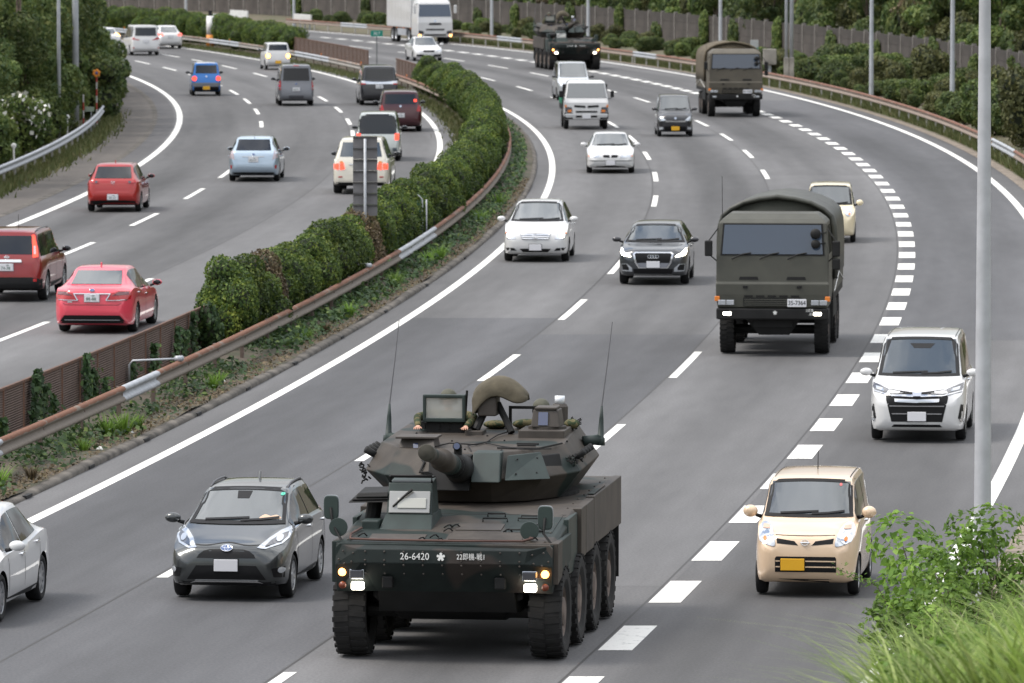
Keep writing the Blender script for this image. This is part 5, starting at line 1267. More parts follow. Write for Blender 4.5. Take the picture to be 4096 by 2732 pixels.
# 6 dark grey crossover, lamps lit
L = 4.20
rt, P, bvh, add = car('crossover', 'dark grey crossover with lit headlights and octagonal grille in the middle lane', 'car', 'suv', L, 1.795, 1.52, oncoming(3.65, 172.17, L, 0.19), DKGREY,
    front=[('grille_frame', M_CHROME, sym([(0.42, 0.430), (0.52, 0.57), (0.575, 0.80), (0.52, 0.845), (0.0, 0.845)]), False, 0.006),
           ('grille', M_GRILLE, sym([(0.38, 0.452), (0.47, 0.57), (0.525, 0.785), (0.485, 0.815), (0.0, 0.815)]), False, 0.014),
           ('grille_lower', pm('grille_grey', (0.20, 0.21, 0.24), 0.4), sym([(0.375, 0.452), (0.46, 0.565), (0.0, 0.57)]), False, 0.018),
           ('headlight', M_LAMPON, [(0.615, 0.725), (0.69, 0.715), (0.89, 0.755), (0.935, 0.84), (0.925, 0.925), (0.88, 0.90), (0.83, 0.82), (0.69, 0.785)], True, 0.010, 0.06),
           ('fog_frame', M_LENS, [(0.59, 0.345), (0.88, 0.36), (0.895, 0.545), (0.74, 0.545), (0.60, 0.44)], True, 0.006, 0.06),
           ('fog_pocket', M_GRILLE, [(0.69, 0.385), (0.865, 0.385), (0.88, 0.53), (0.76, 0.53), (0.69, 0.45)], True, 0.012, 0.06),
           ('lower_intake', M_GRILLE, sym([(0.54, 0.295), (0.56, 0.415), (0.0, 0.42)]), False, 0.004),
           ('chrome_strip', M_CHROME, [(-0.55, 0.272), (0.55, 0.272), (0.55, 0.288), (-0.55, 0.288)], False, 0.012)],
    rear=[('tail_light', M_TAIL, [(0.6, 0.85), (0.92, 0.85), (0.92, 1.0), (0.6, 0.98)], True)],
    wheel=(0.335, 0.215, 'spoke'), detail=2, zh=0.92, zc=1.06, zg=0.22, roof=0.675, emb=('rings', 0.727, 0.088), plate_z=(0.528, 0.75), mirrorm=BLACK, lower=0.36, ws_black=1, cabin_on=True)

# 7 white hatchback by the median
L = 4.27
rt, P, bvh, add = car('hatchback', 'white hatchback with star emblem in the grille, next to the median hedge', 'car', 'hatch', L, 1.777, 1.60, oncoming(0.68, 183.06, L, 0.19), WHITE,
    front=[('grille', M_GRILLE, sym([(0.40, 0.610), (0.475, 0.765), (0.0, 0.775)]), False, 0.004)] +
          [('grille_slat', M_CHROME, [(-x, z), (x, z), (x + 0.02, z + 0.03), (-x - 0.02, z + 0.03)], False, 0.014) for x, z in ((0.40, 0.628), (0.425, 0.677), (0.445, 0.725))] +
          [('headlight', M_LENS, [(0.585, 0.627), (0.85, 0.615), (0.955, 0.755), (0.94, 0.80), (0.80, 0.81), (0.65, 0.74)], True, 0.008, 0.06),
           ('projector', M_LAMPON, circ(0.80, 0.72, 0.065, 0.06, 12, 0.88), True, 0.014, 0.06), ('turn_lamp', M_AMBER, circ(0.91, 0.775, 0.018, 0.018, 8, 0.88), True, 0.015, 0.06),
           ('lower_intake', M_GRILLE, sym([(0.38, 0.275), (0.48, 0.365), (0.0, 0.37)]), False, 0.004),
           ('side_intake', M_GRILLE, [(0.565, 0.31), (0.86, 0.32), (0.92, 0.40), (0.65, 0.385)], True, 0.004)],
    rear=[('tail_light', M_TAIL, [(0.7, 0.82), (0.92, 0.82), (0.92, 1.05), (0.72, 1.03)], True)],
    wheel=(0.315, 0.205, 'spoke'), detail=2, zh=0.83, zc=1.08, emb=('star', 0.677, 0.082), plate_z=(0.405, 0.75), yc=-L/2 + L*0.22, roof=0.68, ws_black=1, cabin_on=True)

# 8 white sedan with twin kidney grille
L = 4.47
car('sedan', 'white sedan with two small dark grille openings in the left oncoming lane', 'car', 'sedan', L, 1.74, 1.42, oncoming(3.54, 242.34, L, 0.17), WHITE,
    front=[('grille', M_GRILLE, [(0.025, 0.565), (0.28, 0.575), (0.315, 0.635), (0.27, 0.665), (0.05, 0.66)], True, 0.006), ('headlight', M_LENS, [(0.38, 0.56), (0.88, 0.575), (0.93, 0.63), (0.88, 0.66), (0.48, 0.655)], True, 0.008),
           ('turn_lamp', M_AMBER, [(0.84, 0.59), (0.91, 0.60), (0.91, 0.645), (0.84, 0.645)], True, 0.013), ('bumper_strip', M_PLAST, [(-0.93, 0.445), (0.93, 0.445), (0.93, 0.468), (-0.93, 0.468)], False, 0.006),
           ('lower_intake', M_GRILLE, [(-0.62, 0.215), (0.62, 0.215), (0.58, 0.275), (-0.58, 0.275)], False, 0.004)],
    rear=[('tail_light', M_TAIL, [(0.55, 0.80), (0.92, 0.80), (0.92, 0.96), (0.6, 0.96)], True)], wheel=(0.31, 0.2, 'spoke'), ax=(0.17, 0.78), detail=1, plate_z=(0.385, 0.7), zh=0.74, zc=0.95)

# 9 black kei minivan
L = 3.40
car('kei_van', 'black kei minivan with yellow plate and silver grille bar in the middle lane', 'car', 'kei', L, 1.475, 1.70, oncoming(6.76, 279.76, L, 0.16), BLACK,
    front=[('headlight', M_LENS, [(0.52, 0.68), (0.90, 0.63), (0.94, 0.80), (0.80, 0.84)], True, 0.008), ('grille_bar', M_CHROME, [(-0.55, 0.61), (0.55, 0.61), (0.6, 0.68), (0.0, 0.655), (-0.6, 0.68)], False, 0.010),
           ('lower_intake', M_GRILLE, sym([(0.6, 0.26), (0.6, 0.42), (0, 0.44)]), False, 0.004), ('fog_lamp', M_LENS, [(0.68, 0.30), (0.9, 0.30), (0.9, 0.40), (0.68, 0.40)], True, 0.010)],
    rear=[('tail_light', M_TAIL, [(0.78, 0.75), (0.92, 0.75), (0.92, 1.1), (0.8, 1.1)], True)], wheel=(0.275, 0.16, 'spoke'), ax=(0.16, 0.85), detail=1, plate=('y', 'y'), plate_z=(0.345, 0.7), emb=('disc', 0.76, 0.05), zh=0.92, zc=1.08)

# 10 grey car hidden behind the small white lorry
L = 3.9
car('minivan', 'pale grey car almost hidden behind the small white lorry', 'car', 'minivan', L, 1.66, 1.86, oncoming(3.0, 330.9, L, 0.19), SILVER, front=[('headlight', M_LENS, [(0.55, 0.8), (0.9, 0.82), (0.9, 0.95), (0.6, 0.92)], True)],
    rear=[('tail_light', M_TAIL, [(0.78, 0.75), (0.92, 0.75), (0.92, 1.1), (0.8, 1.1)], True)], detail=0, mirrorm=BLACK)
# 11 far white sedan, one lamp glaring
L = 4.6
car('sedan', 'far white sedan in front of the white box truck, lamp lit', 'car', 'sedan', L, 1.78, 1.46, oncoming(-5.19, 411.26, L, 0.19), WHITE,
    front=[('headlight', M_LENS, [(0.5, 0.60), (0.9, 0.62), (0.94, 0.74), (0.6, 0.70)], True), ('grille', M_GRILLE, [(-0.36, 0.55), (0.36, 0.55), (0.40, 0.66), (-0.40, 0.66)], False), ('lower_intake', M_GRILLE, [(0.3, 0.28), (0.85, 0.30), (0.85, 0.42), (0.35, 0.40)], True)],
    rear=[('tail_light', M_TAIL, [(0.55, 0.82), (0.92, 0.80), (0.92, 0.98), (0.6, 0.97)], True)], detail=0, plate_z=(0.35, 0.78))

DRIVEN = [o for o in bpy.data.objects if o.parent is None and 'seat' in o.keys() and tuple(o['seat'])[2] > 0.1]
# ---- departing cars
L = 4.06
car('hatchback', 'bright red hatchback in the left lane, seen from behind', 'car', 'hatch', L, 1.695, 1.52, departing(-12.52, 212.32, L, 0.82), RED,
    rear=[('tail_light', M_TAIL, [(0.50, 0.90), (0.60, 0.99), (0.90, 1.0), (0.93, 0.93), (0.70, 0.90)], True, 0.010), ('lamp_inner', M_LENSD, circ(0.62, 0.945, 0.05, 0.035, 12, 0.85), True, 0.016), ('bumper_trim', M_PLAST, [(-0.92, 0.24), (0.92, 0.24), (0.92, 0.35), (0.5, 0.37), (-0.5, 0.37), (-0.92, 0.35)], False, 0.005)],
    front=[('headlight', M_LENS, [(0.5, 0.62), (0.9, 0.64), (0.94, 0.76), (0.6, 0.73)], True)], wheel=(0.305, 0.185, 'multi'), ax=(0.19, 0.82), detail=2, plate_z=(0.5, 0.475), embr=('wing', 0.93, 0.055), antenna=(1.0, 0.09), mirrorm=RED, ptext='50-13', zd=1.03, kd=1)
L = 4.615
car('estate_car', 'ice-blue estate car in the middle of the departing lanes, seen from behind', 'car', 'hatch', L, 1.775, 1.56, departing(-8.99, 235.36, L, 0.81), ICE,
    rear=[('tail_light', pm('tail_clear', (0.50, 0.42, 0.45), 0.2, coat=0.8), [(0.74, 0.76), (0.80, 1.0), (0.80, 1.10), (0.93, 1.02), (0.95, 0.84)], True, 0.008), ('bumper_trim', M_PLAST, [(-0.8, 0.26), (0.8, 0.26), (0.85, 0.33), (-0.85, 0.33)], False, 0.005), ('reflector', M_TAIL, [(0.84, 0.46), (0.9, 0.46), (0.9, 0.58), (0.84, 0.58)], True, 0.008),
          ('garnish', M_CHROME, [(-0.42, 0.865), (0.42, 0.865), (0.44, 0.885), (-0.44, 0.885)], False, 0.012)],
    front=[('headlight', M_LENS, [(0.5, 0.62), (0.9, 0.64), (0.94, 0.76), (0.6, 0.73)], True)], wheel=(0.315, 0.2, 'multi'), ax=(0.20, 0.81), detail=2, plate_z=(0.5, 0.77), embr=('ovals', 0.95, 0.055), antenna=(1.6, 0.16), ptext='42-17', zd=1.06)
L = 4.64
car('offroader', 'red off-road car with upright tail lamps and black bumper, cut by the left edge', 'car', 'suv', L, 1.79, 1.75, departing(-12.27, 165.15, L, 0.80), RED2,
    rear=[('tail_light', M_TAILON, [(0.72, 1.08), (0.85, 1.10), (0.825, 1.28), (0.735, 1.62), (0.665, 1.62), (0.70, 1.38)], True, 0.010), ('lamp_inner', M_LENS, [(0.745, 1.16), (0.80, 1.16), (0.77, 1.36), (0.725, 1.36)], True, 0.016),
          ('chrome_bar', M_CHROME, [(-0.42, 0.965), (0.42, 0.965), (0.40, 1.03), (-0.40, 1.03)], False, 0.022), ('rear_bumper', M_PLAST, [(-0.93, 0.28), (0.93, 0.28), (0.95, 0.56), (0.70, 0.60), (-0.70, 0.60), (-0.95, 0.56)], False, 0.022),
          ('reflector', M_TAIL, [(0.74, 0.50), (0.83, 0.50), (0.83, 0.57), (0.74, 0.57)], True, 0.03), ('badge', M_CHROME, [(0.52, 0.72), (0.66, 0.72), (0.66, 0.75), (0.52, 0.75)], False, 0.010)],
    front=[('headlight', M_LENS, [(0.5, 0.82), (0.9, 0.84), (0.94, 0.96), (0.6, 0.93)], True)], wheel=(0.36, 0.22, 'spoke'), ax=(0.19, 0.80), detail=2, plate_z=(0.6, 0.845), embr=('barring', 1.085, 0.05), rails='dark', lower=0.42, mirrorm=BLACK, ptext='74-38', zd=1.13, antenna=(0.3, 0.3), zc=1.10, roof=0.80)
L = 4.895
rt, P, bvh, add = car('sedan', 'bright pink sedan with chrome bar across the boot, in front of the brown fence', 'car', 'sedan', L, 1.80, 1.47, departing(-9.40, 153.04, L, 0.785), PINK,
    rear=[('tail_light', M_TAIL, [(0.37, 0.765), (0.93, 0.785), (0.945, 0.86), (0.92, 0.955), (0.66, 0.965), (0.46, 0.915)], True, 0.012, 0.06), ('lamp_inner', pm('tail_dark', (0.10, 0.005, 0.012), 0.15, coat=1), [(0.50, 0.87), (0.90, 0.88), (0.89, 0.94), (0.66, 0.945)], True, 0.018, 0.06),
          ('chrome_bar', M_CHROME, [(-0.47, 0.898), (0.47, 0.898), (0.47, 0.918), (-0.47, 0.918)], False, 0.024), ('chrome_leg', M_CHROME, [(0.345, 0.765), (0.375, 0.765), (0.47, 0.905), (0.445, 0.905)], True, 0.022),
          ('chrome_leg', M_CHROME, [(0.36, 0.755), (0.86, 0.765), (0.86, 0.778), (0.36, 0.768)], True, 0.020),
          ('valance', M_PLAST, [(-0.84, 0.24), (0.84, 0.24), (0.79, 0.33), (0.70, 0.425), (-0.70, 0.425), (-0.79, 0.33)], False, 0.006), ('silver_strip', M_LENS, [(-0.70, 0.315), (0.70, 0.315), (0.70, 0.332), (-0.70, 0.332)], False, 0.014),
          ('badge', M_CHROME, [(0.50, 0.715), (0.62, 0.715), (0.62, 0.738), (0.50, 0.738)], False, 0.010)],
    front=[('headlight', M_LENS, [(0.5, 0.62), (0.9, 0.64), (0.94, 0.76), (0.6, 0.73)], True)], wheel=(0.33, 0.215, 'multi'), ax=(0.19, 0.785), detail=3, plate_z=(0.5, 0.815), embr=('ovals', 0.985, 0.055), antenna=(0.95, 0.10), ptext='88-88', zd=1.08, zg=0.17)
add('boot_seam', M_GAP, band([(-0.66, 0.70), (-0.60, 0.66), (0.60, 0.66), (0.66, 0.70)], 0.010), 'r', 0.0025, 0.0, 0.1)
L = 4.95
car('offroader', 'pearl white off-road car behind the stacked sign, brake lamps lit', 'car', 'suv', L, 1.93, 1.88, departing(-5.01, 225.5, L, 0.79), PEARL,
    rear=[('tail_light', M_TAILON, [(0.56, 0.84), (0.72, 0.82), (0.73, 1.02), (0.60, 1.04)], True, 0.012), ('tail_light', M_TAILON, [(0.76, 0.83), (0.92, 0.84), (0.92, 1.02), (0.76, 1.03)], True, 0.010), ('turn_lamp', M_AMBER, [(0.60, 1.05), (0.73, 1.04), (0.73, 1.10), (0.64, 1.11)], True, 0.012),
          ('bumper_trim', M_PLAST, [(-0.93, 0.28), (0.93, 0.28), (0.93, 0.40), (-0.93, 0.40)], False, 0.010), ('reflector', M_TAIL, [(0.64, 0.56), (0.78, 0.56), (0.78, 0.60), (0.64, 0.60)], True, 0.010), ('garnish', M_CHROME, [(-0.4, 0.98), (0.4, 0.98), (0.4, 1.02), (-0.4, 1.02)], False, 0.02)],
    front=[('headlight', M_LENS, [(0.5, 0.82), (0.9, 0.84), (0.94, 0.96), (0.6, 0.93)], True)], wheel=(0.385, 0.27, 'spoke'), ax=(0.18, 0.79), detail=2, plate_z=(0.6, 0.86), zd=1.22, zc=1.18, zh=1.02, mirrorm=BLACK, sideglass=M_GLASS)
L = 4.69
car('minivan', 'pale silver minivan with black rear window and lit lamps, just past the white off-roader', 'car', 'minivan', L, 1.70, 1.83, departing(-5.04, 253.93, L, 0.80), CHAMP,
    rear=[('tailgate_glass', M_GLASSB, [(-0.93, 1.02), (0.93, 1.02), (0.86, 1.70), (0.70, 1.77), (-0.70, 1.77), (-0.86, 1.70)], False, 0.004, 0.1), ('tail_light', M_TAILON, [(0.74, 0.80), (0.92, 0.80), (0.92, 1.04), (0.76, 1.04)], True, 0.012), ('reflector', pm('mesh_dark', (0.1, 0.12, 0.14), 0.5), [(0.66, 0.38), (0.85, 0.38), (0.83, 0.50), (0.66, 0.50)], True, 0.008)],
    front=[('headlight', M_LENS, [(0.5, 0.82), (0.9, 0.84), (0.94, 0.96), (0.6, 0.93)], True)], wheel=(0.315, 0.2, 'spoke'), detail=1, plate_z=(0.6, 0.85), mirrorm=BLACK)
L = 4.85
car('minivan', 'dark maroon minivan at the inside of the bend, seen from behind', 'car', 'minivan', L, 1.83, 1.74, departing(-4.75, 286.13, L, 0.80), MAROON,
    rear=[('tail_light', M_TAIL, [(0.74, 0.88), (0.93, 0.85), (0.93, 1.12), (0.84, 1.14)], True, 0.010), ('lamp_lit', M_TAILON, [(-0.74, 1.27), (-0.62, 1.27), (-0.62, 1.37), (-0.74, 1.37)], False, 0.012)],
    front=[('headlight', M_LENS, [(0.5, 0.82), (0.9, 0.84), (0.94, 0.96), (0.6, 0.93)], True)], wheel=(0.325, 0.21, 'spoke'), detail=1, plate_z=(0.6, 0.70), embr=('disc', 1.08, 0.05), mirrorm=BLACK, ptext='21-54')
L = 4.90
car('minivan', 'black minivan with bright chrome bar across the tailgate, seen from behind', 'car', 'minivan', L, 1.85, 1.90, departing(-6.40, 322.85, L, 0.80), BLACK,
    rear=[('chrome_bar', M_CHROME, [(-0.93, 1.02), (0.93, 1.02), (0.90, 1.18), (0.3, 1.12), (-0.3, 1.12), (-0.90, 1.18)], False, 0.014), ('tail_light', M_TAIL, [(0.70, 1.0), (0.93, 1.0), (0.93, 1.06), (0.70, 1.06)], True, 0.018), ('reflector', M_TAILON, [(-0.92, 0.38), (-0.82, 0.38), (-0.82, 0.55), (-0.92, 0.55)], False, 0.012)],
    front=[('headlight', M_LENS, [(0.5, 0.82), (0.9, 0.84), (0.94, 0.96), (0.6, 0.93)], True)], wheel=(0.33, 0.22, 'spoke'), detail=1, plate_z=(0.6, 0.90), mirrorm=BLACK, zd=1.20, ptext='11-90')
L = 4.70
car('van', 'grey high-roof van with tall black rear window in the middle of the departing lanes', 'van', 'van', L, 1.72, 1.98, departing(-10.35, 322.06, L, 0.76), GREYV,
    rear=[('tail_light', M_TAIL, [(0.84, 0.78), (0.95, 0.78), (0.95, 1.22), (0.86, 1.22)], True, 0.010), ('lamp_clear', M_LENS, [(0.85, 0.80), (0.94, 0.80), (0.94, 0.92), (0.86, 0.92)], True, 0.014), ('high_lamp', M_TAIL, [(-0.14, 1.90), (0.14, 1.90), (0.14, 1.93), (-0.14, 1.93)], False, 0.012), ('step', pm('step_dark', (0.06, 0.06, 0.07), 0.6), [(-0.4, 0.36), (0.4, 0.36), (0.4, 0.5), (-0.4, 0.5)], False, 0.010)],
    front=[('headlight', M_LENS, [(0.5, 0.82), (0.9, 0.84), (0.94, 0.96), (0.6, 0.93)], True)], wheel=(0.32, 0.2, 'cap'), ax=(0.22, 0.76), detail=1, plate_z=(0.6, 0.80), mirrorm=BLACK, embr=('ovals', 1.05, 0.06), ptext='80-12')
L = 3.395
car('kei_car', 'bright blue kei car with white roof and round red lamps', 'car', 'kei', L, 1.475, 1.68, departing(-15.35, 338.14, L, 0.85), BLUE,
    rear=[('tail_light', M_TAILON, circ(0.80, 0.87, 0.11, 0.12, 14, 0.74), True, 0.012), ('rear_bumper', pm('bumper_grey', (0.16, 0.17, 0.19), 0.5), [(-0.94, 0.46), (0.94, 0.46), (0.92, 0.66), (-0.92, 0.66)], False, 0.012), ('bumper_trim', M_PLAST, [(-0.94, 0.22), (0.94, 0.22), (0.94, 0.46), (-0.94, 0.46)], False, 0.010)],
    front=[('headlight', M_LENS, circ(0.7, 0.86, 0.1, 0.1, 12, 0.74), True)], roofm=WHITE, wheel=(0.30, 0.165, 'spoke'), ax=(0.15, 0.85), detail=1, plate=('y', 'y'), plate_z=(0.6, 0.40), emb=None, embr=('disc', 0.97, 0.04), mirrorm=BLACK)
L = 3.395
car('kei_car', 'white kei car with round amber lamps and yellow plate, braking', 'car', 'kei', L, 1.475, 1.58, departing(-13.58, 390.03, L, 0.85), WHITE,
    rear=[('tail_light', M_AMBERON, circ(0.78, 0.80, 0.12, 0.14, 14, 0.74), True, 0.012), ('tail_light', M_TAIL, circ(0.78, 0.80, 0.14, 0.16, 14, 0.74), True, 0.008)],
    front=[('headlight', M_LENS, circ(0.7, 0.86, 0.1, 0.1, 12, 0.74), True)], wheel=(0.285, 0.155, 'spoke'), ax=(0.15, 0.85), detail=0, plate=('y', 'y'), plate_z=(0.6, 0.45), mirrorm=WHITE)
L = 4.90
car('minivan', 'tall white minivan with slim red lamps near the left trees', 'car', 'minivan', L, 1.85, 1.92, departing(-23.28, 426.5, L, 0.80), WHITE,
    rear=[('tail_light', M_TAIL, [(0.45, 0.96), (0.93, 1.02), (0.93, 1.14), (0.80, 1.16), (0.78, 1.06), (0.45, 1.0)], True, 0.012), ('reflector', M_TAIL, [(0.80, 0.45), (0.9, 0.45), (0.9, 0.52), (0.8, 0.52)], True, 0.010)],
    front=[('headlight', M_LENS, [(0.5, 0.82), (0.9, 0.84), (0.94, 0.96), (0.6, 0.93)], True)], wheel=(0.33, 0.22, 'spoke'), detail=0, plate_z=(0.6, 0.90), zd=1.2)
L = 4.7
car('sedan', 'white sedan with lit red lamps beside the tall white minivan', 'car', 'sedan', L, 1.72, 1.52, departing(-22.73, 445.9, L, 0.79), WHITE,
    rear=[('tail_light', M_TAILON, [(0.55, 0.86), (0.93, 0.86), (0.93, 1.0), (0.58, 1.0)], True, 0.012)], front=[('headlight', M_LENS, [(0.5, 0.62), (0.9, 0.64), (0.94, 0.76), (0.6, 0.73)], True)], detail=0, plate_z=(0.5, 0.8))
car('sedan', 'white car with orange lamp mostly hidden by the left trees', 'car', 'sedan', 4.6, 1.72, 1.48, departing(-26.5, 441.0, 4.6, 0.79), WHITE,
    rear=[('tail_light', M_AMBERON, [(0.55, 0.95), (0.93, 0.95), (0.93, 1.10), (0.58, 1.10)], True, 0.012)], front=[('headlight', M_LENS, [(0.5, 0.62), (0.9, 0.64), (0.94, 0.76), (0.6, 0.73)], True)], detail=0)
car('sedan', 'silver car showing only its roof over the far hedge', 'car', 'sedan', 4.6, 1.74, 1.50, oncoming(-25.6, 511, 4.6, 0.19), SILVER, detail=0, front=[('headlight', M_LENS, [(0.5, 0.62), (0.9, 0.64), (0.94, 0.76), (0.6, 0.73)], True)])
car('minivan', 'white car showing only its roof over the far hedge by the white column', 'car', 'hatch', 4.2, 1.70, 1.55, oncoming(-20.7, 489, 4.2, 0.19), WHITE, detail=0, front=[('headlight', M_LENS, [(0.5, 0.62), (0.9, 0.64), (0.94, 0.76), (0.6, 0.73)], True)])
# ================================================================== military vehicles
def camo(name, c1, c2, scale=0.75, rough=0.6, thr=0.5):
    if name in MATS: return MATS[name]
    m = bpy.data.materials.new(name); m.use_nodes = True; n, l = m.node_tree.nodes, m.node_tree.links
    b = n['Principled BSDF']; b.inputs['Roughness'].default_value = rough; b.inputs['Specular IOR Level'].default_value = 0.35
    t = n.new('ShaderNodeTexCoord'); a = n.new('ShaderNodeTexNoise'); a.inputs['Scale'].default_value = scale; a.inputs['Detail'].default_value = 1.5; a.inputs['Distortion'].default_value = 0.5
    l.new(t.outputs['Object'], a.inputs['Vector']); r = n.new('ShaderNodeValToRGB')
    r.color_ramp.elements[0].position = thr - 0.012; r.color_ramp.elements[0].color = (*c1, 1); r.color_ramp.elements[1].position = thr + 0.012; r.color_ramp.elements[1].color = (*c2, 1)
    l.new(a.outputs['Fac'], r.inputs['Fac'])
    d = n.new('ShaderNodeTexNoise'); d.inputs['Scale'].default_value = 4.0; d.inputs['Detail'].default_value = 8; l.new(t.outputs['Object'], d.inputs['Vector'])
    mr = n.new('ShaderNodeMapRange'); mr.inputs[1].default_value = 0.3; mr.inputs[2].default_value = 0.7; mr.inputs[3].default_value = 0.78; mr.inputs[4].default_value = 1.18; l.new(d.outputs['Fac'], mr.inputs[0])
    cc = n.new('ShaderNodeCombineXYZ'); [l.new(mr.outputs[0], cc.inputs[i]) for i in range(3)]
    mm = n.new('ShaderNodeMixRGB'); mm.blend_type = 'MULTIPLY'; mm.inputs[0].default_value = 1; l.new(r.outputs['Color'], mm.inputs[1]); l.new(cc.outputs[0], mm.inputs[2]); l.new(mm.outputs[0], b.inputs['Base Color'])
    MATS[name] = m; return m
C_BROWN = (0.056, 0.047, 0.039); C_GREEN = (0.011, 0.020, 0.018)
M_CAMO = camo('camo_hull', C_GREEN, C_BROWN, 0.62, thr=0.49); M_CAMOT = camo('camo_turret', C_GREEN, C_BROWN, 0.8, thr=0.45)
M_MG = pm('military_green', (0.019, 0.032, 0.029), 0.55, var=0.15, vscale=5); M_MB = pm('military_brown', (0.056, 0.047, 0.040), 0.6, var=0.15, vscale=5)
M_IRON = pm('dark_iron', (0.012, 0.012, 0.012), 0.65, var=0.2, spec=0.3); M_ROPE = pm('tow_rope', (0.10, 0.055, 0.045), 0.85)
M_LENSB = pm('lens_blue', (0.02, 0.035, 0.11), 0.06, coat=1.0, spec=1.0); M_STEN = pm('stencil_white', (0.72, 0.72, 0.70), 0.7)
M_CANV = pm('canvas_khaki', (0.105, 0.090, 0.062), 0.9, var=0.22, vscale=4, bump=0.5, bscale=9)
M_VISOR = pm('visor_glass', (0.30, 0.30, 0.29), 0.08, spec=0.9, ior=1.6)
M_TYREM = pm('tyre_dusty', (0.014, 0.0135, 0.0135), 0.9, var=0.25, vscale=6); M_HUBB = pm('hub_brown', (0.13, 0.10, 0.085), 0.75, var=0.25, vscale=7)
M_MIRB = pm('mirror_back', (0.028, 0.045, 0.040), 0.45)
CLOTH = camo('uniform_camo', (0.035, 0.05, 0.022), (0.12, 0.105, 0.05), 14.0, 0.9, 0.5)
M_SKIN = pm('skin', (0.55, 0.31, 0.22), 0.6); M_HELM = pm('helmet', (0.085, 0.085, 0.06), 0.7, var=0.2, vscale=10)

def big_wheel(r, w, lugs=26):
    t = MB().lathe_x([(-w*0.36, r*0.56), (-w*0.48, r*0.70), (-w*0.50, r*0.86), (-w*0.44, r*0.965), (-w*0.2, r*0.975), (w*0.2, r*0.975), (w*0.44, r*0.965), (w*0.50, r*0.86), (w*0.48, r*0.70), (w*0.36, r*0.56)], n=36)
    for k in range(lugs):
        for s in (-1, 1):
            an = 2*PI*(k + (0.5 if s > 0 else 0))/lugs; V = []
            for rr in (r*0.955, r*1.0):
                for (x, da) in ((s*0.02*w, -0.055), (s*0.02*w, 0.065), (s*0.50*w, 0.025), (s*0.50*w, -0.085)):
                    q = rr if abs(x) < w*0.3 else rr - 0.02*r; V.append((x, q*math.cos(an + da), q*math.sin(an + da)))
            t.add(V, [(3, 2, 1, 0), (4, 5, 6, 7), (0, 1, 5, 4), (1, 2, 6, 5), (2, 3, 7, 6), (3, 0, 4, 7)])
    tyre = t.mesh('wheel', M_TYREM, False)
    m = MB().lathe_x([(w*0.30, r*0.56), (w*0.40, r*0.54), (w*0.30, r*0.49), (w*0.22, r*0.40), (w*0.26, r*0.34), (w*0.42, r*0.30), (w*0.46, r*0.20), (w*0.47, 0.005)], n=30)
    for k in range(10):
        an = 2*PI*k/10; m.box(w*0.24, w*0.33, r*0.42*math.cos(an) - 0.02, r*0.42*math.cos(an) + 0.02, r*0.42*math.sin(an) - 0.02, r*0.42*math.sin(an) + 0.02)
    return tyre, m.mesh('rim', M_HUBB, False)
MW = big_wheel(0.605, 0.43)

def copy_tree(o, parent=None):
    c = o.copy(); col.objects.link(c); c.parent = parent
    for ch in o.children: copy_tree(ch, c)
    return c

def skin_body(name, joints, edges, mat, parent, root=0, sub=2):
    me = bpy.data.meshes.new(name); me.from_pydata([j[:3] for j in joints], edges, [])
    o = link(name, me, parent); o.modifiers.new('skin', 'SKIN')
    if not me.skin_vertices: me.attributes.new
    sv = me.skin_vertices[0].data
    for i, j in enumerate(joints): sv[i].radius = (j[3], j[3] if len(j) < 5 else j[4]); sv[i].use_root = (i == root)
    s = o.modifiers.new('sub', 'SUBSURF'); s.levels = sub; s.render_levels = sub
    bpy.context.view_layer.update()
    out = bpy.data.meshes.new_from_object(o.evaluated_get(bpy.context.evaluated_depsgraph_get())); out.name = name
    out.polygons.foreach_set('use_smooth', np.ones(len(out.polygons), dtype=bool)); out.materials.clear(); out.materials.append(mat)
    bpy.data.objects.remove(o); return link(name, out, parent)
def head_mesh():
    m = MB().ball((0, 0, 0), (0.078, 0.098, 0.118), 20, 14)
    m.tube([(0, -0.090, 0.022), (0, -0.112, -0.018), (0, -0.098, -0.03)], [0.010, 0.016, 0.012], 8)          # nose
    for s in (-1, 1): m.ball((s*0.079, 0.005, -0.005), (0.012, 0.022, 0.032), 8, 6)                            # ears
    m.tube([(0, 0.02, -0.08), (0, 0.03, -0.18)], [0.052, 0.056], 12)
    return m
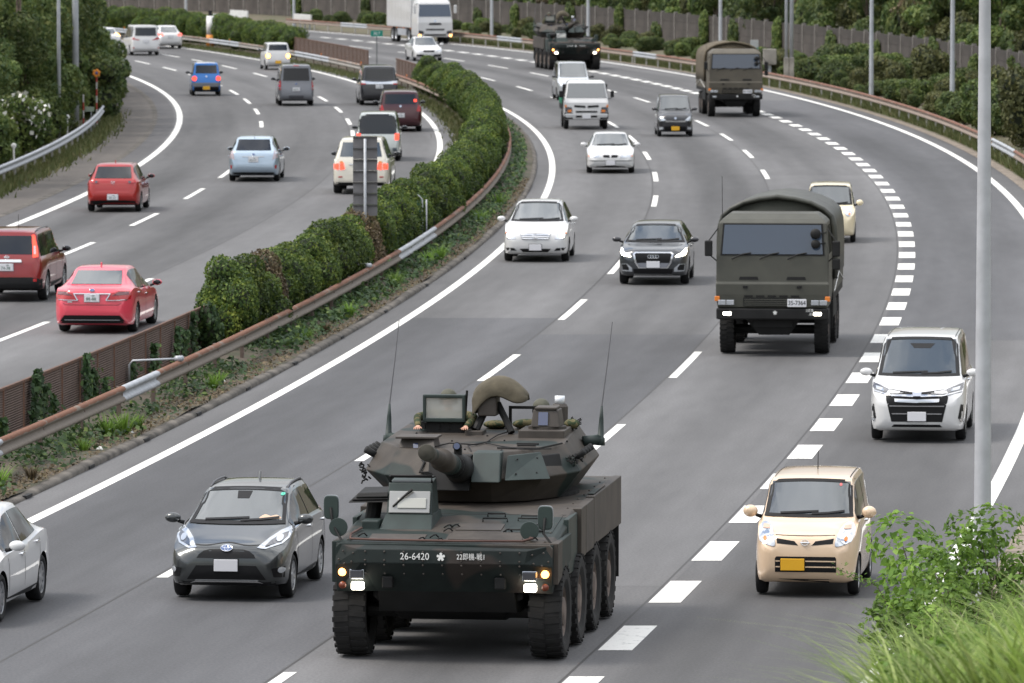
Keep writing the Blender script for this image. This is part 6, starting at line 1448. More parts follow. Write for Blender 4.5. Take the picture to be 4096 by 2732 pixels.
def crewman(parent_loc, rz, label, reach, loc_head=0.0):
    """upper body rising from a hatch; reach = [(hand x,y,z) left, right] in local metres"""
    r = empty('person', parent_loc, rz); tag(r, label, 'person')
    J = [(0, 0.02, -0.62, 0.17, 0.13), (0, 0.0, -0.38, 0.19, 0.14), (0, -0.01, -0.20, 0.17, 0.12), (0, 0.0, -0.12, 0.07)]; E = [(0, 1), (1, 2), (2, 3)]
    hands = []
    for s, h in zip((-1, 1), reach):
        sh = (s*0.205, 0.0, -0.17); el = (s*0.36, -0.10, -0.40) if h is None else (h[0] + s*0.07, -0.26, -0.175)
        if h is None: wr = (s*0.26, -0.30, -0.56)
        else: wr = (h[0], h[1] + 0.09, h[2] + 0.035)
        i = len(J); J += [(*sh, 0.085), (*el, 0.062), (*wr, 0.042)]; E += [(2, i), (i, i + 1), (i + 1, i + 2)]
        if h is not None: hands.append((s, wr, h))
    skin_body('body', J, E, CLOTH, r)
    hd = head_mesh().obj('head', M_SKIN, r, smooth=True, loc=(0, -0.03, 0.05))
    for s in (-1, 1):
        MB().ball((s*0.031, -0.082, 0.010), (0.013, 0.010, 0.009), 8, 6).obj('eye', pm('eye_dark', (0.03, 0.025, 0.02), 0.3), hd, smooth=True)
    MB().ball((0, -0.093, -0.055), (0.024, 0.010, 0.007), 10, 5).obj('mouth', pm('lip', (0.38, 0.16, 0.13), 0.6), hd, smooth=True)
    hm = MB()
    pts = [(0.0, 0.155)]
    V = []
    for i in range(8):
        t = i/7; hm_r = math.sin(min(1.0, t)*PI*0.53)
        V.append([(0.118*hm_r*math.cos(a), 0.136*hm_r*math.sin(a) + 0.005, 0.055 + 0.115*math.cos(t*PI*0.53)) for a in np.linspace(0, 2*PI, 21)[:-1]])
    V[0] = [(p[0]*0.05, p[1]*0.05, 0.17) for p in V[1]]
    hm.rings(V[::-1]); hm.obj('helmet', M_HELM, r, smooth=True, loc=(0, -0.03, 0.03))
    for s in (-1, 1): MB().ball((s*0.098, -0.02, 0.02), (0.03, 0.045, 0.055), 10, 8).obj('headset', M_IRON, r, smooth=True, loc=(0, 0, 0.01))
    for s, wr, h in hands:
        J2 = [(wr[0], wr[1] + 0.02, wr[2], 0.030), (wr[0], wr[1] - 0.035, wr[2] - 0.008, 0.036, 0.022), (wr[0], wr[1] - 0.085, wr[2] - 0.014, 0.040, 0.018)]; E2 = [(0, 1), (1, 2)]
        for k, (dx, ln) in enumerate(((-0.030, 0.062), (-0.010, 0.075), (0.011, 0.070), (0.031, 0.052))):
            i = len(J2); x = wr[0] + dx; y = wr[1] - 0.095
            J2 += [(x, y, wr[2] - 0.012, 0.0095), (x + dx*0.12, y - ln*0.5, wr[2] - 0.010, 0.0090), (x + dx*0.2, y - ln, wr[2] - 0.034, 0.0078)]; E2 += [(2, i), (i, i + 1), (i + 1, i + 2)]
        i = len(J2); J2 += [(wr[0] - s*0.040, wr[1] - 0.045, wr[2] - 0.012, 0.011), (wr[0] - s*0.062, wr[1] - 0.085, wr[2] - 0.026, 0.009)]; E2 += [(1, i), (i, i + 1)]
        skin_body('hand', J2, E2, M_SKIN, r, sub=1)
    return r

def armoured(X, Y, hd, label):
    r = empty('armoured_vehicle', (X, Y, 0.008), hd); tag(r, label, 'armoured vehicle')
    B = lambda: MB()
    # hull
    roof = lambda y: float(np.interp(y, [-0.96, -0.80, 1.55, 6.35], [1.475, 1.535, 1.775, 1.82]))
    h = B(); rs = []
    for y in (-0.80, 0.3, 1.55, 4.0, 6.35):
        z = roof(y); rs.append([(-1.30, y, 1.10), (1.30, y, 1.10), (1.40, y, 1.20), (1.41, y, z - 0.05), (1.36, y, z), (-1.36, y, z), (-1.41, y, z - 0.05), (-1.40, y, 1.20)])
    h.rings(rs); hull = h.obj('hull', M_CAMO, r, bevel=0.012)
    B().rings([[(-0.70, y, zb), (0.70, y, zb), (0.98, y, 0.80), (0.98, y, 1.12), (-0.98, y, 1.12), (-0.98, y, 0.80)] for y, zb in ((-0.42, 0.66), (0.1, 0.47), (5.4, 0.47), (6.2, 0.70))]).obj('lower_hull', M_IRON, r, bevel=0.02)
    # nose: centre plate with bevelled corner plates
    top = [(-1.10, -0.955, 1.475), (1.10, -0.955, 1.475), (1.41, -0.74, 1.535), (1.41, -0.30, 1.535), (-1.41, -0.30, 1.535), (-1.41, -0.74, 1.535)]
    mid = [(-1.06, -0.975, 1.30), (1.06, -0.975, 1.30), (1.41, -0.83, 1.26), (1.41, -0.30, 1.26), (-1.41, -0.30, 1.26), (-1.41, -0.83, 1.26)]
    low = [(-0.90, -0.62, 0.90), (0.90, -0.62, 0.90), (1.40, -0.74, 0.90), (1.40, -0.42, 1.02), (-1.40, -0.42, 1.02), (-1.40, -0.74, 0.90)]
    B().rings([low, mid, top]).obj('front_plate', camo('camo_nose_shaded', (0.011, 0.017, 0.016), (0.036, 0.029, 0.025), 0.9, 0.7, 0.50), r, bevel=0.01)  # darker copy of the hull camo: shade on the nose painted into the colour
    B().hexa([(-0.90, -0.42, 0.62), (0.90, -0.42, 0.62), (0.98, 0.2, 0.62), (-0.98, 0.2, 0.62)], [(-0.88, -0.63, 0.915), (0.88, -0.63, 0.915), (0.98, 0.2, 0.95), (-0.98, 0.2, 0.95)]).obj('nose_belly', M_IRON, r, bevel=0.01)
    for s in (-1, 1):
        B().box(min(s*0.66, s*0.80), max(s*0.66, s*0.80), -0.86, -0.70, 0.96, 1.12).obj('tow_eye', M_IRON, r, bevel=0.02)
    # bolts on the nose
    bo = B()
    for x in np.linspace(-1.0, 1.0, 9):
        for z, y in ((1.445, -0.962), (1.335, -0.975), (1.275, -0.966), (1.16, -0.915)): bo.ball((x, y, z), 0.014, 6, 4)
    for s in (-1, 1):
        for q in ((1.16, 1.42, -0.93), (1.30, 1.44, -0.87), (1.36, 1.33, -0.865), (1.18, 1.31, -0.945), (1.28, 1.28, -0.895)): bo.ball((s*q[0], q[2], q[1]), 0.014, 6, 4)
    for y in np.linspace(-0.6, 6.0, 12):
        for s in (-1, 1): bo.ball((s*1.28, y, roof(y) + 0.004), 0.014, 6, 4)
    bo.obj('bolts', M_MB, r, smooth=True)
    # hood panels, grilles, handles and hooks
    def plate(nm, x0, x1, y0, y1, mat, t=0.018): 
        return B().hexa([(x0, y0, roof(y0) - 0.01), (x1, y0, roof(y0) - 0.01), (x1, y1, roof(y1) - 0.01), (x0, y1, roof(y1) - 0.01)], [(x0, y0, roof(y0) + t), (x1, y0, roof(y0) + t), (x1, y1, roof(y1) + t), (x0, y1, roof(y1) + t)]).obj(nm, mat, r, bevel=0.006)
    g = plate('engine_grille', -0.02, 1.02, -0.62, -0.12, M_MB, 0.014)
    for k in range(9):
        y = -0.58 + k*0.052; B().hexa([(0.02, y, roof(y) + 0.012), (0.98, y, roof(y) + 0.012), (0.98, y + 0.03, roof(y) + 0.014), (0.02, y + 0.03, roof(y) + 0.014)], [(0.02, y, roof(y) + 0.022), (0.98, y, roof(y) + 0.022), (0.98, y + 0.02, roof(y) + 0.036), (0.02, y + 0.02, roof(y) + 0.036)]).obj('grille_slat', M_MB, g)
    plate('hatch_plate', 0.02, 0.62, 0.10, 0.52, M_MB, 0.016); plate('hatch_plate', -1.02, -0.30, -0.60, -0.22, M_MB, 0.012); plate('hatch_plate', 0.72, 1.30, 0.0, 1.2, M_CAMO, 0.010)
    plate('cross_seam', -1.3, 1.34, 1.20, 1.225, M_IRON, 0.004); plate('cross_seam', -1.36, 1.36, -0.76, -0.745, M_IRON, 0.004)
    hk = [(-1.12, -0.42), (-0.18, -0.45), (-0.32, -0.64), (0.0, -0.30 + 0.55), (-0.06, -0.02), (-0.09, 0.22), (-0.08, -0.68), (0.72, -0.02), (1.06, 0.30), (1.12, -0.55)]
    for x, y in hk:
        z = roof(y); B().tube([(x - 0.05, y - 0.03, z + 0.015), (x, y - 0.04, z + 0.05), (x + 0.02, y + 0.04, z + 0.05), (x + 0.06, y + 0.03, z + 0.015)], 0.010, 6).obj('hook', M_IRON, r, smooth=True)
    for x0, x1, y in ((0.30, 0.62, 0.72), (0.78, 1.06, 0.92), (0.76, 1.02, 0.75), (0.70, 0.98, -0.02), (0.32, 0.55, 1.05)):
        z = roof(y); B().tube([(x0, y, z), (x0, y, z + 0.045), (x1, y, z + 0.045), (x1, y, z)], 0.011, 6).obj('grab_handle', M_IRON, r, smooth=True)
    B().tube([(-1.20, 0.05, roof(0.05) + 0.03), (-1.28, -0.35, roof(-0.35) + 0.03), (-1.24, -0.66, roof(-0.66) + 0.03), (-0.9, -0.72, roof(-0.7) + 0.03), (0.2, -0.74, roof(-0.74) + 0.03), (1.0, -0.70, roof(-0.70) + 0.03), (1.12, -0.60, roof(-0.6) + 0.05), (1.05, -0.45, roof(-0.45) + 0.03)], 0.016, 8).obj('tow_rope', M_ROPE, r, smooth=True)
    # lamps
    for s in (-1, 1):
        B().lathe_x([(0, 0.052), (0.03, 0.05), (0.04, 0.03), (0.042, 0.001)], n=16).obj('turn_lamp', M_AMBERON, r, smooth=True, loc=(s*1.315, -0.835, 1.165), rot=(0, 0, -PI/2))
        B().lathe_x([(0, 0.048), (0.03, 0.046), (0.04, 0.001)], n=16).obj('side_lamp', pm('lamp_orange_dim', (0.16, 0.035, 0.015), 0.3), r, smooth=True, loc=(s*1.315, -0.82, 0.995), rot=(0, 0, -PI/2))
        B().box(-0.085, 0.085, -0.03, 0.05, -0.055, 0.055).obj('blackout_lamp', M_LENSD, r, loc=(s*1.12, -0.885, 1.145), bevel=0.012)
        B().box(-0.095, 0.095, -0.02, 0.05, -0.065, 0.065).obj('lamp_frame', M_LENS, r, loc=(s*1.12, -0.877, 1.145), bevel=0.012)
        B().box(-0.082, 0.082, -0.04, 0.05, -0.052, 0.052).obj('headlight', M_LAMPON, r, loc=(s*1.12, -0.815, 0.985), bevel=0.02)
        B().box(-0.02, 0.02, -0.03, 0.03, -0.045, 0.045).obj('marker_lamp', M_AMBER, r, loc=(s*1.425, -0.62, 1.17), bevel=0.01)
        # mirrors on arms
    for (px, pz, bx, bz) in ((-1.525, 1.96, -1.42, 1.71), (1.265, 1.855, 1.07, 1.69)):
        ro = [(0.095*math.copysign(abs(math.cos(t))**0.45, math.cos(t)), 0.152*math.copysign(abs(math.sin(t))**0.45, math.sin(t))) for t in np.linspace(0, 2*PI, 29)[:-1]]
        mo = B().prism(ro, -0.03, 0.03).obj('mirror', M_MIRB, r, loc=(px, -0.42, pz), bevel=0.01)
        B().prism([(x*1.06, z*1.04) for x, z in ro], 0.012, 0.034).obj('mirror_rim', M_GALV, mo)
        di = [(0.122*math.cos(t), 0.122*math.sin(t)) for t in np.linspace(0, 2*PI, 25)[:-1]]
        B().prism(di, -0.012, 0.012).obj('round_mirror', M_MIRB, r, loc=(bx, -0.50, bz), bevel=0.006)
        s = -1 if px < 0 else 1
        B().tube([(s*1.36, -0.70, 1.05 if s > 0 else 1.45), (s*1.36, -0.62, 1.55), (px - s*0.02, -0.46, pz - 0.20), (px, -0.46, pz)], 0.017, 8).obj('mirror_arm', M_IRON, r, smooth=True)
        B().tube([(px - s*0.01, -0.46, pz - 0.17), (bx, -0.49, bz)], 0.013, 8).obj('mirror_arm', M_IRON, r, smooth=True)
    # lettering
    text_on('26-6420', 0.125, r, (-0.355, -0.982, 1.387), M_STEN, (PI/2 - 0.11, 0, 0), sx=0.92)
    sk = []
    for k in range(5):
        a0 = PI/2 + k*2*PI/5
        for da, rr in ((-0.50, 0.042), (-0.22, 0.053), (0.0, 0.049), (0.22, 0.053), (0.50, 0.042)): sk.append((rr*math.cos(a0 + da), rr*math.sin(a0 + da)))
    sk2 = []
    for k in range(5):
        a0 = PI/2 + k*2*PI/5; sk2 += [(0.052*math.cos(a0 - 0.35), 0.052*math.sin(a0 - 0.35)), (0.056*math.cos(a0), 0.056*math.sin(a0)), (0.052*math.cos(a0 + 0.35), 0.052*math.sin(a0 + 0.35)), (0.024*math.cos(a0 + PI/5), 0.024*math.sin(a0 + PI/5))]
    B().prism(sk2, -0.002, 0.002).obj('emblem', M_STEN, r, loc=(-0.015, -0.984, 1.387), rot=(-0.11, 0, 0))
    text_on('22即機-戦1', 0.095, r, (0.375, -0.982, 1.387), M_STEN, (PI/2 - 0.11, 0, 0), sx=0.82)
    # side armour boxes
    for s in (-1, 1):
        def sb(nm, y0, y1, z0, z1a, mat, xo=1.475, dz=0.0):
            x0, x1 = (1.36, xo) if s > 0 else (-xo, -1.36)
            return B().hexa([(x0, y0, z0), (x1, y0, z0), (x1, y1, z0 + dz), (x0, y1, z0 + dz)], [(x0, y0, z1a - 0.01), (x1, y0, z1a - 0.01), (x1, y1, z1a + 0.0), (x0, y1, z1a + 0.0)]).obj(nm, mat, r, bevel=0.01)
        MSB = pm('side_brown', (0.052, 0.044, 0.038), 0.65, var=0.2, vscale=3); sb('side_box', 3.15, 6.30, 1.17, 1.835, MSB); sb('side_box', 2.25, 3.12, 1.14, 1.80, MSB); sb('side_box', 1.72, 2.22, 1.13, 1.795, M_CAMO)
        sb('side_recess', 0.72, 1.68, 1.0, 1.74, M_MG, 1.425); sb('front_fender', -0.72, 0.66, 1.02, 1.56, M_CAMO, 1.47, dz=0.20)
        B().box(min(s*1.05, s*1.46), max(s*1.05, s*1.46), 6.10, 6.14, 0.45, 1.2).obj('mud_flap', M_IRON, r)
        sb('lid', 3.3, 4.6, 1.836, 1.856, M_CAMO, 1.45)
        for i, y in enumerate((0.0, 1.66, 3.32, 4.98)):
            wo = link('wheel', MW[0], r, (s*1.275, y, 0.605), (0.7*i, 0, 0 if s > 0 else PI)); link('rim', MW[1], wo)
    for y in (0.0, 1.66, 3.32, 4.98): B().tube([(-1.1, y, 0.6), (1.1, y, 0.6)], 0.09, 10).obj('axle', M_IRON, r)
    # driver's windscreen housing and open hatch
    d = B().hexa([(-0.99, 0.10, roof(0.1) - 0.02), (-0.29, 0.10, roof(0.1) - 0.02), (-0.29, 1.10, roof(1.1) - 0.02), (-0.99, 1.10, roof(1.1) - 0.02)], [(-0.94, 0.42, 1.80), (-0.33, 0.42, 1.80), (-0.31, 1.1, 1.82), (-0.97, 1.1, 1.82)]).obj('windscreen_skirt', M_MG, r, bevel=0.012)
    B().hexa([(-0.935, 0.44, 1.79), (-0.335, 0.44, 1.79), (-0.33, 1.08, 1.79), (-0.94, 1.08, 1.79)], [(-0.925, 0.60, 2.20), (-0.345, 0.60, 2.20), (-0.36, 1.02, 2.24), (-0.91, 1.02, 2.24)]).obj('driver_housing', M_MG, r, bevel=0.015)
    an = math.atan2(0.16, 0.41)
    B().box(-0.27, 0.27, -0.012, 0.012, -0.15, 0.15).obj('windscreen', M_VISOR, r, loc=(-0.635, 0.487, 1.955), rot=(-an, 0, 0), bevel=0.01)
    B().box(-0.19, 0.19, -0.018, 0.0, -0.065, 0.075).obj('clear_panel', pm('visor_clear', (0.50, 0.50, 0.46), 0.1, ior=1.6), r, loc=(-0.60, 0.468, 1.935), rot=(-an, 0, 0), bevel=0.04, seg=3)
    B().tube([(-0.85, 0.44, 1.90), (-0.72, 0.47, 2.02), (-0.60, 0.50, 2.12)], [0.012, 0.016, 0.022], 6).obj('wiper', M_IRON, r)
    B().tube([(-0.90, 0.62, 2.20), (-0.90, 0.60, 2.29), (-0.36, 0.60, 2.29), (-0.36, 0.62, 2.20)], 0.015, 6).obj('guard_rail', M_IRON, r, smooth=True)
    B().box(-0.93, -0.33, 0.62, 0.75, 2.262, 2.285).obj('visor_shade', M_IRON, r, bevel=0.006)
    for k, (x0, x1, z, t) in enumerate(((-1.46, -0.92, 1.93, 0.035), (-1.42, -0.90, 1.97, 0.03), (-1.36, -0.92, 2.00, 0.06))):
        B().hexa([(x0, 0.55, z), (x1, 0.50, z + 0.02), (x1, 1.25, z + 0.04), (x0, 1.2, z + 0.03)], [(x0 + 0.03, 0.58, z + t), (x1, 0.54, z + t + 0.02), (x1, 1.2, z + t + 0.04), (x0 + 0.03, 1.16, z + t + 0.03)]).obj('hatch_lid', M_IRON, r, bevel=0.015)
    B().tube([(-1.2, 0.9, 1.62), (-1.15, 0.9, 1.93)], 0.10, 10).obj('hatch_hinge', M_IRON, r); B().box(-1.22, -0.99, 0.15, 0.5, 1.60, 1.74).obj('periscope', M_MG, r, bevel=0.02)
    # turret
    t0 = [(-0.45, 2.35, 1.80), (0.35, 2.30, 1.80), (0.80, 2.55, 1.80), (1.15, 3.2, 1.80), (1.15, 5.3, 1.80), (-1.15, 5.3, 1.80), (-1.15, 3.3, 1.80), (-0.95, 2.75, 1.80)]
    t1 = [(-0.46, 2.08, 2.13), (0.38, 2.00, 2.13), (1.02, 2.45, 2.13), (1.42, 3.25, 2.15), (1.40, 5.65, 2.17), (-1.42, 5.65, 2.17), (-1.47, 3.15, 2.15), (-1.12, 2.55, 2.13)]
    t2 = [(-0.46, 2.38, 2.46), (0.38, 2.32, 2.46), (0.84, 2.75, 2.48), (1.18, 3.45, 2.51), (1.12, 5.55, 2.60), (-1.22, 5.55, 2.60), (-1.28, 3.35, 2.51), (-0.96, 2.80, 2.48)]
    t0, t1, t2 = [[(x - 0.15, y, z) for x, y, z in q] for q in (t0, t1, t2)]
    tu = B().rings([t0, t1, t2]).obj('turret', M_CAMOT, r, bevel=0.014)
    def tz(y): return float(np.interp(y, [2.3, 5.55], [2.462, 2.60]))
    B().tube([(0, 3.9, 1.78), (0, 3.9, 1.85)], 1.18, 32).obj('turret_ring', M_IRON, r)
    B().hexa([(-0.03, 1.90, 2.10), (0.36, 1.90, 2.10), (0.36, 2.4, 2.10), (-0.03, 2.4, 2.10)], [(-0.03, 2.18, 2.475), (0.34, 2.18, 2.475), (0.34, 2.6, 2.475), (-0.03, 2.6, 2.475)]).obj('mantlet_plate', M_MG, r, bevel=0.015)
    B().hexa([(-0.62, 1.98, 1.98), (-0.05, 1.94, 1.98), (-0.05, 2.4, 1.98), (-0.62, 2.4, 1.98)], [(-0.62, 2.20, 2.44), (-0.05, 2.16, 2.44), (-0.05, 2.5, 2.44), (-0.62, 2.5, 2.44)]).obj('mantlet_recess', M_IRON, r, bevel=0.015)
    # right and left cheek plates
    B().hexa([(0.42, 1.97, 2.12), (0.98, 2.36, 2.12), (0.96, 2.42, 2.12), (0.44, 2.06, 2.12)], [(0.42, 2.24, 2.43), (0.82, 2.64, 2.45), (0.80, 2.7, 2.45), (0.44, 2.34, 2.43)]).obj('cheek_plate', M_MG, r, bevel=0.008)
    B().hexa([(-1.06, 2.46, 2.12), (-0.52, 2.02, 2.12), (-0.54, 2.12, 2.12), (-1.04, 2.52, 2.12)], [(-0.92, 2.72, 2.45), (-0.50, 2.30, 2.43), (-0.52, 2.40, 2.43), (-0.90, 2.78, 2.45)]).obj('cheek_plate', M_MG, r, bevel=0.008)
    # gun
    gx, gy, gz = -0.20, 2.25, 2.24; ml = Vector((0.10, -3.95, 0.55)); L_ = ml.length; dv = ml.normalized(); g0 = Vector((gx, gy, gz))
    pt = lambda s: tuple(g0 + dv*s)
    B().tube([pt(-0.35), pt(0.15), pt(0.55), pt(0.75)], [0.20, 0.20, 0.18, 0.15], 20).obj('mantlet', M_IRON, r, smooth=True)
    gb = B().tube([pt(0.7), pt(1.6), pt(1.62), pt(2.3), pt(2.32), pt(L_ - 0.42), pt(L_ - 0.40), pt(L_ - 0.06)], [0.125, 0.115, 0.150, 0.150, 0.108, 0.095, 0.088, 0.088], 24).obj('gun_barrel', M_CAMOT, r, smooth=True)
    for m_ in gb.data.polygons: m_.use_smooth = True
    B().tube([pt(L_ - 0.30), pt(L_ - 0.28), pt(L_ - 0.02), pt(L_)], [0.090, 0.108, 0.108, 0.100], 24).obj('muzzle', pm('muzzle_cap', (0.045, 0.042, 0.032), 0.85, var=0.2, vscale=9), r, smooth=True)
    B().tube([pt(0.95), pt(1.0)], 0.15, 20).obj('barrel_band', M_IRON, r, smooth=True); B().tube([pt(1.25), pt(1.3)], 0.14, 20).obj('barrel_band', M_MG, r, smooth=True)
    sc = g0 + dv*0.55 + Vector((0.02, 0, 0.27))
    B().tube([tuple(sc), tuple(sc + dv*0.16)], 0.055, 14).obj('barrel_scope', M_IRON, r, smooth=True); B().tube([tuple(sc + dv*0.155), tuple(sc + dv*0.165)], 0.042, 14).obj('scope_lens', M_LENSB, r)
    B().box(-0.05, 0.05, -0.05, 0.05, -0.12, 0.0).obj('scope_bracket', M_IRON, r, loc=tuple(sc + Vector((0, 0, -0.02))), bevel=0.01)
    B().tube([(-0.62, 2.05, 2.16), (-0.62, 1.98, 2.16)], 0.07, 14).obj('coaxial_port', M_IRON, r)
    # sights on the roof
    s1 = B().hexa([(-1.17, 2.80, 2.36), (-0.60, 2.62, 2.36), (-0.60, 3.2, 2.40), (-1.17, 3.3, 2.40)], [(-1.10, 2.92, 2.60), (-0.64, 2.78, 2.60), (-0.64, 3.2, 2.60), (-1.10, 3.25, 2.60)]).obj('gunner_sight', M_MB, r, bevel=0.012)
    B().box(-0.06, 0.06, -0.006, 0.03, -0.075, 0.075).obj('sight_lens', M_LENSB, r, loc=(-0.86, 2.775, 2.47), rot=(-0.55, 0, 0.25)); B().box(-0.30, 0.26, 2.70, 3.2, 2.60, 2.63).obj('sight_hood', M_MB, r, loc=(-0.86, 0.05, 0), bevel=0.008)
    B().box(0.34, 0.97, 3.95, 4.75, 2.50, 2.635).obj('sight_base', M_MB, r, bevel=0.012)
    B().tube([(0.69, 4.35, 2.63), (0.69, 4.35, 2.67)], 0.26, 20).obj('sight_ring', M_MB, r, smooth=False)
    B().hexa([(0.49, 4.10, 2.665), (0.89, 4.10, 2.665), (0.89, 4.60, 2.665), (0.49, 4.60, 2.665)], [(0.52, 4.16, 2.90), (0.86, 4.16, 2.90), (0.86, 4.56, 2.90), (0.52, 4.56, 2.90)]).obj('commander_sight', M_MB, r, bevel=0.014)
    B().box(-0.065, 0.065, -0.012, 0.012, -0.09, 0.09).obj('sight_lens', M_LENSB, r, loc=(0.66, 4.125, 2.78), rot=(-0.24, 0, 0)); B().box(0.54, 0.84, 4.14, 4.55, 2.90, 2.935).obj('sight_lid', M_MB, r, bevel=0.01)
    # commander's visor shield
    for (a_, b_, c_, d_) in ((-1.025, -0.985, 2.72, 3.07), (-0.485, -0.445, 2.72, 3.07)): B().box(a_, b_, 4.38, 4.50, c_, d_).obj('visor_frame', M_MG, r, bevel=0.01)
    for (c_, d_) in ((2.70, 2.755), (3.03, 3.075)): B().box(-1.025, -0.445, 4.383, 4.497, c_, d_).obj('visor_frame', M_MG, r, bevel=0.01)
    vg = bpy.data.materials.get('shield_glass')
    if vg is None:
        vg = bpy.data.materials.new('shield_glass'); vg.use_nodes = True; n = vg.node_tree.nodes; l = vg.node_tree.links
        gl = n.new('ShaderNodeBsdfGlossy'); gl.inputs['Roughness'].default_value = 0.03; tr = n.new('ShaderNodeBsdfTransparent'); tr.inputs['Color'].default_value = (0.93, 0.94, 0.92, 1)
        di = n.new('ShaderNodeBsdfDiffuse'); di.inputs['Color'].default_value = (0.60, 0.59, 0.55, 1)  # pale diffuse share paints the reflected sky into the shield
        m1 = n.new('ShaderNodeMixShader'); m1.inputs[0].default_value = 0.10; m2 = n.new('ShaderNodeMixShader'); m2.inputs[0].default_value = 0.45
        l.new(tr.outputs[0], m1.inputs[1]); l.new(gl.outputs[0], m1.inputs[2]); l.new(m1.outputs[0], m2.inputs[1]); l.new(di.outputs[0], m2.inputs[2]); l.new(m2.outputs[0], n['Material Output'].inputs['Surface'])
    B().box(-0.985, -0.485, 4.42, 4.432, 2.755, 3.03).obj('visor_glass', vg, r)
    B().box(-0.99, -0.48, 4.46, 4.52, 2.50, 2.70).obj('visor_mount', M_IRON, r, bevel=0.01); B().tube([(-0.47, 4.5, 2.6), (-0.43, 4.48, 3.13)], 0.018, 6).obj('visor_post', M_IRON, r)
    B().tube([(-0.735, 4.85, tz(4.85) - 0.02), (-0.735, 4.85, tz(4.85) + 0.07)], 0.36, 24).obj('cupola', M_MG, r); 
    for k in range(6):
        a_ = PI + k*PI/5; B().box(-0.07, 0.07, -0.04, 0.04, 0, 0.09).obj('periscope', M_IRON, r, loc=(-0.735 + 0.36*math.cos(a_), 4.85 + 0.36*math.sin(a_), tz(4.6) + 0.03), rot=(0, 0, a_ + PI/2), bevel=0.01)
    # machine gun under a canvas cover
    B().box(-0.27, -0.01, 4.35, 4.75, 2.79, 3.06).obj('gun_mount', M_MB, r, bevel=0.02)
    B().tube([(-0.20, 4.5, 2.82), (-0.30, 4.35, 2.60)], [0.05, 0.06], 8).obj('mount_leg', M_IRON, r); B().tube([(-0.02, 4.55, 2.95), (0.10, 4.45, 2.75), (0.20, 4.35, 2.57)], [0.05, 0.045, 0.05], 8).obj('mount_leg', M_IRON, r)
    B().box(-0.42, -0.18, 4.2, 4.6, 2.52, 2.60).obj('mount_foot', M_MB, r, bevel=0.01)
    cv = []; 
    for x, ztop, zlo, hw, yo in ((-0.36, 3.02, 2.80, 0.10, 4.50), (-0.33, 3.16, 2.78, 0.20, 4.50), (-0.22, 3.26, 2.96, 0.23, 4.52), (-0.08, 3.335, 3.09, 0.22, 4.52), (0.08, 3.345, 3.05, 0.22, 4.52), (0.22, 3.29, 2.98, 0.22, 4.50), (0.34, 3.19, 2.98, 0.20, 4.48), (0.43, 3.08, 3.01, 0.15, 4.46)):
        ring = []
        for k in range(13):
            t = PI*k/12; w_ = 0.012*math.sin(k*2.3 + x*17)
            ring.append((x + 0.01*math.sin(k*1.7), yo - hw*math.cos(t)*(1 + w_*3), zlo + (ztop - zlo)*math.sin(t)**0.62 + w_))
        cv.append(ring + [(p[0], yo + (p[1] - yo)*0.9, p[2] - 0.02) for p in reversed(ring)])
    cm_ = B(); cm_.rings(cv); co = cm_.obj('canvas_cover', M_CANV, r, smooth=True); ss = co.modifiers.new('sub', 'SUBSURF'); ss.levels = 1; ss.render_levels = 1
    # loader's side: frame, strobe, stowage, antennas
    B().box(0.10, 0.14, 4.80, 4.84, 2.56, 2.90).obj('stowage_frame', M_IRON, r); B().box(0.10, 0.62, 4.80, 4.84, 2.86, 2.90).obj('stowage_frame', M_IRON, r)
    B().tube([(0.74, 5.3, 2.58), (0.74, 5.3, 2.86), (0.74, 5.3, 2.90)], [0.11, 0.115, 0.09], 16).obj('strobe_base', M_MB, r); B().tube([(0.74, 5.3, 2.90), (0.74, 5.3, 3.01)], 0.07, 16).obj('strobe_lamp', pm('strobe_white', (0.80, 0.83, 0.88), 0.2, coat=1), r, smooth=True)
    bag = B(); 
    for q in ((0.32, 5.0, 2.64, 0.20, 0.16, 0.07), (-0.10, 5.0, 2.63, 0.18, 0.16, 0.06), (0.96, 4.85, 2.66, 0.11, 0.14, 0.07)): bag.ball(q[:3], q[3:], 12, 8)
    bag.obj('stowed_bags', CLOTH, r, smooth=True)
    rc = B()
    for k in range(12): rc.tube([(0.92 + 0.10*math.sin(k*1.9), 4.95 + 0.15*math.cos(k*1.3), 2.58), (0.98 + 0.08*math.cos(k*2.1), 5.1 + 0.1*math.sin(k*1.1), 2.64 + 0.009*k), (0.90 + 0.08*math.sin(k*0.9), 5.3, 2.58)], 0.008, 5)
    rc.obj('cable_bundle', M_IRON, r)
    for x, tip in ((-1.60, -1.44), (1.33, 1.50)):
        s = -1 if x < 0 else 1
        B().tube([(x - s*0.22, 4.9, 2.42), (x, 5.0, 2.44)], 0.07, 10).obj('antenna_bracket', M_MG, r, smooth=True)
        B().tube([(x, 5.0, 2.36), (x + 0.004, 5.0, 2.46), (x + 0.01, 5.0, 2.47), (x + 0.02, 5.0, 2.72), (x + 0.025, 5.0, 2.90)], [0.07, 0.065, 0.045, 0.030, 0.014], 12).obj('antenna_base', M_MG, r, smooth=True)
        B().tube([(x + 0.025, 5.0, 2.9), ((x + tip)/2 + 0.02, 5.0, 3.5), (tip, 5.0, 4.05)], [0.011, 0.008, 0.006], 6).obj('antenna', pm('antenna_grey', (0.14, 0.14, 0.15), 0.6), r)
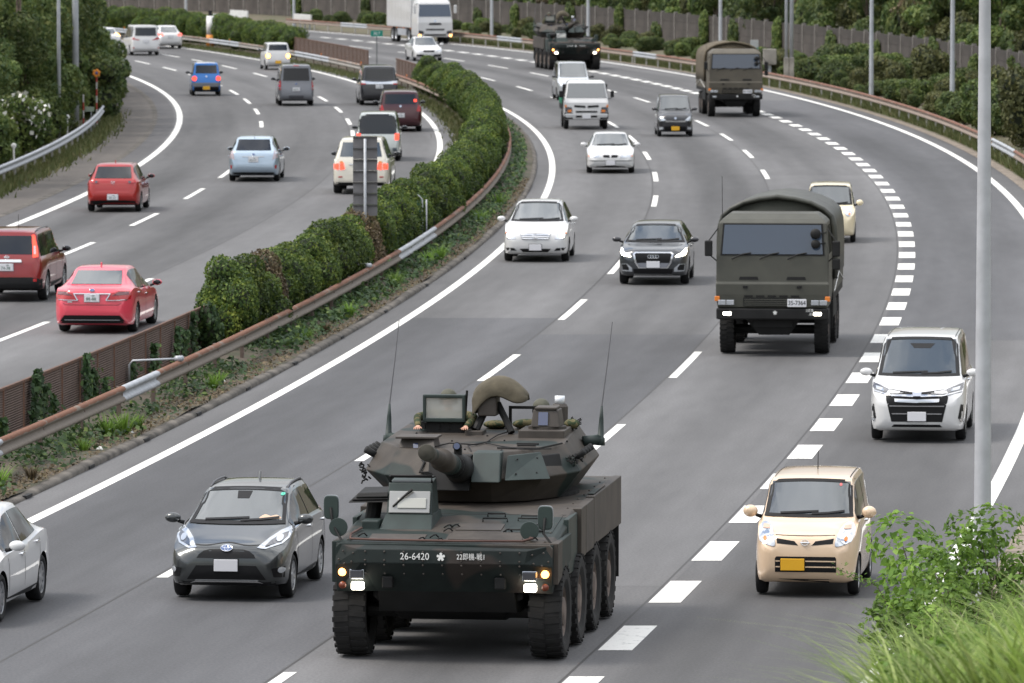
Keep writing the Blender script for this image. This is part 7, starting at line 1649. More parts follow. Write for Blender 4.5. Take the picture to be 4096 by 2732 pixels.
    # smoke launchers and chains on both cheeks
    for s in (-1, 1):
        ch = B(); rr_ = random.Random(5 + s)
        for k in range(22):
            y = 2.75 + k*0.035 if s > 0 else 2.85 + k*0.02; q = Vector((s*(1.30 + 0.12*min(1, (y - 2.6)/0.8)) if s > 0 else -1.46 + rr_.uniform(-0.05, 0.04), y if s > 0 else 2.9 + rr_.uniform(0, 0.35), 2.33 + 0.05*math.sin(k*0.9) if s > 0 else 2.0 + k*0.012))
            a_ = Vector((rr_.uniform(-1, 1), rr_.uniform(-1, 1), rr_.uniform(-1, 1))).normalized()*0.026; q.x -= 0.15; ch.tube([tuple(q - a_), tuple(q + a_)], 0.012, 5)
        ch.obj('chain', M_IRON, r)
        for k in range(4):
            y = 3.3 + 0.28*k; B().tube([(s*1.30 - 0.15, y, 2.30), (s*1.48 - 0.15, y - 0.10, 2.42)], [0.045, 0.05], 10).obj('smoke_tube', M_IRON, r, smooth=True)
        B().box(min(s*1.20, s*1.36) - 0.15, max(s*1.20, s*1.36) - 0.15, 3.2, 4.4, 2.22, 2.34).obj('launcher_rack', M_CAMOT, r, bevel=0.01)
    B().hexa([(1.00, 2.62, 2.16), (1.20, 2.98, 2.16), (1.12, 3.05, 2.16), (0.95, 2.7, 2.16)], [(0.94, 2.72, 2.40), (1.14, 3.08, 2.40), (1.06, 3.14, 2.40), (0.89, 2.8, 2.40)]).obj('launcher_box', M_IRON, r, bevel=0.012, loc=(-0.12, 0, 0))
    for (x0, y0, x1, y1) in ((0.42, 3.2, 0.72, 3.2), (0.45, 3.02, 0.70, 3.02), (0.22, 2.72, 0.78, 2.72), (0.78, 2.72, 1.02, 3.3)):
        B().tube([(x0, y0, tz(y0) + 0.015), (x1, y1, tz(y1) + 0.015)], 0.013, 6).obj('grab_handle', M_IRON, r)
    wr = B()
    wr.tube([(-0.62, 2.75, tz(2.75) + 0.02), (-0.45, 2.9, tz(2.9) + 0.05), (-0.1, 3.0, tz(3) + 0.02), (0.0, 3.3, tz(3.3) + 0.02), (0.05, 4.0, tz(4) + 0.03), (0.15, 4.4, tz(4.4) + 0.03)], 0.009, 5)
    wr.tube([(0.0, 3.2, tz(3.2) + 0.02), (0.25, 2.9, tz(2.9) + 0.015), (0.6, 2.62, tz(2.62) + 0.01), (0.95, 2.72, tz(2.72) + 0.01)], 0.008, 5)
    wr.tube([(0.03, 3.4, tz(3.4) + 0.02), (-0.2, 2.9, tz(2.9) + 0.02), (-0.1, 2.45, tz(2.45) + 0.02), (0.0, 2.1, 2.30)], 0.008, 5)
    wr.tube([(-0.95, 2.55, 2.32), (-0.8, 2.5, 2.36), (-0.7, 2.3, 2.33), (-0.75, 2.2, 2.20), (-0.62, 2.15, 2.2)], 0.016, 6)
    wr.obj('wiring', M_IRON, r, smooth=True)
    tb = B()
    for (x, y) in ((-1.15, 3.6), (-1.1, 4.3), (-0.5, 3.5), (-0.2, 2.6), (0.3, 2.55), (0.72, 2.8), (-0.9, 3.4), (0.2, 3.6), (-0.1, 4.1), (1.05, 3.6)): tb.ball((x, y, tz(y) + 0.004), 0.016, 6, 4)
    for (x, y, z) in ((0.55, 2.15, 2.20), (0.80, 2.35, 2.20), (0.55, 2.30, 2.38), (0.78, 2.55, 2.38), (-0.98, 2.50, 2.2), (-0.62, 2.18, 2.2), (-0.60, 2.36, 2.38), (0.0, 2.1, 2.25), (0.25, 2.08, 2.25), (-0.3, 2.12, 2.2), (0.2, 2.22, 2.40)): tb.ball((x, y - 0.02, z), 0.014, 6, 4)
    tb.obj('turret_bolts', M_IRON, r, smooth=True)
    return r
HM = head(RR(11), 89.0)
mcv = armoured(-0.77, 86.99, HM, 'camouflaged eight-wheeled armoured vehicle with a turret gun, nearest of the convoy')
def on_vehicle(v, x, y, z):
    a = v.rotation_euler.z; return (v.location.x + x*math.cos(a) - y*math.sin(a), v.location.y + x*math.sin(a) + y*math.cos(a), z)
crewman(on_vehicle(mcv, -0.735, 4.86, 2.935), HM, 'helmeted soldier behind the glass shield with both hands on the near turret', [(-0.33, -0.74, -0.305), (0.33, -0.74, -0.305)])
crewman(on_vehicle(mcv, 0.52, 5.05, 2.80), HM, 'second helmeted soldier low behind the sight box of the near turret', [None, None])
H2 = head(RR(12), 392)
mcv2 = copy_tree(mcv); mcv2.location = (3.56, 390.0, 0.008); mcv2.rotation_euler = (0, 0, H2); mcv2['label'] = 'second camouflaged armoured vehicle with bright lamps, far up the road'
crewman(on_vehicle(mcv2, -0.735, 4.86, 3.05), H2, 'helmeted soldier standing in the turret of the far armoured vehicle', [None, None])

# drivers of the cars whose cabins can be looked into
def driver(car_o, label):
    s = tuple(car_o['seat']); a = car_o.rotation_euler.z; x, y, z = s
    X_, Y_ = car_o.location.x + x*math.cos(a) - y*math.sin(a), car_o.location.y + x*math.sin(a) + y*math.cos(a)
    r = empty('person', (X_, Y_, z + 0.06), a); tag(r, label, 'person')
    J = [(0, 0.05, -0.55, 0.17, 0.12), (0, 0.03, -0.30, 0.19, 0.12), (0, 0.02, -0.16, 0.16, 0.10), (0, 0.02, -0.08, 0.06)]; E = [(0, 1), (1, 2), (2, 3)]
    for q in (-1, 1):
        i = len(J); J += [(q*0.20, 0.0, -0.18, 0.075), (q*0.26, -0.16, -0.40, 0.055), (q*0.15, -0.34, -0.30, 0.038)]; E += [(2, i), (i, i + 1), (i + 1, i + 2)]
    skin_body('body', J, E, M_SHIRT, r, sub=1)
    h = head_mesh().obj('head', M_FACE, r, smooth=True, loc=(0, -0.01, 0.08)); MB().ball((0, 0.02, 0.035), (0.088, 0.10, 0.105), 14, 9).obj('hair', M_HAIR, h, smooth=True)
    return r
for o, lb in zip(DRIVEN, ('driver at the wheel of the dark grey hatchback', 'driver at the wheel of the beige kei car', 'driver at the wheel of the white minivan', 'driver at the wheel of the dark grey crossover', 'driver at the wheel of the white hatchback')): driver(o, lb)
for o in bpy.data.objects:
    if 'seat' in o.keys(): del o['seat']
# ------------------------------------------------------------------ canvas-covered army trucks
M_OD = pm('olive_drab', (0.066, 0.066, 0.053), 0.55, var=0.10, vscale=2.0); M_OD2 = pm('olive_hazed', (0.095, 0.083, 0.062), 0.6, var=0.10, vscale=2.0)  # second olive, for the far truck: brownish distance haze put into the paint colour
M_CANVT = pm('canvas_green', (0.050, 0.052, 0.042), 0.48, var=0.25, vscale=1.4, bump=0.4, bscale=3); M_CANVT2 = pm('canvas_hazed', (0.105, 0.085, 0.056), 0.9, var=0.15, vscale=1.2)  # second canvas, for the far truck, has the haze tint in its colour too
M_TGLASS = pm('truck_glass', (0.040, 0.058, 0.088), 0.06, spec=0.9, ior=1.6)
TW = big_wheel(0.52, 0.31, 30)
def army_truck(X, Y, hd, label, od, cv, lit, num):
    r = empty('army_truck', (X, Y, 0.008), hd); tag(r, label, 'truck'); B = lambda: MB()
    w = 1.215; yf = -1.25      # front face ahead of the axle
    def ring(y, xs, z): return [(-xs, y, z), (xs, y, z)]
    # cab shell as stacked rings (x half, front y, rear y, z)
    lv = [(1.18, yf + 0.04, 0.55, 1.05), (w, yf, 0.55, 1.34), (w, yf - 0.01, 0.55, 1.57), (w - 0.005, yf + 0.02, 0.55, 1.60), (w - 0.01, yf + 0.05, 0.55, 2.17), (w - 0.06, yf + 0.17, 0.52, 2.87), (w - 0.13, yf + 0.28, 0.47, 2.95), (w - 0.28, yf + 0.5, 0.35, 3.06)]
    B().rings([[(-x, a, z), (x, a, z), (x, b, z), (-x, b, z)] for x, a, b, z in lv]).obj('cab', od, r, bevel=0.035, seg=3)
    def face(z):   # y of the cab front at height z
        return float(np.interp(z, [q[3] for q in lv], [q[1] for q in lv]))
    def pl(nm, poly, mat, off=0.012, t=0.03, par=None):
        F = [(x, face(z) - off, z) for x, z in poly]; Bk = [(x, face(z) - off + t, z) for x, z in poly]
        n = len(F); m = B(); m.add(F + Bk, [tuple(range(n)), tuple(range(2*n - 1, n - 1, -1))] + [((i+1) % n, i, n + i, n + (i+1) % n) for i in range(n)])
        return m.obj(nm, mat, par or r)
    pl('windshield_frame', [(-1.12, 2.175), (1.12, 2.175), (1.07, 2.86), (-1.07, 2.86)], M_IRON, 0.010); pl('windshield', [(-1.08, 2.205), (1.08, 2.205), (1.035, 2.83), (-1.035, 2.83)], M_TGLASS, 0.020)
    for x in (-0.78, -0.18, 0.42):
        B().tube([(x - 0.10, face(2.14) - 0.05, 2.10), (x + 0.12, face(2.20) - 0.05, 2.20), (x + 0.32, face(2.24) - 0.05, 2.235)], 0.016, 6).obj('wiper', M_IRON, r)
    for s in (-1, 1):
        pl('vent_slot', [(s*0.30, 1.655), (s*0.72, 1.655), (s*0.70, 1.72), (s*0.32, 1.72)] if s > 0 else [(-0.72, 1.655), (-0.30, 1.655), (-0.32, 1.72), (-0.70, 1.72)], M_IRON, 0.008)
        B().box(-0.05, 0.05, -0.02, 0.03, -0.025, 0.025).obj('step_hole', M_IRON, r, loc=(s*0.58, yf - 0.012, 1.50))
        B().box(-0.085, 0.085, -0.02, 0.05, -0.055, 0.055).obj('headlight', M_LENS, r, loc=(s*1.00 - 0.085, yf - 0.005, 1.165), bevel=0.012)
        B().box(-0.085, 0.085, -0.02, 0.05, -0.055, 0.055).obj('headlight', M_LENS, r, loc=(s*1.00 + 0.095, yf - 0.005, 1.165), bevel=0.012)
        B().box(-0.055, 0.055, -0.035, 0.05, -0.055, 0.055).obj('turn_lamp', M_AMBER, r, loc=(s*1.185, yf + 0.02, 1.245), bevel=0.015)
        B().box(-0.095, 0.095, -0.03, 0.05, -0.045, 0.045).obj('fog_lamp', M_LAMPON if lit else M_LENS, r, loc=(s*0.97, yf + 0.005, 0.925), bevel=0.02)
        # side window
        x0, x1 = (w - 0.075, w - 0.02) if s > 0 else (-(w - 0.02), -(w - 0.075))
        B().hexa([(x0, yf + 0.25, 2.2), (x1 + s*0.01, yf + 0.25, 2.2), (x1 + s*0.01, 0.35, 2.2), (x0, 0.35, 2.2)], [(x0 - s*0.05, yf + 0.36, 2.8), (x1 - s*0.035, yf + 0.36, 2.8), (x1 - s*0.035, 0.33, 2.8), (x0 - s*0.05, 0.33, 2.8)]).obj('side_window', M_GLASSB, r)
        B().box(min(s*0.9, s*1.22), max(s*0.9, s*1.22), 0.58, 0.62, 0.5, 1.1).obj('mud_flap', M_IRON, r)
    bm_ = B().box(-1.205, 1.205, yf - 0.02, yf + 0.30, 0.80, 1.04).obj('bumper', M_IRON, r, bevel=0.03)
    g = B().box(-0.62, 0.62, yf - 0.008, yf + 0.05, 1.09, 1.27).obj('grille', M_IRON, r)
    for k in range(4): B().box(-0.60, 0.60, yf - 0.02, yf + 0.0, 1.105 + 0.04*k, 1.122 + 0.04*k).obj('grille_bar', od, g)
    for k in range(5): B().box(-0.60 + 0.25*k, -0.42 + 0.25*k, yf - 0.012, yf + 0.02, 1.285, 1.32).obj('air_slot', M_IRON, r)
    po = B().box(-0.205, 0.205, -0.008, 0.008, -0.085, 0.085).obj('number_plate', M_PLATEW, r, loc=(0.53, yf - 0.035, 1.16), bevel=0.008)
    text_on(num, 0.135, po, (0, -0.011, 0), M_GRILLE, name='plate_text', sx=0.85)
    sk2 = []
    for k in range(5):
        a0 = PI/2 + k*2*PI/5; sk2 += [(0.045*math.cos(a0 - 0.35), 0.045*math.sin(a0 - 0.35)), (0.048*math.cos(a0 + 0.35), 0.048*math.sin(a0 + 0.35)), (0.02*math.cos(a0 + PI/5), 0.02*math.sin(a0 + PI/5))]
    B().prism(sk2, -0.002, 0.002).obj('emblem', M_STEN, r, loc=(0.06, yf - 0.024, 0.95))
    text_on('22即機', 0.075, r, (0.80, yf - 0.024, 0.995), M_STEN, sx=0.75); text_on('-戦1', 0.07, r, (0.83, yf - 0.024, 0.915), M_STEN, sx=0.75)
    # mirrors
    for s in (-1, 1):
        B().tube([(s*1.2, yf + 0.1, 2.05), (s*1.36, yf - 0.02, 2.2), (s*1.36, yf - 0.02, 2.5), (s*1.18, yf + 0.15, 2.75)], 0.014, 6).obj('mirror_arm', M_IRON, r)
        B().box(-0.085, 0.085, -0.04, 0.04, -0.17, 0.17).obj('mirror', M_IRON, r, loc=(s*1.37, yf - 0.04, 2.33), bevel=0.03)
    B().box(-0.085, 0.085, -0.04, 0.04, -0.12, 0.12).obj('mirror', M_IRON, r, loc=(1.37, yf - 0.04, 2.00), bevel=0.03)
    for (dz, rr) in ((2.65, 0.115), (2.43, 0.10)):
        B().ball((0.93, yf - 0.10, dz), (rr, 0.06, rr), 14, 8).obj('round_mirror', M_IRON, r, smooth=True); B().tube([(0.93, yf - 0.08, dz), (1.15, yf + 0.12, dz + 0.02)], 0.012, 6).obj('mirror_arm', M_IRON, r)
    # chassis, wheels, cargo bed
    B().box(-0.42, 0.42, -1.0, 5.7, 0.62, 0.92).obj('chassis', M_IRON, r)
    B().hexa([(-0.3, -0.9, 0.45), (0.35, -0.9, 0.45), (0.35, 0.3, 0.45), (-0.3, 0.3, 0.45)], [(-0.6, -1.0, 0.8), (0.6, -1.0, 0.8), (0.6, 0.4, 0.8), (-0.6, 0.4, 0.8)]).obj('engine_sump', M_IRON, r)
    for y in (0.0, 3.65, 4.85):
        B().tube([(-1.0, y, 0.52), (1.0, y, 0.52)], 0.10, 10).obj('axle', M_IRON, r)
        for s in (-1, 1):
            wo = link('wheel', TW[0], r, (s*1.02, y, 0.52), (y, 0, 0 if s > 0 else PI)); link('rim', TW[1], wo)
    B().box(-1.22, 1.22, 0.85, 6.0, 1.10, 1.25).obj('bed_floor', M_IRON, r); B().box(-1.23, 1.23, 0.83, 6.02, 1.25, 1.85).obj('bed_side', od, r, bevel=0.02)
    for s in (-1, 1):
        B().box(min(s*0.8, s*1.22), max(s*0.8, s*1.22), 1.0, 2.6, 0.72, 1.08).obj('tool_box', M_IRON, r, bevel=0.02)
        B().tube([(s*1.245, 0.95, 1.3), (s*1.245, 3.4, 1.6), (s*1.245, 5.8, 1.3)], 0.012, 6).obj('tie_rope', M_STEN, r)
    # canvas over hoops
    rs = []
    for i, y in enumerate(np.linspace(0.80, 6.02, 19)):
        hoop = (i % 3 == 0); s_ = 1.0 if hoop else 0.985; zt = 3.30 if hoop else 3.265; row = []
        for (x, z) in ((1.25, 1.55), (1.255, 2.0), (1.25, 2.4), (1.235, 2.66), (1.17, 2.90), (1.0, 3.06), (0.72, 3.19), (0.38, 3.27), (0.06, 3.32), (0, 3.33)):
            k = (z - 1.55)/1.78; sag = (0.0 if hoop else 0.028)*k
            row.append((x*(1 - (0 if hoop else 0.012)), y, z - sag + 0.008*math.sin(y*5 + x*7)))
        rs.append(row + [(-p[0], p[1], p[2]) for p in reversed(row[:-1])])
    B().rings(rs).obj('canvas', cv, r, smooth=True)
    n = len(rs[0]); hoopf = [(p[0]*1.012, 0.76, p[2] + 0.03) for p in rs[0]]
    B().tube(hoopf, 0.055, 8).obj('canvas_edge', cv, r, smooth=True)
    B().prism([(p[0]*0.93, p[2]*0.985) for p in rs[0]], 0.83, 0.86).obj('canvas_front', cv, r)
    B().tube([(-1.18, 0.58, 2.9), (-1.19, 0.58, 3.8)], [0.008, 0.005], 6).obj('antenna', M_IRON, r)
    return r
army_truck(5.70, 145.67, head(RR(10.9), 149), 'olive canvas-covered army truck with plate and lit lower lamps, nearer of the two', M_OD, M_CANVT, True, '35-7364')
army_truck(10.05, 305.67, head(RR(11.2), 309), 'haze-tinted brown canvas-covered army truck farther up by the outer guardrail', M_OD2, M_CANVT2, False, '35-7352')

# ------------------------------------------------------------------ small white lorry
def lorry(X, Y, hd):
    r = empty('lorry', (X, Y, 0.008), hd); tag(r, 'small white flatbed lorry with split grille between the lane dashes', 'truck'); B = lambda: MB(); wp = WHITE; w = 0.94; yf = -1.02
    lv = [(0.90, yf + 0.03, 0.55, 0.42), (w, yf - 0.02, 0.55, 0.62), (w, yf, 0.55, 1.15), (w - 0.02, yf + 0.08, 0.55, 1.32), (w - 0.13, yf + 0.42, 0.52, 1.98), (w - 0.17, yf + 0.52, 0.48, 2.06), (w - 0.28, yf + 0.7, 0.4, 2.10)]
    B().rings([[(-x, a, z), (x, a, z), (x, b, z), (-x, b, z)] for x, a, b, z in lv]).obj('cab', wp, r, bevel=0.05, seg=3)
    fc = lambda z: float(np.interp(z, [q[3] for q in lv], [q[1] for q in lv]))
    def pl(nm, poly, mat, off=0.012, t=0.03):
        F = [(x, fc(z) - off, z) for x, z in poly]; Bk = [(x, fc(z) - off + t, z) for x, z in poly]; n = len(F); m = B()
        m.add(F + Bk, [tuple(range(n)), tuple(range(2*n - 1, n - 1, -1))] + [((i+1) % n, i, n + i, n + (i+1) % n) for i in range(n)]); return m.obj(nm, mat, r)
    pl('windshield', [(-0.86, 1.36), (0.86, 1.36), (0.765, 1.97), (-0.765, 1.97)], M_GLASS, 0.02)
    pl('grille', [(-0.52, 0.96), (-0.05, 0.93), (-0.05, 1.02), (-0.52, 1.05)], M_GRILLE); pl('grille', [(0.05, 0.93), (0.52, 0.96), (0.52, 1.05), (0.05, 1.02)], M_GRILLE)
    pl('lower_grille', [(-0.45, 0.73), (0.45, 0.73), (0.47, 0.80), (-0.47, 0.80)], M_GRILLE); pl('lower_grille', [(-0.45, 0.52), (-0.2, 0.52), (-0.2, 0.60), (-0.45, 0.60)], M_GRILLE); pl('lower_grille', [(0.2, 0.52), (0.45, 0.52), (0.45, 0.60), (0.2, 0.60)], M_GRILLE)
    for s in (-1, 1):
        f = (lambda q: q) if s > 0 else (lambda q: [(-x, z) for x, z in reversed(q)])
        pl('headlight', f([(0.60, 0.78), (0.92, 0.76), (0.92, 0.98), (0.64, 0.96)]), M_LENSD); pl('turn_lamp', f([(0.64, 0.75), (0.80, 0.75), (0.80, 0.84), (0.64, 0.86)]), M_AMBER, 0.02); pl('turn_lamp', f([(0.84, 0.96), (0.93, 0.96), (0.93, 1.07), (0.85, 1.05)]), M_AMBER, 0.02)
        pl('bumper_corner', f([(0.58, 0.45), (0.93, 0.45), (0.94, 0.74), (0.60, 0.74)]), M_PLAST, 0.008)
        B().tube([(s*0.92, yf + 0.15, 1.3), (s*1.08, yf, 1.38)], 0.014, 6).obj('mirror_arm', M_PLAST, r); B().box(-0.075, 0.075, -0.04, 0.04, -0.14, 0.14).obj('mirror', M_PLAST, r, loc=(s*1.10, yf - 0.02, 1.52), bevel=0.03)
        for y in (0.0, 2.6):
            wo = link('wheel', wheel_kit(0.37, 0.2, 'cap')[0], r, (s*0.83, y, 0.37), (0, 0, 0 if s > 0 else PI)); link('rim', wheel_kit(0.37, 0.2, 'cap')[1], wo)
    B().box(-0.168, 0.168, -0.01, 0.01, -0.084, 0.084).obj('number_plate', M_PLATEW, r, loc=(0, yf - 0.03, 0.56))
    B().box(-0.35, 0.35, -0.7, 4.0, 0.45, 0.7).obj('chassis', M_UNDER, r); B().box(-0.95, 0.95, 0.68, 4.2, 0.78, 0.86).obj('bed_floor', M_PLAST, r)
    for s in (-1, 1): B().box(min(s*0.93, s*0.96), max(s*0.93, s*0.96), 0.68, 4.2, 0.86, 1.22).obj('bed_side', M_PLAST, r)
    B().box(-0.96, 0.96, 0.66, 0.70, 0.86, 1.9).obj('headboard', M_PLAST, r); B().hexa([(-0.98, 1.2, 0.98), (0.98, 1.2, 0.98), (0.98, 4.0, 0.98), (-0.98, 4.0, 0.98)], [(-0.99, 1.3, 1.45), (0.99, 1.3, 1.45), (0.99, 3.9, 1.45), (-0.99, 3.9, 1.45)]).obj('tarpaulin', pm('tarp_green', (0.01, 0.16, 0.09), 0.6), r, bevel=0.08)
lorry(3.15, 288.95, head(RR(3.7), 290))
# ------------------------------------------------------------------ white box truck
def box_truck(X, Y, hd):
    r = empty('box_truck', (X, Y, 0.008), hd); tag(r, 'tall white box truck at the top of the picture', 'truck'); B = lambda: MB(); w = 1.22; yf = -1.35
    lv = [(1.16, yf + 0.04, 0.75, 0.45), (w, yf - 0.03, 0.75, 0.60), (w, yf, 0.75, 1.45), (w - 0.02, yf + 0.06, 0.75, 1.75), (w - 0.10, yf + 0.30, 0.72, 2.75), (w - 0.18, yf + 0.45, 0.68, 2.95), (w - 0.3, yf + 0.6, 0.65, 3.02)]
    B().rings([[(-x, a, z), (x, a, z), (x, b, z), (-x, b, z)] for x, a, b, z in lv]).obj('cab', WHITE, r, bevel=0.05, seg=3)
    fc = lambda z: float(np.interp(z, [q[3] for q in lv], [q[1] for q in lv]))
    def pl(nm, poly, mat, off=0.012, t=0.03):
        F = [(x, fc(z) - off, z) for x, z in poly]; Bk = [(x, fc(z) - off + t, z) for x, z in poly]; n = len(F); m = B()
        m.add(F + Bk, [tuple(range(n)), tuple(range(2*n - 1, n - 1, -1))] + [((i+1) % n, i, n + i, n + (i+1) % n) for i in range(n)]); return m.obj(nm, mat, r)
    pl('windshield', [(-1.13, 1.85), (1.13, 1.85), (1.05, 2.68), (-1.05, 2.68)], M_TGLASS, 0.02); pl('grille', [(-0.45, 1.28), (0.45, 1.28), (0.40, 1.42), (-0.40, 1.42)], M_GRILLE); pl('grille', [(-0.62, 0.92), (0.62, 0.92), (0.66, 1.02), (-0.66, 1.02)], M_GRILLE)
    pl('lower_grille', [(-0.75, 0.56), (0.75, 0.56), (0.75, 0.66), (-0.75, 0.66)], M_GRILLE); pl('emblem', [(-0.1, 1.5), (0.1, 1.5), (0.0, 1.68)], M_CHROME)
    for s in (-1, 1):
        f = (lambda q: q) if s > 0 else (lambda q: [(-x, z) for x, z in reversed(q)])
        pl('headlight', f([(0.78, 0.66), (1.15, 0.68), (1.16, 0.92), (0.82, 0.86)]), M_LENSD); pl('turn_lamp', f([(1.0, 0.50), (1.16, 0.50), (1.16, 0.63), (1.0, 0.63)]), M_AMBERON, 0.03)
        B().box(-0.10, 0.10, -0.06, 0.06, -0.28, 0.28).obj('mirror', WHITE, r, loc=(s*1.42, yf + 0.05, 2.35), bevel=0.04); B().tube([(s*1.15, yf + 0.3, 2.75), (s*1.42, yf + 0.05, 2.62)], 0.02, 6).obj('mirror_arm', M_PLAST, r)
        for y in (0.0, 1.85, 6.2, 7.4):
            wo = link('wheel', wheel_kit(0.5, 0.28, 'cap')[0], r, (s*1.04, y, 0.5), (0, 0, 0 if s > 0 else PI)); link('rim', wheel_kit(0.5, 0.28, 'cap')[1], wo)
        B().box(min(s*1.1, s*1.2), max(s*1.1, s*1.2), 2.6, 5.5, 0.5, 0.95).obj('side_guard', M_GALV, r)
        for y in (1.0, 3.4, 5.6): B().box(-0.02, 0.02, -0.06, 0.06, -0.05, 0.05).obj('side_marker', M_AMBER, r, loc=(s*1.22, y, 1.0))
    B().box(-0.4, 0.4, -1.0, 8.6, 0.6, 0.9).obj('chassis', M_UNDER, r)
    B().box(-1.245, 1.245, 1.0, 9.0, 1.05, 3.75).obj('cargo_box', WHITE, r, bevel=0.04); B().hexa([(-0.95, 0.0, 2.98), (0.95, 0.0, 2.98), (1.0, 0.7, 2.98), (-1.0, 0.7, 2.98)], [(-0.9, 0.45, 3.6), (0.9, 0.45, 3.6), (0.95, 0.7, 3.65), (-0.95, 0.7, 3.65)]).obj('roof_deflector', pm('deflector', (0.55, 0.53, 0.48), 0.5), r, bevel=0.05)
    for y in np.linspace(1.6, 8.6, 8):
        for s in (-1, 1): B().box(min(s*1.244, s*1.252), max(s*1.244, s*1.252), y - 0.02, y + 0.02, 1.1, 3.7).obj('box_rib', WHITE, r)
box_truck(-5.54, 461.5, head(RR(16), 465))
# ================================================================== bank, tall grass and saplings in the right foreground
def bank_z(x, Y):
    d = x - LINE['E'](Y) - 1.2; s = min(1.0, max(0.0, (104 - Y)/16)); s = s*s*(3 - 2*s)
    return 0.01 + 0.25*max(0, d)*s + 0.085*max(0, 84 - Y)*min(1.0, max(0.0, d/1.2))
bk = link('bank', strip_mesh('bank', lambda Y: LINE['E'](Y) + 1.15, lambda Y: LINE['E'](Y) + 14, 0, 30, 112, pm('bank_soil', (0.075, 0.08, 0.035), 0.95, var=0.4, vscale=1.0), step=3, nx=14, zf=bank_z)); tag(bk, kind='structure')
G_TALL = leafmat('leaf_tall_grass', [(0.07, 0.12, 0.02), (0.17, 0.26, 0.05), (0.30, 0.40, 0.10), (0.52, 0.55, 0.28)], 0.4)
TALL = [tuft_mesh('blades', 95, 1.45, 0.85, G_TALL, s, w, dr) for s, w, dr in ((11, 0.034, 0.9), (12, 0.026, 1.1), (13, 0.040, 0.75))] + [bush_kit('undergrowth', 1.1, 1.1, 0.95, 8, 700, 0.10, G_FRESH, seed=15)[0]]
gr = random.Random(4); placed = 0
for (u, Y, s) in [(gr.uniform(0.059, 0.088), gr.uniform(42, 74), gr.uniform(0.55, 1.0)) for _ in range(84)]:
    x = u*Y
    if x < LINE['E'](Y) + 0.75: continue
    k = (0, 1, 2, 3)[placed % 4]
    top = 9.8 - (2650 - 700*(u - 0.056)/0.032)/26952*Y      # keep the tops below the skyline of the bank
    s = min(s, max(0.35, (top - bank_z(x, Y))/1.35))
    t = link('grass_tussock' if k < 3 else 'leafy_weed', TALL[k], None, (x, Y, bank_z(x, Y) - 0.05), (0, 0, gr.uniform(0, 6.28))); t.scale = (s, s, s); placed += 1
    tag(t, 'tall bright green grass tussock in the lower right corner' if k < 3 else 'leafy weed among the tall grass in the lower right corner', 'grass' if k < 3 else 'plant', 'tall grass of the right foreground' if k < 3 else 'weeds among the tall grass')
def sapling(X, Y, h, seed, label, leaf, mat, lean=0.0, nst=6, nl=70, thin=1.0):
    rd_ = random.Random(seed); z0 = bank_z(X, Y) - 0.1; r = empty('sapling', (X, Y, z0)); tag(r, label, 'plant'); st = MB(); P = []; N = []
    for k in range(nst):
        a = rd_.uniform(0, 2*PI); ln = h*rd_.uniform(0.6, 1.0); pts = []
        for q in range(6):
            t = q/5; pts.append((math.cos(a)*0.38*h*t*t + lean*t*t*h, math.sin(a)*0.38*h*t*t, ln*(t - 0.14*t*t)))
        st.tube(pts, [0.018*thin*(1 - 0.85*q/5) for q in range(6)], 5)
        for j in range(9):
            t = rd_.uniform(0.30, 1.0); i0 = min(4, int(t*5)); f = t*5 - i0; b = Vector(pts[i0]).lerp(Vector(pts[i0 + 1]), f)
            a2 = rd_.uniform(0, 2*PI); tip = b + Vector((math.cos(a2), math.sin(a2), rd_.uniform(0.1, 0.8)))*rd_.uniform(0.18, 0.42)*(1.15 - 0.4*t)
            st.tube([tuple(b), tuple((b + tip)/2 + Vector((0, 0, 0.03))), tuple(tip)], [0.006, 0.004, 0.002], 4)
            for q in range(nl // 9):
                s = rd_.uniform(0.15, 1.0); c = b.lerp(tip, s) + Vector((rd_.gauss(0, 0.03), rd_.gauss(0, 0.03), rd_.gauss(0, 0.02))); P.append(tuple(c)); N.append((rd_.gauss(0, 0.3), rd_.gauss(-0.3, 0.3), 1))
    st.obj('stems', M_BARK, r)
    V, F = leaves(np.array(P), np.array(N), leaf, 0.55, 0.45); link('crown', mesh_np('crown', V, F, mat), r); return r
G_SAP = leafmat('leaf_sapling', [(0.035, 0.07, 0.018), (0.08, 0.15, 0.026), (0.16, 0.28, 0.04), (0.27, 0.42, 0.07)], 0.4)
for (X, Y, h, sd, lb, lf, mt, ln, ns, nl) in (
    (5.15, 78, 2.6, 3, 'leafy sapling at the foot of the tall near pole', 0.105, G_FRESH, 0.0, 10, 190),
    (4.8, 77, 2.3, 5, 'bushy sapling right of the beige car wheel', 0.090, G_SAP, -0.04, 10, 200),
    (5.35, 76, 2.1, 8, 'sapling right of the tall near pole', 0.090, G_SAP, 0.05, 9, 170),
    (5.0, 73, 1.7, 9, 'sapling with broad fresh leaves among the tall grass', 0.110, G_FRESH, 0.0, 8, 120)):
    sapling(X, Y, h, sd, lb, lf, mt, ln, ns, nl)
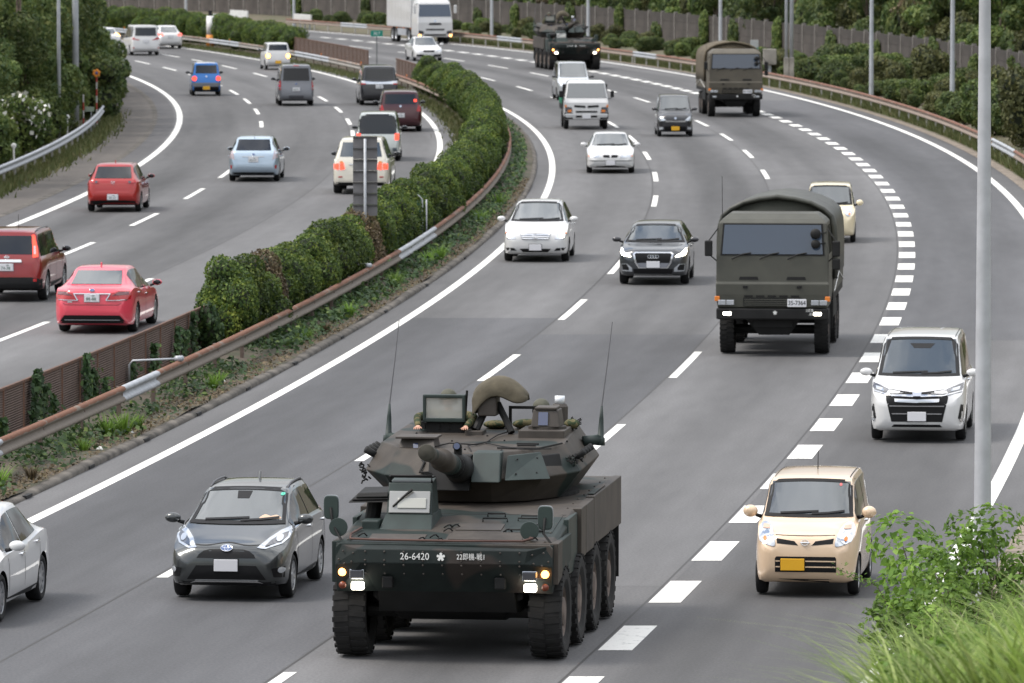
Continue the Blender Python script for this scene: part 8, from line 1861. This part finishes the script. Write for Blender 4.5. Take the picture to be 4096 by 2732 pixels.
def open_shrub(seed, w, h, n, size, mat):
    rnd = random.Random(seed); lumps = []; st = MB()
    for i in range(13):
        a = rnd.uniform(0, 2*PI); rr = rnd.uniform(0.1, 0.5)*w; z = rnd.uniform(0.2, 0.92)*h; s = rnd.uniform(0.13, 0.24)*w
        lumps.append((math.cos(a)*rr, math.sin(a)*rr, z, s, s, s*0.8)); st.tube([(0, 0, -0.3), (math.cos(a)*rr*0.4, math.sin(a)*rr*0.4, z*0.5), lumps[-1][:3]], [0.014, 0.010, 0.004], 5)
    P, N = lump_points(lumps, n, 0.8); N[:, 2] += 0.7; V, F = leaves(P, N, size, 0.6, 0.5)
    return (mesh_np('crown', V, F, mat), st.mesh('stems', M_BARK))
SHK = [open_shrub(81, 1.4, 1.6, 1300, 0.085, G_FRESH), open_shrub(82, 1.3, 1.5, 1300, 0.075, G_SAP)]
for (X, Y, k, s, lb) in ((5.02, 77.5, 0, 1.3, 'fresh green shrub before the tall near pole'), (4.72, 76.5, 1, 1.0, 'small dark green shrub next to the beige car'), (5.65, 77, 1, 1.15, 'dark green shrub right of the tall near pole'), (5.1, 75, 0, 0.95, 'fresh green shrub at the upper rim of the tall grass')):
    put(SHK[k], 'roadside_shrub', (X, Y, bank_z(X, Y) + 0.35), 0.7 + k, s, lb, 'shrub', None, ('crown', 'stems'))
# thin feathery sprig hanging in front of the beige car
sp = empty('sprig', (4.3, 76.2, 2.0)); tag(sp, 'thin feathery sprig reaching across the beige car bumper', 'plant')
pts = [(0, 0, -0.25), (-0.15, 0, 0.02), (-0.40, 0, 0.14), (-0.68, 0, 0.24)]; MB().tube(pts, [0.008, 0.006, 0.004, 0.002], 5).obj('stem', M_BARK, sp)
P = []; N = []
for k in range(90):
    t = random.random()*2.99; i0 = int(t); b = Vector(pts[i0]).lerp(Vector(pts[i0 + 1]), t - i0); P.append((b.x + random.gauss(0, 0.02), random.gauss(0, 0.03), b.z + random.gauss(0, 0.035))); N.append((0, -0.5, 1))
V, F = leaves(np.array(P), np.array(N), 0.06, 0.3, 0.5); link('leaves', mesh_np('leaves', V, F, G_FRESH), sp)
